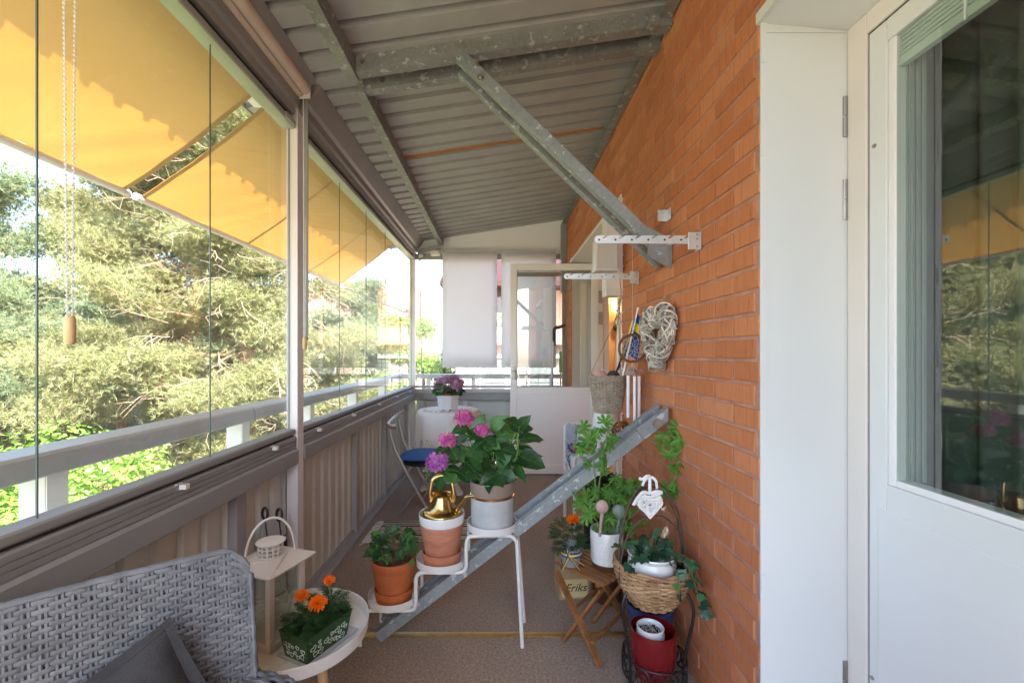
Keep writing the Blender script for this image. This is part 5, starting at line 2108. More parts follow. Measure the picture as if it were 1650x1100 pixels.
for x in (.555, .785):
    b.lathe([(.0005, .001), (.015, .001), (.016, .03), (.0005, .03)], (x, 3.20, 0), 12)
b.build('foot_cap', M['chrome'], ac)
# shelf board across the arms for the upper pots
b = MB()
b.bx(.60, .805, 3.22, 3.60, .606, .622)
tag(b.build('shelf_board', M['taupe_d'], bevel=.003), 'grey board laid over the arms of the white chair under the pots', 'board')
b = MB()
b.grid(lambda u, v: Vector((.553 + .10 * u, 3.605 - .05 * u, .78 - .33 * v)) if v > 0 else Vector((.553 + .10 * u, 3.605 - .05 * u, .785)), 6, 10)
tag(b.build('gingham_cloth', M['gingham'], solid=.002), 'navy and white checked cloth hanging on the back of the white chair', 'cloth')
b = MB()
b.grid(lambda u, v: Vector((.70 + .09 * u, 3.19, .60 + .055 * v)), 4, 4)
tag(b.build('gingham_cloth', M['gingham'], solid=.002), 'scrap of navy checked cloth under the white pots', 'cloth')
wp = thing('ribbed_pot', 'white ribbed pot of purple flowers on the seat of the armchair', 'potted plant', (.625, 3.33, .453))
pot('pot', (.625, 3.33, .453), [(.0005, 0), (.06, 0), (.072, .012), (.082, .05), (.083, .15), (.079, .153), (.075, .148), (.072, .1), (.0005, .09)], M['ceramic'], wp, 96, lambda a: 1 + .02 * abs(math.sin(a * 12)))
b = MB()
for i in range(150):
    a = random.uniform(0, 2 * PI); q = .10 * math.sqrt(random.random())
    p = Vector((.625 + q * math.cos(a), 3.33 + q * math.sin(a), .62 + random.uniform(0, .035)))
    leafshape(b, p, rv(1) + Vector((0, 0, .7)), UP + rv(.5), .028, .018, *SLIM)
b.build('petals', M['purple'], wp)
b = MB()
for p in ((.56, 3.27, .655), (.66, 3.26, .64), (.70, 3.3, .645)):
    for k in range(16):
        leafshape(b, Vector(p), rv(1), UP + rv(.5), .024, .018, *SLIM)
b.build('orange_petals', M['peach'], wp)
b = MB()
for i in range(40):
    a = random.uniform(PI, 2 * PI)
    fan(b, Vector((.625 + .07 * math.cos(a), 3.33 + .07 * math.sin(a), .60 + random.uniform(-.02, .03))), Vector((math.cos(a), math.sin(a), .1)), UP, IVY, .035)
b.build('foliage', M['ivy'], wp)
mt = Matrix.Rotation(R(52), 3, 'Y') @ Matrix.Rotation(R(-18), 3, 'X')
b = MB()
b.lathe([(.0005, 0), (.036, 0), (.040, .005), (.044, .105), (.041, .107), (.038, .1), (.034, .01), (.0005, .008)], (.575, 3.45, .775), 26, 0, None, Matrix.Rotation(R(118), 3, 'Y'))
b.v = [p + Vector((.055, 0, -.055)) for p in b.v]
tag(b.build('mug', M['ceramic']), 'cream mug lying tipped on the back of the white armchair', 'mug')
b = MB()
b.lathe([(.0005, 0), (.03, 0), (.05, .02), (.06, .06), (.06, .10), (.055, .102), (.05, .09), (.0005, .08)], (.675, 3.40, .623), 26)
cu_ = b.build('china_pot', M['ceramic'])
tag(cu_, 'small white pot with a blue band behind the geranium', 'flower pot')
b = MB()
b.lathe([(.0605, .065), (.0612, .068), (.0612, .088), (.0605, .091)], (.675, 3.40, .623), 26)
b.build('blue_band', M['blue_china'], cu_)
b = MB()
wpc = Vector((.715, 2.92, .800))
b.lathe([(.0005, 0), (.055, 0), (.074, .018), (.088, .05), (.092, .08), (.087, .125), (.082, .165), (.076, .168), (.074, .155), (.08, .09), (.0005, .08)], wpc, 40)
tag(b.build('round_pot', M['ceramic']), 'round white pot standing under the hanging grey wicker planter', 'flower pot')
b = MB()
b.bx(.63, .805, 2.84, 3.02, .785, .798)
b.bx(.645, .665, 2.86, 2.88, .0, .785)
b.bx(.775, .795, 2.86, 2.88, .0, .785)
b.bx(.645, .665, 2.98, 3.0, .0, .785)
b.bx(.775, .795, 2.98, 3.0, .0, .785)
tag(b.build('side_stool', M['plastic_w'], bevel=.003), 'narrow white stool by the wall behind the strut, carrying the round white pot', 'stool')
# bronze ball of curled strips
b = MB()
bc = Vector((.728, 2.56, .898))
for i in range(150):
    n_ = Vector((random.gauss(0, 1), random.gauss(0, 1), random.gauss(0, 1))).normalized()
    s_, u_ = frame_for(n_)
    a0 = random.uniform(0, 2 * PI)
    dd = s_ * math.cos(a0) + u_ * math.sin(a0)
    p = bc + n_ * .058
    b.tube([p - dd * .020, p + n_ * .010, p + dd * .020], [.0055, .0045, .003], 5, flat=.5)
tag(b.build('bronze_ball', M['bronze']), 'ball of curled bronze strips hanging below the chime tubes, above the strut', 'ornament')
b = MB()
b.tube([bc + Vector((0, 0, .06)), (.715, 2.56, 1.02), (.70, 2.545, 1.60)], .0012, 4)
b.build('thread', M['thread'], bpy.data.objects['bronze_ball'])

# black bag on the floor below
b = MB()
bgc = Vector((.66, 2.78, 0))
b.grid(lambda u, v: bgc + Vector(((.115 + .012 * math.sin(u * 25 + v * 3)) * math.copysign(abs(math.cos(u * 2 * PI)) ** .45, math.cos(u * 2 * PI)) * (1 - .18 * v),
                                  (.10 + .01 * math.sin(u * 19)) * math.copysign(abs(math.sin(u * 2 * PI)) ** .45, math.sin(u * 2 * PI)) * (1 - .18 * v), .004 + .56 * v + .02 * math.sin(u * 13) * v)), 60, 12)
bb = b.build('black_bag', M['bag_black'], solid=.003)
tag(bb, 'tall black bag on the carpet behind the geranium', 'bag')

# ------------------------------------------------------------------ folding wooden stool with its pots
sl_ = thing('folding_stool', 'folding slatted wooden stool carrying the marigold and geranium pots', 'stool', (.44, 2.08, 0))
A_, B_, C_, D_ = Vector((.268, 2.13, .335)), Vector((.452, 1.915, .335)), Vector((.648, 2.06, .335)), Vector((.462, 2.275, .335))
ex = (B_ - A_).normalized(); ey = (D_ - A_).normalized()
lx, ly = (B_ - A_).length, (D_ - A_).length
ez = Vector((0, 0, 1))
for k in range(7):
    o = A_ + ey * (ly * (k + .5) / 7)
    b = MB()
    b.bar(o + ez * .002, o + ex * lx + ez * .002, ly / 7 * .72, .012)
    b.build('slat', M['acacia'], sl_, bevel=.002)
for o in (A_ + ex * .035, A_ + ex * (lx - .035)):
    b = MB()
    b.bar(o + ez * -.012 + ey * .01, o + ez * -.012 + ey * (ly - .01), .02, .016)
    b.build('seat_rail', M['acacia'], sl_, bevel=.002)
legs = [(at(897, 920, 2.11), at(968, 1078, 1.872)), (at(970, 950, 1.93), at(909, 1036, 2.045)), (at(1006, 935, 2.06), at(957, 1006, 2.19)), (at(952, 905, 2.22), at(1014, 1012, 2.155))]
for p, q in legs:
    q = Vector((q.x, q.y, .012))
    b = MB()
    b.bar(p, q, .014, .030, ey if abs((q - p).normalized().dot(ey)) < .9 else ex)
    b.build('leg', M['acacia'], sl_, bevel=.002)
b = MB()
b.tube([at(940, 1020, 1.94) * 1.0 if False else Vector((.405, 1.90, .10)), Vector((.60, 2.12, .10))], .009, 8)
b.tube([Vector((.335, 2.03, .16)), Vector((.47, 2.18, .17))], .008, 8)
b.build('stretcher', M['acacia'], sl_)

mp_ = Vector((.345, 2.10, .344))
mg = thing('potted_marigold', 'small orange marigold in a grey pot tied with a blue and yellow ribbon', 'potted plant', mp_)
pot('pot', mp_, [(.0005, 0), (.038, 0), (.041, .004), (.053, .095), (.051, .098), (.047, .094), (.038, .02), (.0005, .02)], M['taupe'], mg)
b = MB()
for dz, mm in ((.055, 0), (.064, 1), (.073, 0)):
    b.lathe([(.0480 + dz * .06, dz - .0045), (.0492 + dz * .06, dz - .003), (.0492 + dz * .06, dz + .003), (.0480 + dz * .06, dz + .0045)], mp_, 28, mm)
for sx, q in ((-1, (-.05, -.045, -.005)), (1, (.03, -.06, .0)), (1, (.05, -.05, .02)), (-1, (-.03, -.05, .095)), (1, (-.015, -.055, .10))):
    p0 = mp_ + Vector((-.02, -.050, .062))
    for mm, sh in ((0, -.004), (1, .003)):
        p1 = mp_ + Vector(q) + Vector((sh, 0, 0))
        b.tube([p0 + Vector((sh, 0, 0)), p0.lerp(p1, .5) + Vector((0, -.008, .004)), p1], .0042, 6, flat=.25, mi=mm)
b.build('ribbon', [M['navy'], M['yellow']], mg)


def feathery(b, c, r, n, L=.05, zt=.09):
    c = Vector(c)
    for i in range(n):
        a = random.uniform(0, 2 * PI); q = r * math.sqrt(random.random())
        p = c + Vector((q * math.cos(a), q * math.sin(a), random.uniform(-.01, zt)))
        d = (Vector((math.cos(a), math.sin(a), random.uniform(-.3, .8))) + rv(.4)).normalized()
        s_, u_ = frame_for(d)
        for k in range(4):
            o = p + d * L * (.25 + .2 * k)
            for sg in (1, -1):
                leafshape(b, o, d * .7 + s_ * sg, (u_ + rv(.3)).normalized(), L * .5, L * .11, *SLIM, fold=.1, droop=.2)
        leafshape(b, p, d, u_, L * 1.3, L * .10, *SLIM, fold=.1, droop=.2)


b = MB()
feathery(b, mp_ + Vector((-.01, 0, .10)), .06, 85, .05, .075)
b.build('foliage', M['mar_leaf'], mg)
pompon('flower_head', mp_ + Vector((.008, -.01, .215)), .028, mg)

gp = Vector((.515, 2.09, .346))
ge = thing('potted_geranium', 'leggy green geranium in a white dotted pot with a dark base on the wooden stool', 'potted plant', gp)
pot('pot', gp, [(.0005, .024), (.073, .024), (.0735, .026), (.078, .172), (.076, .175), (.072, .172), (.068, .1), (.0005, .1)], M['ceramic'], ge)
pot('pot_base', gp, [(.0005, 0), (.068, 0), (.071, .004), (.073, .0238), (.0005, .0238)], M['brown_pot'], ge)
b = MB()
for j in range(7):
    for i in range(30):
        a = 2 * PI * (i + .5 * (j % 2)) / 30
        r = .0735 + .0045 * (j + 1) / 8
        b.sphere(gp + Vector((r * math.cos(a), r * math.sin(a), .036 + j * .019)), .0022, 5, 4)
b.build('dots', M['ceramic'], ge)
st = MB(); lv = MB()
g0 = gp + Vector((0, 0, .15))


def gleaf(p, L, d=None):
    d = d if d is not None else rv(1) + Vector((0, -.2, .1))
    fan(lv, p, d, (Vector((0, -.75, .55)) + rv(.45)).normalized(), GER, L, (0.05, 0), .25)


def gstem(pts, n, L0, L1, spread=.05):
    sp = spline(pts, 8)
    st.tube(sp, [.004 - .0022 * i / (len(sp) - 1) for i in range(len(sp))], 6)
    for i in range(n):
        k = .35 + .65 * (i + random.random()) / n
        p = sp[min(len(sp) - 1, int(k * (len(sp) - 1)))]
        e = p + Vector((random.uniform(-1, 1), random.uniform(-.8, .6), random.uniform(-.5, .8))) * spread
        st.tube([p, p.lerp(e, .5) + Vector((0, 0, .006)), e], .0012, 4)
        gleaf(e, random.uniform(L0, L1))


def gp_(x, y, dy=0.0):
    return at(x, y, 2.08 + dy)


gstem([g0, gp_(962, 815, -.02), gp_(958, 760, -.04), gp_(955, 715, -.05), gp_(945, 690, -.05)], 6, .034, .055, .05)
gstem([g0, gp_(965, 800), gp_(970, 750, -.06), gp_(975, 715, -.08), gp_(980, 690, -.06)], 5, .034, .052, .045)
gstem([g0, gp_(955, 830, -.05), gp_(945, 810, -.08), gp_(935, 800, -.06)], 6, .035, .055, .035)
gstem([g0, gp_(980, 820, .05), gp_(1000, 790, .05), gp_(1010, 775, .05)], 10, .04, .06, .06)
gstem([g0, gp_(1000, 830, .1), gp_(1020, 800, .1), gp_(1030, 780, .1)], 10, .04, .06, .06)
gstem([g0, gp_(1020, 830, .06), gp_(1050, 800, .0), gp_(1085, 775, -.08), gp_(1096, 735, -.1), gp_(1080, 695, -.12)], 7, .042, .062, .04)
for (x, y) in ((1082, 692), (1098, 700), (1078, 712), (1062, 715), (1078, 732), (1100, 715), (1088, 780), (1090, 795), (1068, 700), (1092, 688)):
    gleaf(gp_(x, y, -.10 + random.uniform(-.03, .03)), random.uniform(.038, .055))
for (x, y) in ((930, 700), (940, 688), (948, 708), (975, 680), (968, 725), (980, 716), (935, 722), (958, 700)):
    gleaf(gp_(x, y, -.08 + random.uniform(-.03, .03)), random.uniform(.038, .058))
for k in range(48):
    a = random.uniform(0, 2 * PI)
    q = g0 + Vector((.04 + math.cos(a) * random.uniform(.02, .15), math.sin(a) * random.uniform(.02, .10), random.uniform(.0, .24)))
    q.x = min(q.x, .77)
    st.tube([g0 + rv(.03), g0.lerp(q, .6) + Vector((0, 0, .02)), q], .0015, 4)
    gleaf(q, random.uniform(.024, .046))
lv.build('foliage', M['ger_leaf'], ge)
st.build('stems', M['stem'], ge)
for nm, m_, x, y, dy, r in (('watering_globe', 'dusty_pink', 970, 816, -.085, .030), ('watering_globe', 'sage', 997, 824, -.02, .034)):
    b = MB()
    c = gp_(x, y, dy)
    b.sphere(c, r, 20, 12, 0, (1, .45, 1.05))
    b.tube([c - Vector((0, 0, r * .9)), c - Vector((.008, -.01, .14))], [.009, .005], 10)
    tag(b.build(nm, M[m_]), {'dusty_pink': 'dusty pink round plant stake stuck in the dotted geranium pot', 'sage': 'dull green round plant stake half hidden behind the geranium leaves'}[m_], 'plant stake')

# box with lettering behind the stool
bx_ = thing('cardboard_box', 'small cardboard box with a cream label reading Eriks behind the wooden stool', 'box', (.40, 2.40, 0))
b = MB()
b.rbox((.41, 2.47, .105), (.17, .12, .21), R(6))
b.build('carton', M['cardboard'], bx_, bevel=.002)
mtl = Matrix.Translation(Vector((.41, 2.47, .0))) @ Matrix.Rotation(R(6), 4, 'Z')
b = MB()
lw, lh, cc = .072, .10, .010
poly = [(-lw + cc, .012), (lw - cc, .012), (lw, .012 + cc), (lw, .012 + lh - cc), (lw - cc, .012 + lh), (-lw + cc, .012 + lh), (-lw, .012 + lh - cc), (-lw, .012 + cc)]
b.prism([(x, z) for x, z in poly], 'y', -.0635, -.0605)
b.v = [mtl @ p for p in b.v]
b.build('label', M['label_cream'], bx_)


def text_part(name, body, size, mtx, m, parent, shear=0.0):
    cu = bpy.data.curves.new(name, 'FONT')
    cu.body = body
    cu.size = size
    cu.shear = shear
    cu.extrude = .0006
    cu.align_x = 'CENTER'
    tmp = bpy.data.objects.new(name + '_tmp', cu)
    COL.objects.link(tmp)
    dg = bpy.context.evaluated_depsgraph_get()
    me = bpy.data.meshes.new_from_object(tmp.evaluated_get(dg))
    bpy.data.objects.remove(tmp)
    me.transform(Matrix.Translation(-origin(parent)) @ mtx)
    me.materials.clear(); me.materials.append(m)
    ob = bpy.data.objects.new(name, me)
    COL.objects.link(ob)
    ob.parent = parent
    return ob


text_part('lettering', 'Eriks', .062, mtl @ Matrix.Translation(Vector((.004, -.0645, .046))) @ Matrix.Rotation(R(90), 4, 'X'), M['ink'], bx_, .35)
b = MB()
for k in range(9):
    a = PI * k / 8
    b.tube([mtl @ Vector((.01 + .006 * math.cos(a), -.0612, .150 + .006 * math.sin(a))), mtl @ Vector((.01 + .028 * math.cos(a), -.0612, .150 + .034 * math.sin(a)))], .0012, 4)
for r_ in (.006, .028):
    b.tube([mtl @ Vector((.01 + r_ * math.cos(PI * k / 12), -.0612, .15 + r_ * 1.2 * math.sin(PI * k / 12))) for k in range(13)], .0012, 4)
b.build('fan_mark', M['ink'], bx_)
b = MB()
b.lathe([(.0005, 0), (.075, 0), (.08, .01), (.09, .19), (.085, .192), (.078, .18), (.07, .03), (.0005, .03)], (.60, 2.42, .001), 30)
tag(b.build('brown_pot', M['brown_pot']), 'dark brown pot on the carpet behind the wooden stool', 'flower pot')

# ------------------------------------------------------------------ iron plant stand with basket, red and blue pots
ic = Vector((.640, 1.80, 0))
ir = thing('iron_plant_stand', 'black wrought iron plant stand with a scrolled foot ring by the brick wall', 'plant stand', ic)
for k, (px, py) in enumerate(((-.118, -.05), (.095, -.075), (.03, .125))):
    o = ic + Vector((px, py, 0))
    out = Vector((px, py, 0)).normalized()
    b = MB()
    b.tube(spline([o + Vector((0, 0, .004)), o + Vector((0, 0, .10)) - out * .006, o + Vector((0, 0, .22)) + out * .012, o + Vector((0, 0, .31)) + out * .03, o + Vector((0, 0, .37)) + out * .03, o + Vector((0, 0, .42)) - out * .0, o + Vector((0, 0, .435)) - out * .04], 6), .0065, 8)
    b.build('leg', M['black'], ir)
b = MB()
b.tube([ic + Vector((.125 * math.cos(a * PI / 20), .125 * math.sin(a * PI / 20), .045)) for a in range(40)], .004, 6, True)
b.tube([ic + Vector((.125 * math.cos(a * PI / 20), .125 * math.sin(a * PI / 20), .125)) for a in range(40)], .003, 6, True)
for k in range(14):
    a = 2 * PI * k / 14
    cc_ = ic + Vector((.125 * math.cos(a), .125 * math.sin(a), .085))
    tg = Vector((-math.sin(a), math.cos(a), 0))
    b.tube([cc_ + tg * .026 * math.cos(t * PI / 8) + ez * .037 * math.sin(t * PI / 8) for t in range(16)], .0028, 5, True)
    b.tube([cc_ + tg * .012 * math.cos(t * PI / 6) + ez * .016 * math.sin(t * PI / 6) for t in range(12)], .0022, 5, True)
for k in range(4):
    a = k * PI / 4
    b.tube([ic + Vector((.123 * math.cos(a), .123 * math.sin(a), .045)), ic - Vector((.123 * math.cos(a), .123 * math.sin(a), -.045))], .003, 5)
b.build('scroll_ring', M['black'], ir)
b = MB()
b.tube([ic + Vector((.10 * math.cos(a * PI / 20), .10 * math.sin(a * PI / 20), .40)) for a in range(40)], .004, 6, True)
b.build('top_ring', M['black'], ir)

rp_ = ic + Vector((-.012, -.02, .050))
b = MB()
b.lathe([(.0005, 0), (.068, 0), (.074, .004), (.086, .06), (.092, .12), (.092, .165), (.087, .190), (.084, .191), (.081, .18), (.085, .12), (.075, .02), (.0005, .02)], rp_, 120, 0, lambda a: 1 + .010 * abs(math.sin(a * 18)))
tag(b.build('red_pot', M['red_pot']), 'glossy dark red ribbed pot standing inside the iron plant stand', 'flower pot')
sp_ = rp_ + Vector((-.012, -.005, .128))
b = MB()
b.lathe([(.0005, 0), (.042, 0), (.05, .01), (.056, .04), (.052, .062), (.054, .070), (.050, .073), (.045, .068), (.043, .05), (.0005, .045)], sp_, 60, 0, lambda a: 1 + .014 * abs(math.sin(a * 10)))
wpot = tag(b.build('small_white_pot', M['ceramic']), 'small white scalloped pot of dry stalks set inside the red pot', 'flower pot')
soil('soil', sp_, .045, sp_.z + .052, M['soil'], wpot)
b = MB()
for k in range(40):
    p = sp_ + Vector((random.uniform(-.03, .03), random.uniform(-.03, .03), .055))
    b.tube([p, p + Vector((random.uniform(-.03, .03), random.uniform(-.03, .03), random.uniform(.003, .018)))], .0012, 4)
b.build('dry_stalks', M['twig'], wpot)
bc_ = Vector((.700, 2.02, .0))
b = MB()
b.lathe([(.0005, .001), (.08, .001), (.085, .006), (.104, .185), (.108, .19), (.108, .205), (.104, .207), (.1, .19), (.085, .06), (.0005, .05)], bc_, 48)
bp_ = tag(b.build('blue_pot', M['blue_pot']), 'dark blue glazed pot on the carpet behind the red pot', 'flower pot')
b = MB()
b.lathe([(.0005, .10), (.075, .10), (.085, .185), (.08, .187), (.07, .16), (.0005, .15)], bc_, 32)
b.build('inner_pot', M['black'], bp_)

bk = ic + Vector((-.012, -.005, 0))
bz0, bz1 = .345, .495


def brz(t):
    return .085 + .058 * math.sin(min(1, t * 1.05) * PI / 2) + .004 * t, bz0 + (bz1 - bz0) * t


bs_ = thing('wicker_basket', 'brown wicker basket with a tall hooped handle on the iron stand', 'basket', bk + ez * bz0)
wickerwork('weave', bk, brz, 17, 28, .0062, .0045, M['wicker'], bs_)
b = MB()
b.lathe([(.0005, bz0 + .002), (.083, bz0 + .002), (.138, bz1 - .02), (.136, bz1 - .02), (.08, bz0 + .006), (.0005, bz0 + .006)], bk, 30)
b.build('lining', M['soil'], bs_)
b = MB()
for k in range(2):
    b.tube([bk + Vector(((.146 + .004 * math.sin(t * .9 + k * 2)) * math.cos(t * PI / 24), (.146 + .004 * math.sin(t * .9 + k * 2)) * math.sin(t * PI / 24), bz1 + .004 + .007 * k + .003 * math.cos(t * .9 + k * 2))) for t in range(48)], .0065, 6, True)
b.build('rim', M['wicker'], bs_)
b = MB()
hx = Vector((1, .10, 0)).normalized()
for k, (rx, hz, off) in enumerate(((.142, .335, 0), (.138, .330, .012), (.145, .24, -.03))):
    pts = [bk + hx * rx * math.cos(PI * t / 24) + Vector((0, off, bz1 - .06 + (hz + .06 - .015 * k) * math.sin(PI * t / 24) ** .8)) + rv(.0015) for t in range(25)]
    b.tube(pts, .0048 if k == 0 else .0036, 6)
b.build('handle', M['bark_loop'], bs_)

vp = bk + Vector((-.005, -.015, .425))
iv2 = thing('potted_ivy', 'trailing variegated ivy in a white bulbous pot inside the wicker basket', 'potted plant', vp)
pot('pot', vp, [(.0005, -.03), (.06, -.03), (.085, .03), (.096, .07), (.094, .09), (.088, .105), (.091, .113), (.096, .120), (.094, .126), (.088, .122), (.084, .11), (.0005, .10)], M['ceramic'], iv2)
st = MB(); lv = MB()
ivy_plant(lv, st, vp + Vector((.012, .018, .122)), .070, 50, .046, .05)
for pts, n_ in (([vp + Vector((.05, -.04, .12)), vp + Vector((.10, -.10, .12)), vp + Vector((.125, -.13, .04)), vp + Vector((.14, -.14, -.05))], 9),
                ([vp + Vector((.03, -.05, .12)), vp + Vector((.06, -.12, .10)), vp + Vector((.05, -.15, .02))], 6),
                ([vp + Vector((-.04, -.04, .12)), vp + Vector((-.10, -.08, .14)), vp + Vector((-.13, -.09, .10))], 6),
                ([vp + Vector((-.05, 0, .12)), vp + Vector((-.12, -.02, .17)), vp + Vector((-.17, -.03, .16))], 5),
                ([vp + Vector((.06, 0, .12)), vp + Vector((.12, -.06, .13)), vp + Vector((.15, -.10, .06)), vp + Vector((.155, -.11, -.02))], 7),
                ([vp + Vector((.0, 0, .12)), vp + Vector((.0, -.01, .19)), vp + Vector((.01, -.02, .23))], 3)):
    shoot(lv, st, pts, n_, .045)
lv.build('foliage', M['ivy2'], iv2)
st.build('stems', M['stem_b'], iv2)
b = MB()
cel = vp + Vector((.055, .02, 0))
b.grid(lambda u, v: cel + Vector(((.05 + .015 * noise.noise(Vector((u * 7, v * 4, 5)))) * math.cos(u * PI * 1.6 - 2.2), (.04 + .015 * noise.noise(Vector((u * 7, v * 4, 8)))) * math.sin(u * PI * 1.6 - 2.2), .11 + .19 * v + .03 * noise.noise(Vector((u * 8, v, 2))))), 36, 12)
b.build('cellophane', M['cello'], iv2)
# white twig heart on ribbons
hc = at(1046, 812, 1.70)
ht = thing('heart_ornament', 'white twig heart hanging by ribbons from the basket handle', 'ornament', hc)
b = MB()


def heart(t, s):
    return Vector((s * 16 * math.sin(t) ** 3 / 17, 0, s * (13 * math.cos(t) - 5 * math.cos(2 * t) - 2 * math.cos(3 * t) - math.cos(4 * t)) / 17))


for k in range(9):
    s_ = .054 * (1 - .10 * k)
    b.tube([hc + heart(2 * PI * t / 40, s_) + Vector((0, -.006 * math.sin(k), 0)) + rv(.0012) for t in range(40)], .0030, 5, True)
for k in range(26):
    t = random.uniform(0, 2 * PI)
    p, q = heart(t, .053), heart(t + random.uniform(1.2, 2.4), .053)
    b.tube([hc + p + Vector((0, -.010, 0)), hc + p.lerp(q, .5) + Vector((0, -.014, 0)), hc + q + Vector((0, -.010, 0))], .0024, 5)
b.build('twigs', M['white_twig'], ht)
b = MB()


def band(pts, w_):
    b.tube(spline(pts, 5), w_, 6, flat=.18, up=(0, 1, .05))


band([hc + Vector((0, -.006, .04)), hc + Vector((.0, -.008, .075)), hc + Vector((.002, 0, .112))], .006)
band([hc + Vector((0, -.008, .112)), hc + Vector((-.015, -.012, .112)), hc + Vector((-.030, -.008, .10)), hc + Vector((-.042, -.008, .105))], .006)
band([hc + Vector((-.004, -.008, .11)), hc + Vector((-.022, -.012, .095)), hc + Vector((-.030, -.01, .075))], .005)
band([hc + Vector((.006, -.008, .11)), hc + Vector((.022, -.012, .095)), hc + Vector((.027, -.01, .064))], .005)
band([hc + Vector((0, -.012, .045)), hc + Vector((-.03, -.018, .052)), hc + Vector((-.05, -.016, .03)), hc + Vector((-.066, -.012, .0))], .006)
band([hc + Vector((0, -.012, .045)), hc + Vector((.02, -.018, .055)), hc + Vector((.042, -.016, .052)), hc + Vector((.03, -.014, .044)), hc + Vector((.005, -.014, .042))], .006)
b.build('ribbon', M['ribbon_w'], ht)
# ------------------------------------------------------------------ brackets, hangings and lamp on the brick wall
def notched_bracket(label, yw, zw, xt, group='notched steel hanging brackets'):
    t = thing('wall_bracket', label, 'bracket', (XW, yw, zw), group)
    b = MB()
    L = XW - .035 - xt
    top, bot = .0155, -.0155
    pts = [(xt + .012, bot), (XW - .03, bot - .003), (XW - .03, top)]
    n = 6
    xs = [xt + L * (i + .55) / n for i in range(n)][::-1]
    for x in xs:
        pts += [(x + .022, top), (x + .002, top - .013), (x - .006, top - .010), (x + .008, top)]
    pts += [(xt + .012, top), (xt + .003, top - .006), (xt, 0), (xt + .003, bot + .006)]
    b.prism([(p[0], zw + p[1]) for p in pts], 'y', yw - .002, yw + .002)
    b.build('notched_arm', M['zinc'], t)
    b = MB()
    for x in xs:
        b.tube([(x - .018, yw - .0032, zw - .002), (x - .018, yw + .0032, zw - .002)], .0042, 8)
    b.build('hole', M['dark'], t)
    b = MB()
    b.bx(XW - .055, XW - .002, yw - .006, yw - .0025, zw - .042, zw + .028)
    b.bx(XW - .0055, XW - .0015, yw - .0025, yw + .042, zw - .042, zw + .028)
    b.build('wall_plate', M['zinc'], t, bevel=.001)
    b = MB()
    for zz in (-.03, .0, .018):
        b.tube([(XW - .02, yw - .009, zw + zz), (XW - .02, yw - .006, zw + zz)], .004, 8)
    b.build('screw', M['steel'], t)
    return t


notched_bracket('upper notched steel bracket reaching out from the brick wall across the strut', 1.755, 1.822, .383)
notched_bracket('lower notched steel bracket below the wall lamp, carrying the hanging planter', 2.535, 1.812, .375)
b = MB()
b.bx(XW - .050, XW - .002, 2.10, 2.104, 2.0, 2.055)
b.bx(XW - .006, XW - .002, 2.06, 2.10, 2.0, 2.055)
b.tube([(XW - .03, 2.097, 2.04), (XW - .03, 2.101, 2.04)], .005, 8)
b.tube([(XW - .010, 2.078, 2.03), (XW - .006, 2.078, 2.03)], .008, 6)
tag(b.build('angle_bracket', M['zinc']), 'small empty angle bracket screwed to the brick above the upper strut', 'bracket')

# white cover box, lamp and pipe at the edge of the far doorway
jb = thing('cable_cover', 'tall white metal cover box at the edge of the far doorway', 'cover', (.80, 2.88, 1.74))
b = MB()
b.bx(.705, .826, 2.88, 2.99, 1.745, 2.395)
b.build('box', M['white_warm'], jb, bevel=.003)
b = MB()
b.bx(.703, .716, 2.872, 2.879, 1.75, 2.39)
b.build('edge_strip', M['white'], jb)
lm = thing('wall_lamp', 'square white outdoor lamp with ribbed glass at the far doorway', 'lamp', (.68, 2.86, 1.9))
b = MB()
b.bx(.615, .765, 2.865, 2.878, 1.895, 2.085)
b.build('back_plate', M['white'], lm, bevel=.004)
b = MB()
vs = []
nx = 18
for zz in (1.915, 2.07):
    for i in range(nx * 2 + 1):
        x = .632 + .125 * i / (nx * 2)
        vs.append((x, 2.79 - (.004 if i % 2 else 0), zz))
m_ = nx * 2 + 1
fs = [(i, i + 1, m_ + i + 1, m_ + i) for i in range(m_ - 1)]
b.add(vs, fs)
b.bx(.632, .757, 2.793, 2.862, 1.912, 2.073)
b.build('ribbed_glass', M['ribbed_glass'], lm)
b = MB()
b.bx(.612, .6315, 2.782, 2.864, 1.89, 2.09)
b.bx(.6315, .765, 2.79, 2.864, 2.0735, 2.088)
b.bx(.6315, .765, 2.79, 2.864, 1.895, 1.9115)
b.build('lamp_frame', M['white'], lm, bevel=.003)
b = MB()
b.tube([(.795, 2.90, 1.0), (.795, 2.90, 1.744)], .013, 10)
b.tube([(.795, 2.90, 1.56), (.795, 2.90, 1.58)], .019, 10)
tag(b.build('conduit', M['white_warm']), 'white pipe running down from the cover box beside the doorway', 'pipe')

# hanging wicker planter with glazed balls
hp0 = Vector((.622, 2.50, 0))
hpz0, hpz1 = 1.03, 1.235


def hrz(t):
    return .073 + .033 * t, hpz0 + (hpz1 - hpz0) * t


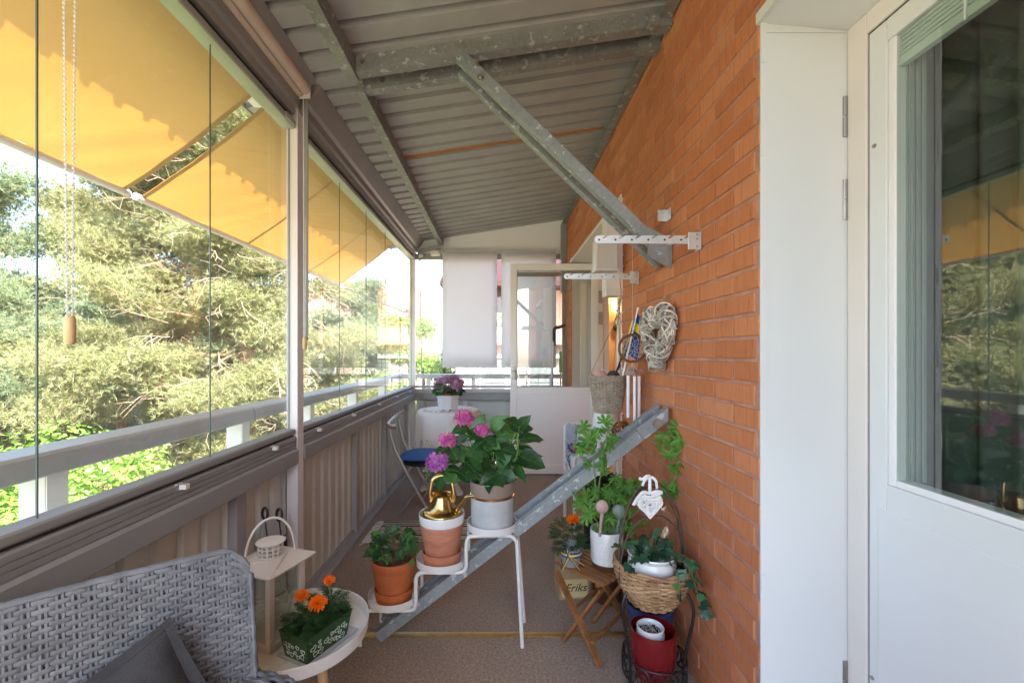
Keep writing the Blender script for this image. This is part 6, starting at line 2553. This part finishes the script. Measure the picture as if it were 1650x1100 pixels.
hpl = thing('hanging_planter', 'grey woven planter hanging on ropes in front of the brick wall', 'planter', hp0 + Vector((0, 0, hpz0)))
wickerwork('weave', hp0, hrz, 26, 30, .0045, .0032, M['wicker_g'], hpl)
b = MB()
b.lathe([(.0005, hpz0), (.071, hpz0), (.102, hpz1 - .03), (.0005, hpz1 - .03)], hp0, 30)
b.build('lining', M['dark_wood'], hpl)
mid = Vector((.685, 2.51, 1.585))
b = MB()
for a in (PI, -PI / 3, PI / 3):
    b.tube([mid, hp0 + Vector((.106 * math.cos(a), .106 * math.sin(a), hpz1 - .01))], .0028, 6)
b.tube(spline([mid, Vector((.705, 2.52, 1.69)), Vector((.70, 2.53, 1.80))], 5), .003, 6)
for k in range(8):
    b.sphere(mid + Vector((random.uniform(-.008, .008), random.uniform(-.008, .008), .015 * k - .02)), .0075, 6, 5)
b.build('rope', M['rope'], hpl)
for x, dy, m_, lab in ((.575, -.03, 'pink_glaze', 'pink glazed ball in the hanging woven planter'), (.640, -.035, 'choc', 'dark brown glazed ball in the hanging woven planter')):
    b = MB()
    b.sphere((x + (.005 if m_ == 'choc' else 0), 2.5 + dy, hpz1 - .005), .038, 18, 12, 0, (1, 1, 1.0))
    tag(b.build('glazed_ball', M[m_]), lab, 'ball', 'glazed balls in the planter')

# flag, dream catcher and wind chime
fg = thing('flag', 'small blue and yellow flag on a white stick by the brick wall', 'flag', (.70, 2.47, 1.2))
p0, p1 = at(1003, 606, 2.42), at(1028, 497, 2.42)
b = MB()
b.tube([p0, p1], [.006, .0045], 8)
b.sphere(p1, .007, 8, 6)
b.build('stick', M['plastic_w'], fg)
dirp = (p1 - p0)


def flagf(u, v):
    base = p0 + dirp * (.36 + .60 * v)
    return base + Vector((-.075 * u * (1 - .30 * v) + .008 * math.sin(u * 11), .030 * math.sin(u * 10 + v * 2) * u + .02 * u, -.13 * u - .02 * u * u))


b = MB()
b.grid(flagf, 24, 30)
for i in range(len(b.f)):
    col, row = i % 24, i // 24
    b.m[i] = 1 if (8 <= col < 13 or 12 <= row < 18) else 0
b.build('cloth', [M['navy'], M['yellow']], fg)
b = MB()
b.grid(lambda u, v: p0 + dirp * (.34 + .62 * v) + Vector((.050 * u * (1.15 - .8 * v), .02 * math.sin(u * 6) - .004, -.05 * u)), 10, 20)
for i in range(len(b.f)):
    b.m[i] = 1 if (12 <= i // 10 < 16) else 0
b.build('cloth_fold', [M['navy'], M['yellow']], fg)

dc = at(1019, 561, 2.36)
dm = thing('dream_catcher', 'round brown dream catcher with threads hanging in front of the flag', 'ornament', dc)
b = MB()
Rr = .073
b.tube([dc + Vector((Rr * math.cos(t * PI / 20), .0, Rr * math.sin(t * PI / 20))) + rv(.001) for t in range(40)], .0068, 8, True)
b.build('hoop', M['hoop'], dm)
b = MB()
for ring in range(4):
    r0, r1 = Rr * (1 - .22 * ring), Rr * (.78 - .22 * ring)
    for k in range(10):
        a0, a1 = 2 * PI * (k + ring * .5) / 10, 2 * PI * (k + 1 + ring * .5) / 10
        am = (a0 + a1) / 2
        q0 = dc + Vector((r0 * math.cos(a0), 0, r0 * math.sin(a0)))
        q1 = dc + Vector((r0 * math.cos(a1), 0, r0 * math.sin(a1)))
        qm = dc + Vector((r1 * math.cos(am), 0, r1 * math.sin(am)))
        b.tube([q0, qm, q1], .0010, 4)
b.tube([dc + Vector((0, 0, Rr)), dc + Vector((.0, .0, .60))], .0010, 4)
b.build('threads', M['thread'], dm)
b = MB()
b.sphere(dc + Vector((.0, 0, 0)), .005, 8, 6)
b.build('bead', M['red_pot'], dm)
wc = at(1018, 603, 2.36)
ch_ = thing('wind_chime', 'wind chime of white metal tubes below the dream catcher', 'wind chime', wc)
b = MB()
b.lathe([(.0005, .03), (.018, .027), (.034, .012), (.038, 0), (.034, .0), (.0005, .02)], wc, 24)
b.build('dome', M['taupe_pot'], ch_)
b = MB()
for a in range(4):
    b.tube([wc + Vector((.035 * math.cos(a * PI / 2), .035 * math.sin(a * PI / 2), .005)), dc + Vector((0, 0, -Rr))], .0011, 4)
for x, yy, z1, z0_ in ((-.026, -.02, -.005, -.232), (.006, -.03, -.008, -.305), (.036, -.01, -.010, -.30)):
    b.tube([wc + Vector((x, yy, .01)), wc + Vector((x, yy, z1))], .0011, 4)
b.build('threads', M['thread'], ch_)
for x, yy, z1, z0_ in ((-.026, -.02, -.005, -.232), (.006, -.03, -.008, -.305), (.036, -.01, -.010, -.30)):
    b = MB()
    b.tube([wc + Vector((x, yy, z1)), wc + Vector((x, yy, z0_))], .0080, 12)
    b.build('chime_tube', M['tube_w'], ch_)

# twig heart wreath on the wall
wr_c = Vector((XW - .045, 2.125, 1.437))
hw_ = thing('heart_wreath', 'large heart wreath of pale twigs hanging on the brick wall', 'wreath', wr_c)
b = MB()


def wheart(t):
    v = heart(t, 1.0)
    return Vector((0, -v.x * .175, v.z * .180 + .02))


for k in range(84):
    t0 = random.uniform(0, 2 * PI)
    ln = random.uniform(1.0, 2.6)
    tw = random.uniform(2.5, 5) * random.choice((1, -1))
    ph = random.uniform(0, 2 * PI)
    rad = .036 * math.sqrt(random.uniform(.25, 1))
    pts = []
    for i in range(22):
        t = t0 + ln * i / 21
        c_ = wheart(t)
        tg = (wheart(t + .02) - wheart(t - .02))
        if tg.length < 1e-6:
            tg = Vector((0, 1, 0))
        tg.normalize()
        n1 = Vector((1, 0, 0))
        n2 = tg.cross(n1)
        a = ph + tw * (t - t0)
        pts.append(wr_c + c_ * .86 + n1 * rad * .9 * math.cos(a) + n2 * rad * math.sin(a) + rv(.003))
    b.tube(pts, random.uniform(.0028, .0052), 5)
for k in range(40):
    t0 = random.uniform(0, 2 * PI)
    c_ = wheart(t0) * .86
    tg = (wheart(t0 + .02) - wheart(t0 - .02)).normalized()
    n1 = Vector((1, 0, 0)); n2 = tg.cross(n1)
    b.tube([wr_c + c_ + (n1 * .9 * math.cos(a * PI / 8) + n2 * math.sin(a * PI / 8)) * .043 + tg * (.02 * math.sin(a * PI / 8 + k)) for a in range(16)], .0034, 5, True)
b.build('twigs', M['twig'], hw_)
b = MB()
b.tube([wr_c + Vector((.0, 0, .12)), Vector((XW - .01, 2.10, 1.645))], .004, 6)
b.tube([Vector((XW - .012, 2.10, 1.645)), Vector((XW + .002, 2.10, 1.645))], .005, 6)
b.build('hanging_loop', M['rope'], hw_)

# tools leaning behind the glazed door
b = MB()
q0, q1 = at(887, 625, 5.12), at(893, 541, 5.16)
b.tube([q0 - Vector((.02, 0, .55)), q1], .016, 10)
sh = tag(b.build('snow_shovel', M['tube_w']), 'white shaft of a snow shovel with a black grip behind the glazed door', 'shovel')
b = MB()
b.tube(spline([q1 - Vector((0, 0, .12)), q1 + Vector((0, 0, .04)), q1 + Vector((.01, 0, .09)), q1 + Vector((.06, 0, .10)), q1 + Vector((.13, 0, .13))], 5), .020, 10)
b.build('grip', M['black'], sh)
b = MB()
b.tube([at(904, 640, 5.1) - Vector((0, 0, .5)), at(903, 598, 5.1)], .010, 8)
br_ = tag(b.build('brush', M['chrome']), 'silver handled brush with a bright green grip behind the glazed door', 'brush')
b = MB()
b.tube([at(903, 600, 5.1), at(903, 566, 5.1)], [.018, .014], 10)
b.build('grip', M['green_plastic'], br_)

# ------------------------------------------------------------------ foreground: rattan chair, cushion, side table, lantern, planter
rc = thing('rattan_armchair', 'grey woven rattan armchair in the lower left corner', 'chair', (-.8, .9, .42))
TA = Vector((-.588, 1.016, .91))          # top right corner of the back
tdir = Vector((-.7426, -.6697, 0))        # along the back, away from the window post
ndir = Vector((.6697, -.7426, 0))         # faces the camera
rec = .10
WB, HB = .60, .50


def back(s, t, off=0.0):
    """s metres along the back from its right edge, t metres down from the top"""
    top_drop = .045 * max(0, (1 - s / .05)) ** 2.2 if s < .05 else 0
    bow = .02 * math.sin(PI * min(1, s / WB))
    tt = t + top_drop * max(0, 1 - t / .08)
    return TA + tdir * s - Vector((0, 0, 1)) * tt + ndir * (rec * t + off - bow) - tdir * .02 * t


b = MB()
rows = 56
ns = 27
PITCH = WB / ns
for j in range(rows):
    t = .008 + (HB - .01) * j / (rows - 1)
    pts, rad = [], []
    for i in range(ns * 6 + 1):
        s = WB * i / (ns * 6)
        k = round(s / PITCH)
        if (k + j) % 2:
            k = k + (1 if s / PITCH > k else -1)
        dip = math.exp(-((s - k * PITCH) / .0085) ** 4)
        pts.append(back(s, t + .0010 * math.sin(i * .37 + j * 1.7), .0026 * (1 - 1.9 * dip) + .0007 * random.uniform(-1, 1)))
        rad.append(.0051 * (1 - .12 * dip) * random.uniform(.96, 1.03))
    b.tube(pts, rad, 6, flat=.42, up=tuple(ndir))
b.build('backrest_weave', M['rattan'], rc)
b = MB()
for i in range(ns + 1):
    for q in (-.0042, .0042):
        s = WB * i / ns + q
        if s < 0:
            continue
        b.tube([back(s + random.uniform(-.0008, .0008), HB * k / 24, .0002) for k in range(25)], .0034, 6)
b.build('backrest_stakes', M['rattan'], rc)
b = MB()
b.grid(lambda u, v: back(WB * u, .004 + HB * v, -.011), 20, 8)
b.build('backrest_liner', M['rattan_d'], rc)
b = MB()
for k in range(3):
    b.tube([back(WB * i / 80, -.001 + .0015 * k, .001 - .008 * k) + rv(.0008) for i in range(81)], [.0052 * random.uniform(.85, 1.1) for _ in range(81)], 7)
for k in range(3):
    b.tube([back(-.002 - .003 * k, .03 + HB * i / 50, .001 - .009 * k) + rv(.0008) for i in range(51)], [.0052 * random.uniform(.85, 1.1) for _ in range(51)], 7)
b.build('edge_binding', M['rattan'], rc)
# right arm, curving forward from the back
b = MB()
am0 = back(.0, .300, .0)
arm = spline([am0 + Vector((-.03, 0, .0)), am0 + ndir * .05 + Vector((.05, .0, -.004)), am0 + ndir * .16 + Vector((.09, .0, -.012)), am0 + ndir * .34 + Vector((.07, -.05, -.02)), am0 + ndir * .55 + Vector((.02, -.08, -.03))], 10)
for j in range(13):
    a = -.5 + (PI + 1.0) * j / 12
    pts = []
    for i, p in enumerate(arm):
        tg = (arm[min(i + 1, len(arm) - 1)] - arm[max(i - 1, 0)]).normalized()
        sd = tg.cross(UP).normalized()
        wv = .0035 * math.sin(PI * i / 2.0 + PI * j)
        pts.append(p + sd * (.048 + wv) * math.cos(a) + UP * ((.032 + wv) * math.sin(a) - .02))
    b.tube(pts, .0066, 6, flat=.55)
b.build('arm_weave', M['rattan'], rc)
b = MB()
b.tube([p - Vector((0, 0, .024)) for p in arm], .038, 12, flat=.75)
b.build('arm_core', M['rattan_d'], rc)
b = MB()
s0_, s1_ = back(0, HB - .06), back(WB, HB - .06)
vs = []
for dz in (-.06, 0):
    for q in (s0_, s1_, s1_ + ndir * .5, s0_ + ndir * .5):
        vs.append(Vector((q.x, q.y, s0_.z + dz)))
b.add(vs, [(3, 2, 1, 0), (4, 5, 6, 7), (0, 1, 5, 4), (1, 2, 6, 5), (2, 3, 7, 6), (3, 0, 4, 7)])
b.build('seat', M['rattan'], rc, bevel=.01)

# charcoal cushion leaning on the back
cw = .195
nz_ = (ndir + Vector((0, 0, .22))).normalized()
ax = (tdir * math.cos(R(24)) - Vector((0, 0, 1)) * math.sin(R(24)))
ax = (ax - nz_ * ax.dot(nz_)).normalized()
ay = nz_.cross(ax)
if ay.z < 0:
    ay = -ay
cc_ = back(.165, .115, .055) + ax * cw * .95 - ay * cw * .95


def cush(u, v, sgn):
    a, c_ = 2 * u - 1, 2 * v - 1
    th_ = .062 * (max(0, (1 - abs(a) ** 2.6) * (1 - abs(c_) ** 2.6))) ** .62
    ear = 1 - .07 * (1 - abs(c_) ** 2) * abs(a) ** 2
    ear2 = 1 - .07 * (1 - abs(a) ** 2) * abs(c_) ** 2
    wr = .006 * noise.noise(Vector((a * 3.2, c_ * 3.2, 2 + sgn))) * (1 - a * a * .7)
    return cc_ + ax * cw * a * ear + ay * cw * c_ * ear2 + nz_ * (sgn * th_ + wr)


b = MB()
b.grid(lambda u, v: cush(u, v, 1), 30, 30)
b.grid(lambda u, v: cush(1 - u, v, -1), 30, 30)
cs = b.build('cushion', M['cushion'])
tag(cs, 'charcoal velvet cushion leaning in the grey rattan armchair', 'cushion')
b = MB()
for sgn in (1,):
    for (ua, ub) in (((0, 0), (1, 0)), ((1, 0), (1, 1)), ((1, 1), (0, 1)), ((0, 1), (0, 0))):
        b.grid(lambda u, v: cush(ua[0] + (ub[0] - ua[0]) * u, ua[1] + (ub[1] - ua[1]) * u, 0) + (cush(.5, .5, 0) - cush(ua[0] + (ub[0] - ua[0]) * u, ua[1] + (ub[1] - ua[1]) * u, 0)).normalized() * (-.022 * v) + nz_ * .003, 20, 2)
b.build('flange', M['cushion'], cs)

# round tray table
sc_ = Vector((-.650, 1.408, 0))
stb = thing('side_table', 'round white tray table behind the rattan armchair', 'table', sc_)
TZ = .455
b = MB()
b.lathe([(.0005, TZ - .012), (.207, TZ - .012), (.214, TZ - .006), (.218, TZ + .031), (.2165, TZ + .033), (.2135, TZ + .031), (.210, TZ - .002), (.0005, TZ)], sc_, 64)
b.build('tray_top', M['table_w'], stb)
for k in range(3):
    a = R(-35 + 120 * k)
    d = Vector((math.cos(a), math.sin(a), 0))
    b = MB()
    b.tube([sc_ + d * .12 + Vector((0, 0, TZ - .013)), sc_ + d * .19 + Vector((0, 0, .003))], [.016, .011], 10)
    b.build('leg', M['beech'], stb)
b = MB()
b.rbox(sc_ + Vector((.085, -.045, TZ + .0035)), (.13, .20, .004), R(-25))
tag(b.build('grey_mat', M['pale_grey_stone']), 'pale grey mat under the green planter on the round tray', 'mat')

# lantern
LF, LR = Vector((-.690, 1.305, 0)), Vector((-.640, 1.455, 0))
e1 = (LR - LF).normalized(); e2 = Vector((-e1.y, e1.x, 0))
ls_ = .140
l0 = LF + e1 * ls_ / 2 + e2 * ls_ / 2
ln = thing('lantern', 'cream metal lantern with glass sides on the round tray table', 'lantern', (l0.x, l0.y, TZ + .001))
ml = Matrix(((e1.x, e2.x, 0, l0.x), (e1.y, e2.y, 0, l0.y), (0, 0, 1, TZ + .001), (0, 0, 0, 1)))
hl = ls_ / 2
b = MB()
b.bx(-hl, hl, -hl, hl, 0, .022, 0, ml)
b.build('base', M['lantern'], ln, bevel=.002)
for sx in (-1, 1):
    for sy in (-1, 1):
        b = MB()
        cx_, cy_ = sx * (hl - .008), sy * (hl - .008)
        b.bx(cx_ - .009, cx_ + .008, cy_ - .009, cy_ + .008, .018, .222, 0, ml)
        b.build('corner_post', M['lantern'], ln)
b = MB()
for (x0, x1, y0, y1) in ((-hl, hl, -hl, -hl + .012), (-hl, hl, hl - .012, hl), (-hl, -hl + .012, -hl + .012, hl - .012), (hl - .012, hl, -hl + .012, hl - .012)):
    b.bx(x0, x1, y0, y1, .222, .238, 0, ml)
b.build('top_frame', M['lantern'], ln)
for (x0, x1, y0, y1) in ((-hl + .015, hl - .015, -hl + .007, -hl + .008), (-hl + .015, hl - .015, hl - .008, hl - .007), (-hl + .007, -hl + .008, -hl + .015, hl - .015), (hl - .008, hl - .007, -hl + .015, hl - .015)):
    b = MB()
    b.bx(x0, x1, y0, y1, .02, .222, 0, ml)
    b.build('glass_pane', M['lant_glass'], ln)
b = MB()
ho = hl + .026
vs = [(-ho, -ho, .239), (ho, -ho, .239), (ho, ho, .239), (-ho, ho, .239), (-ho, -ho, .243), (ho, -ho, .243), (ho, ho, .243), (-ho, ho, .243)]
r_ = .052
ring = [(r_ * math.cos(PI / 4 * k - 3 * PI / 4), r_ * math.sin(PI / 4 * k - 3 * PI / 4), .262) for k in range(8)]
b.add([ml @ Vector(p) for p in vs + ring], [(0, 3, 2, 1), (0, 1, 5, 4), (1, 2, 6, 5), (2, 3, 7, 6), (3, 0, 4, 7),
                                            (4, 5, 10, 9), (4, 9, 8), (5, 6, 12, 11), (5, 11, 10), (6, 7, 14, 13), (6, 13, 12), (7, 4, 8, 15), (7, 15, 14), (8, 9, 10, 11, 12, 13, 14, 15)])
b.build('roof', M['lantern'], ln)
chz = TZ + .001 + .262
b = MB()
NN, HH = 14, 3
rr_ = .036
for k in range(NN):
    a = 2 * PI * k / NN
    b.bx(-.0028, .0028, -.0008, .0008, 0, .040, 0, Matrix.Translation(Vector((l0.x + rr_ * math.cos(a), l0.y + rr_ * math.sin(a), chz))) @ Matrix.Rotation(a + PI / 2, 4, 'Z'))
for q in range(4):
    z = .0 + .0125 * q
    b.lathe([(rr_ - .0010, z - .002), (rr_ + .0012, z - .002), (rr_ + .0012, z + .002), (rr_ - .0010, z + .002), (rr_ - .0010, z - .002)], (l0.x, l0.y, chz + .001), 40)
b.build('vent_ring', M['lantern'], ln)
b = MB()
b.lathe([(.0005, .0415), (.043, .0405), (.044, .042), (.043, .0435), (.0005, .048)], (l0.x, l0.y, chz), 36)
b.build('vent_cap', M['lantern'], ln)
b = MB()
hd = (e1 * 1.0 - e2 * .55).normalized()
b.tube([l0 + hd * .073 * math.cos(PI * t / 28) + Vector((0, 0, chz - .012 + .128 * math.sin(PI * t / 28) ** .9)) for t in range(29)], .0038, 8)
b.build('handle', M['lantern'], ln)
b = MB()
b.lathe([(.0005, 0), (.032, 0), (.033, .003), (.033, .06), (.03, .062), (.0005, .060)], (l0.x + .01, l0.y + .02, TZ + .020), 24)
tag(b.build('candle', M['lantern']), 'cream candle standing inside the glass lantern', 'candle')
b = MB()
for k in range(5):
    a0 = random.uniform(0, 6)
    b.tube(spline([l0 + Vector((.055 * math.cos(a0 + i * .9), .05 * math.sin(a0 + i * .9), TZ + .03 + .02 * i + .01 * math.sin(i * 2 + k))) for i in range(7)], 4), .0012, 4)
tag(b.build('wire_lights', M['thread']), 'tangle of thin white wire lights inside the lantern', 'string lights')

# green tin planter with hearts and marigolds
pf, pr_ = Vector((-.557, 1.257, TZ + .0062)), Vector((-.492, 1.392, TZ + .0062))
g1 = (pr_ - pf).normalized(); g2 = Vector((-g1.y, g1.x, 0))
gl_, gw, gh = .152, .092, .078
pl_ = thing('flower_trough', 'green tin trough with white painted hearts planted with orange marigolds', 'planter', pf)
tp2 = .012
vs = []
for (zz, ex_) in ((0, 0), (gh, tp2)):
    for (a, c_) in ((-ex_, -ex_), (gl_ + ex_, -ex_), (gl_ + ex_, gw + ex_), (-ex_, gw + ex_)):
        vs.append(pf + g1 * a + g2 * c_ + Vector((0, 0, zz)))
for (zz, ex_) in ((gh, tp2 - .003), (gh * .75, tp2 * .75 - .003)):
    for (a, c_) in ((-ex_, -ex_), (gl_ + ex_, -ex_), (gl_ + ex_, gw + ex_), (-ex_, gw + ex_)):
        vs.append(pf + g1 * a + g2 * c_ + Vector((0, 0, zz)))
b = MB()
b.add(vs, [(0, 3, 2, 1), (0, 1, 5, 4), (1, 2, 6, 5), (2, 3, 7, 6), (3, 0, 4, 7), (4, 5, 9, 8), (5, 6, 10, 9), (6, 7, 11, 10), (7, 4, 8, 11), (8, 9, 13, 12), (9, 10, 14, 13), (10, 11, 15, 14), (11, 8, 12, 15), (12, 13, 14, 15)])
b.build('tin', M['green_tin'], pl_)
b = MB()
rim = [pf + g1 * a + g2 * c_ + Vector((0, 0, gh)) for (a, c_) in ((-tp2, -tp2), (gl_ + tp2, -tp2), (gl_ + tp2, gw + tp2), (-tp2, gw + tp2))]
for i in range(4):
    b.tube([rim[i], rim[(i + 1) % 4]], .0022, 8)
b.build('rolled_rim', M['green_tin'], pl_)
b = MB()


def face_pt(side, a, z):
    k = z / gh
    if side == 0:      # long side towards the camera
        return pf + g1 * a - g2 * (tp2 * k + .0008) + Vector((0, 0, z))
    return pf + g2 * a - g1 * (tp2 * k + .0008) + Vector((0, 0, z))


for side, length, n_ in ((0, gl_, 19), (1, gw, 12)):
    placed = []
    for k in range(n_ * 14):
        if len(placed) >= n_:
            break
        s_ = random.uniform(.0055, .0105)
        a, z = random.uniform(.01, length - .01), random.uniform(.010, gh * (.62 if side == 0 else .58))
        if any((a - q[0]) ** 2 + (z - q[1]) ** 2 < (s_ + q[2]) ** 2 * .85 for q in placed):
            continue
        placed.append((a, z, s_))
        rot = random.uniform(-.5, .5)
        pts = []
        for t in range(26):
            h_ = heart(2 * PI * t / 26, s_)
            pts.append(face_pt(side, a + h_.x * math.cos(rot) - h_.z * math.sin(rot), z + h_.x * math.sin(rot) + h_.z * math.cos(rot)))
        b.tube(pts, .0009, 4, True)
b.build('painted_hearts', M['heart_line'], pl_)
b = MB()
ctr = pf + g1 * gl_ / 2 + g2 * gw / 2
for (a, c_, n_) in ((.03, .045, 100), (.075, .045, 70), (.13, .05, 100)):
    feathery(b, pf + g1 * a + g2 * c_ + Vector((0, 0, gh - .002)), .040, n_, .030, .05)
b.build('foliage', M['mar_leaf'], pl_)
for (px, py, d_, r_) in ((487, 961, 1.345, .0195), (512, 973, 1.31, .0235), (531, 936, 1.40, .0165)):
    p = at(px, py, d_)
    pompon('flower_head', p, r_, pl_)
    st = MB()
    st.tube([Vector((p.x, p.y, p.z - .004)), Vector((p.x + .004, p.y + .004, TZ + gh))], .0022, 6)
    st.build('stem', M['stem'], pl_)

# striped folding seat and black looped handles behind the lantern
fs_ = thing('folded_deck_chair', 'folded grey striped deck chair leaning on the balustrade behind the lantern', 'chair', (-.98, 1.88, 0))
sm_ = stripe_mat('deck_chair_stripes', [(0, (0.36, 0.37, 0.36)), (.60, (0.03, 0.035, 0.05)), (.66, (0.45, 0.45, 0.44)), (.72, (0.025, 0.03, 0.055)), (.86, (0.45, 0.45, 0.44)), (.92, (0.03, 0.035, 0.05)), (.95, (0.36, 0.37, 0.36))], 'Z', .25)
b = MB()
poly = []
for k in range(40):
    a = 2 * PI * k / 40
    ca, sa = math.cos(a), math.sin(a)
    poly.append((.085 * math.copysign(abs(ca) ** .6, ca), .34 + .33 * math.copysign(abs(sa) ** .6, sa)))
b.prism(poly, 'y', -.012, .012)
mtx = Matrix.Translation(Vector((-1.030, 1.97, -.07))) @ Matrix.Rotation(R(72), 4, 'Z') @ Matrix.Rotation(R(6), 4, 'Y') @ Matrix.Rotation(R(-6), 4, 'X')
b.v = [mtx @ p for p in b.v]
b.build('seat_cloth', sm_, fs_, bevel=.006)
b = MB()
b.tube([mtx @ Vector((x, .02, z)) for x, z in ((-.085, .03), (-.085, .50), (.085, .50), (.085, .03))], .008, 8)
b.build('frame', M['black'], fs_)
for (px, py) in ((427, 827), (450, 829)):
    d_ = 1.80
    c_ = at(px, py, d_)
    t = thing('looped_rod', 'thin black rod with an oval loop, ' + ('left' if px < 440 else 'right') + ' one of the pair leaning behind the lantern', 'rod', (c_.x, c_.y, .1), 'black looped rods')
    b = MB()
    b.tube([c_ + Vector((.013 * math.cos(a * PI / 10), -.004 * math.cos(a * PI / 10), .024 * math.sin(a * PI / 10))) for a in range(20)], .0055, 8, True)
    b.build('loop', M['black'], t)
    b = MB()
    b.tube([c_ - Vector((0, 0, .028)), c_ + Vector((.03, .0, -.25)), c_ + Vector((.06, .01, -c_.z + .03))], .003, 6)
    b.build('shaft', M['black'], t)
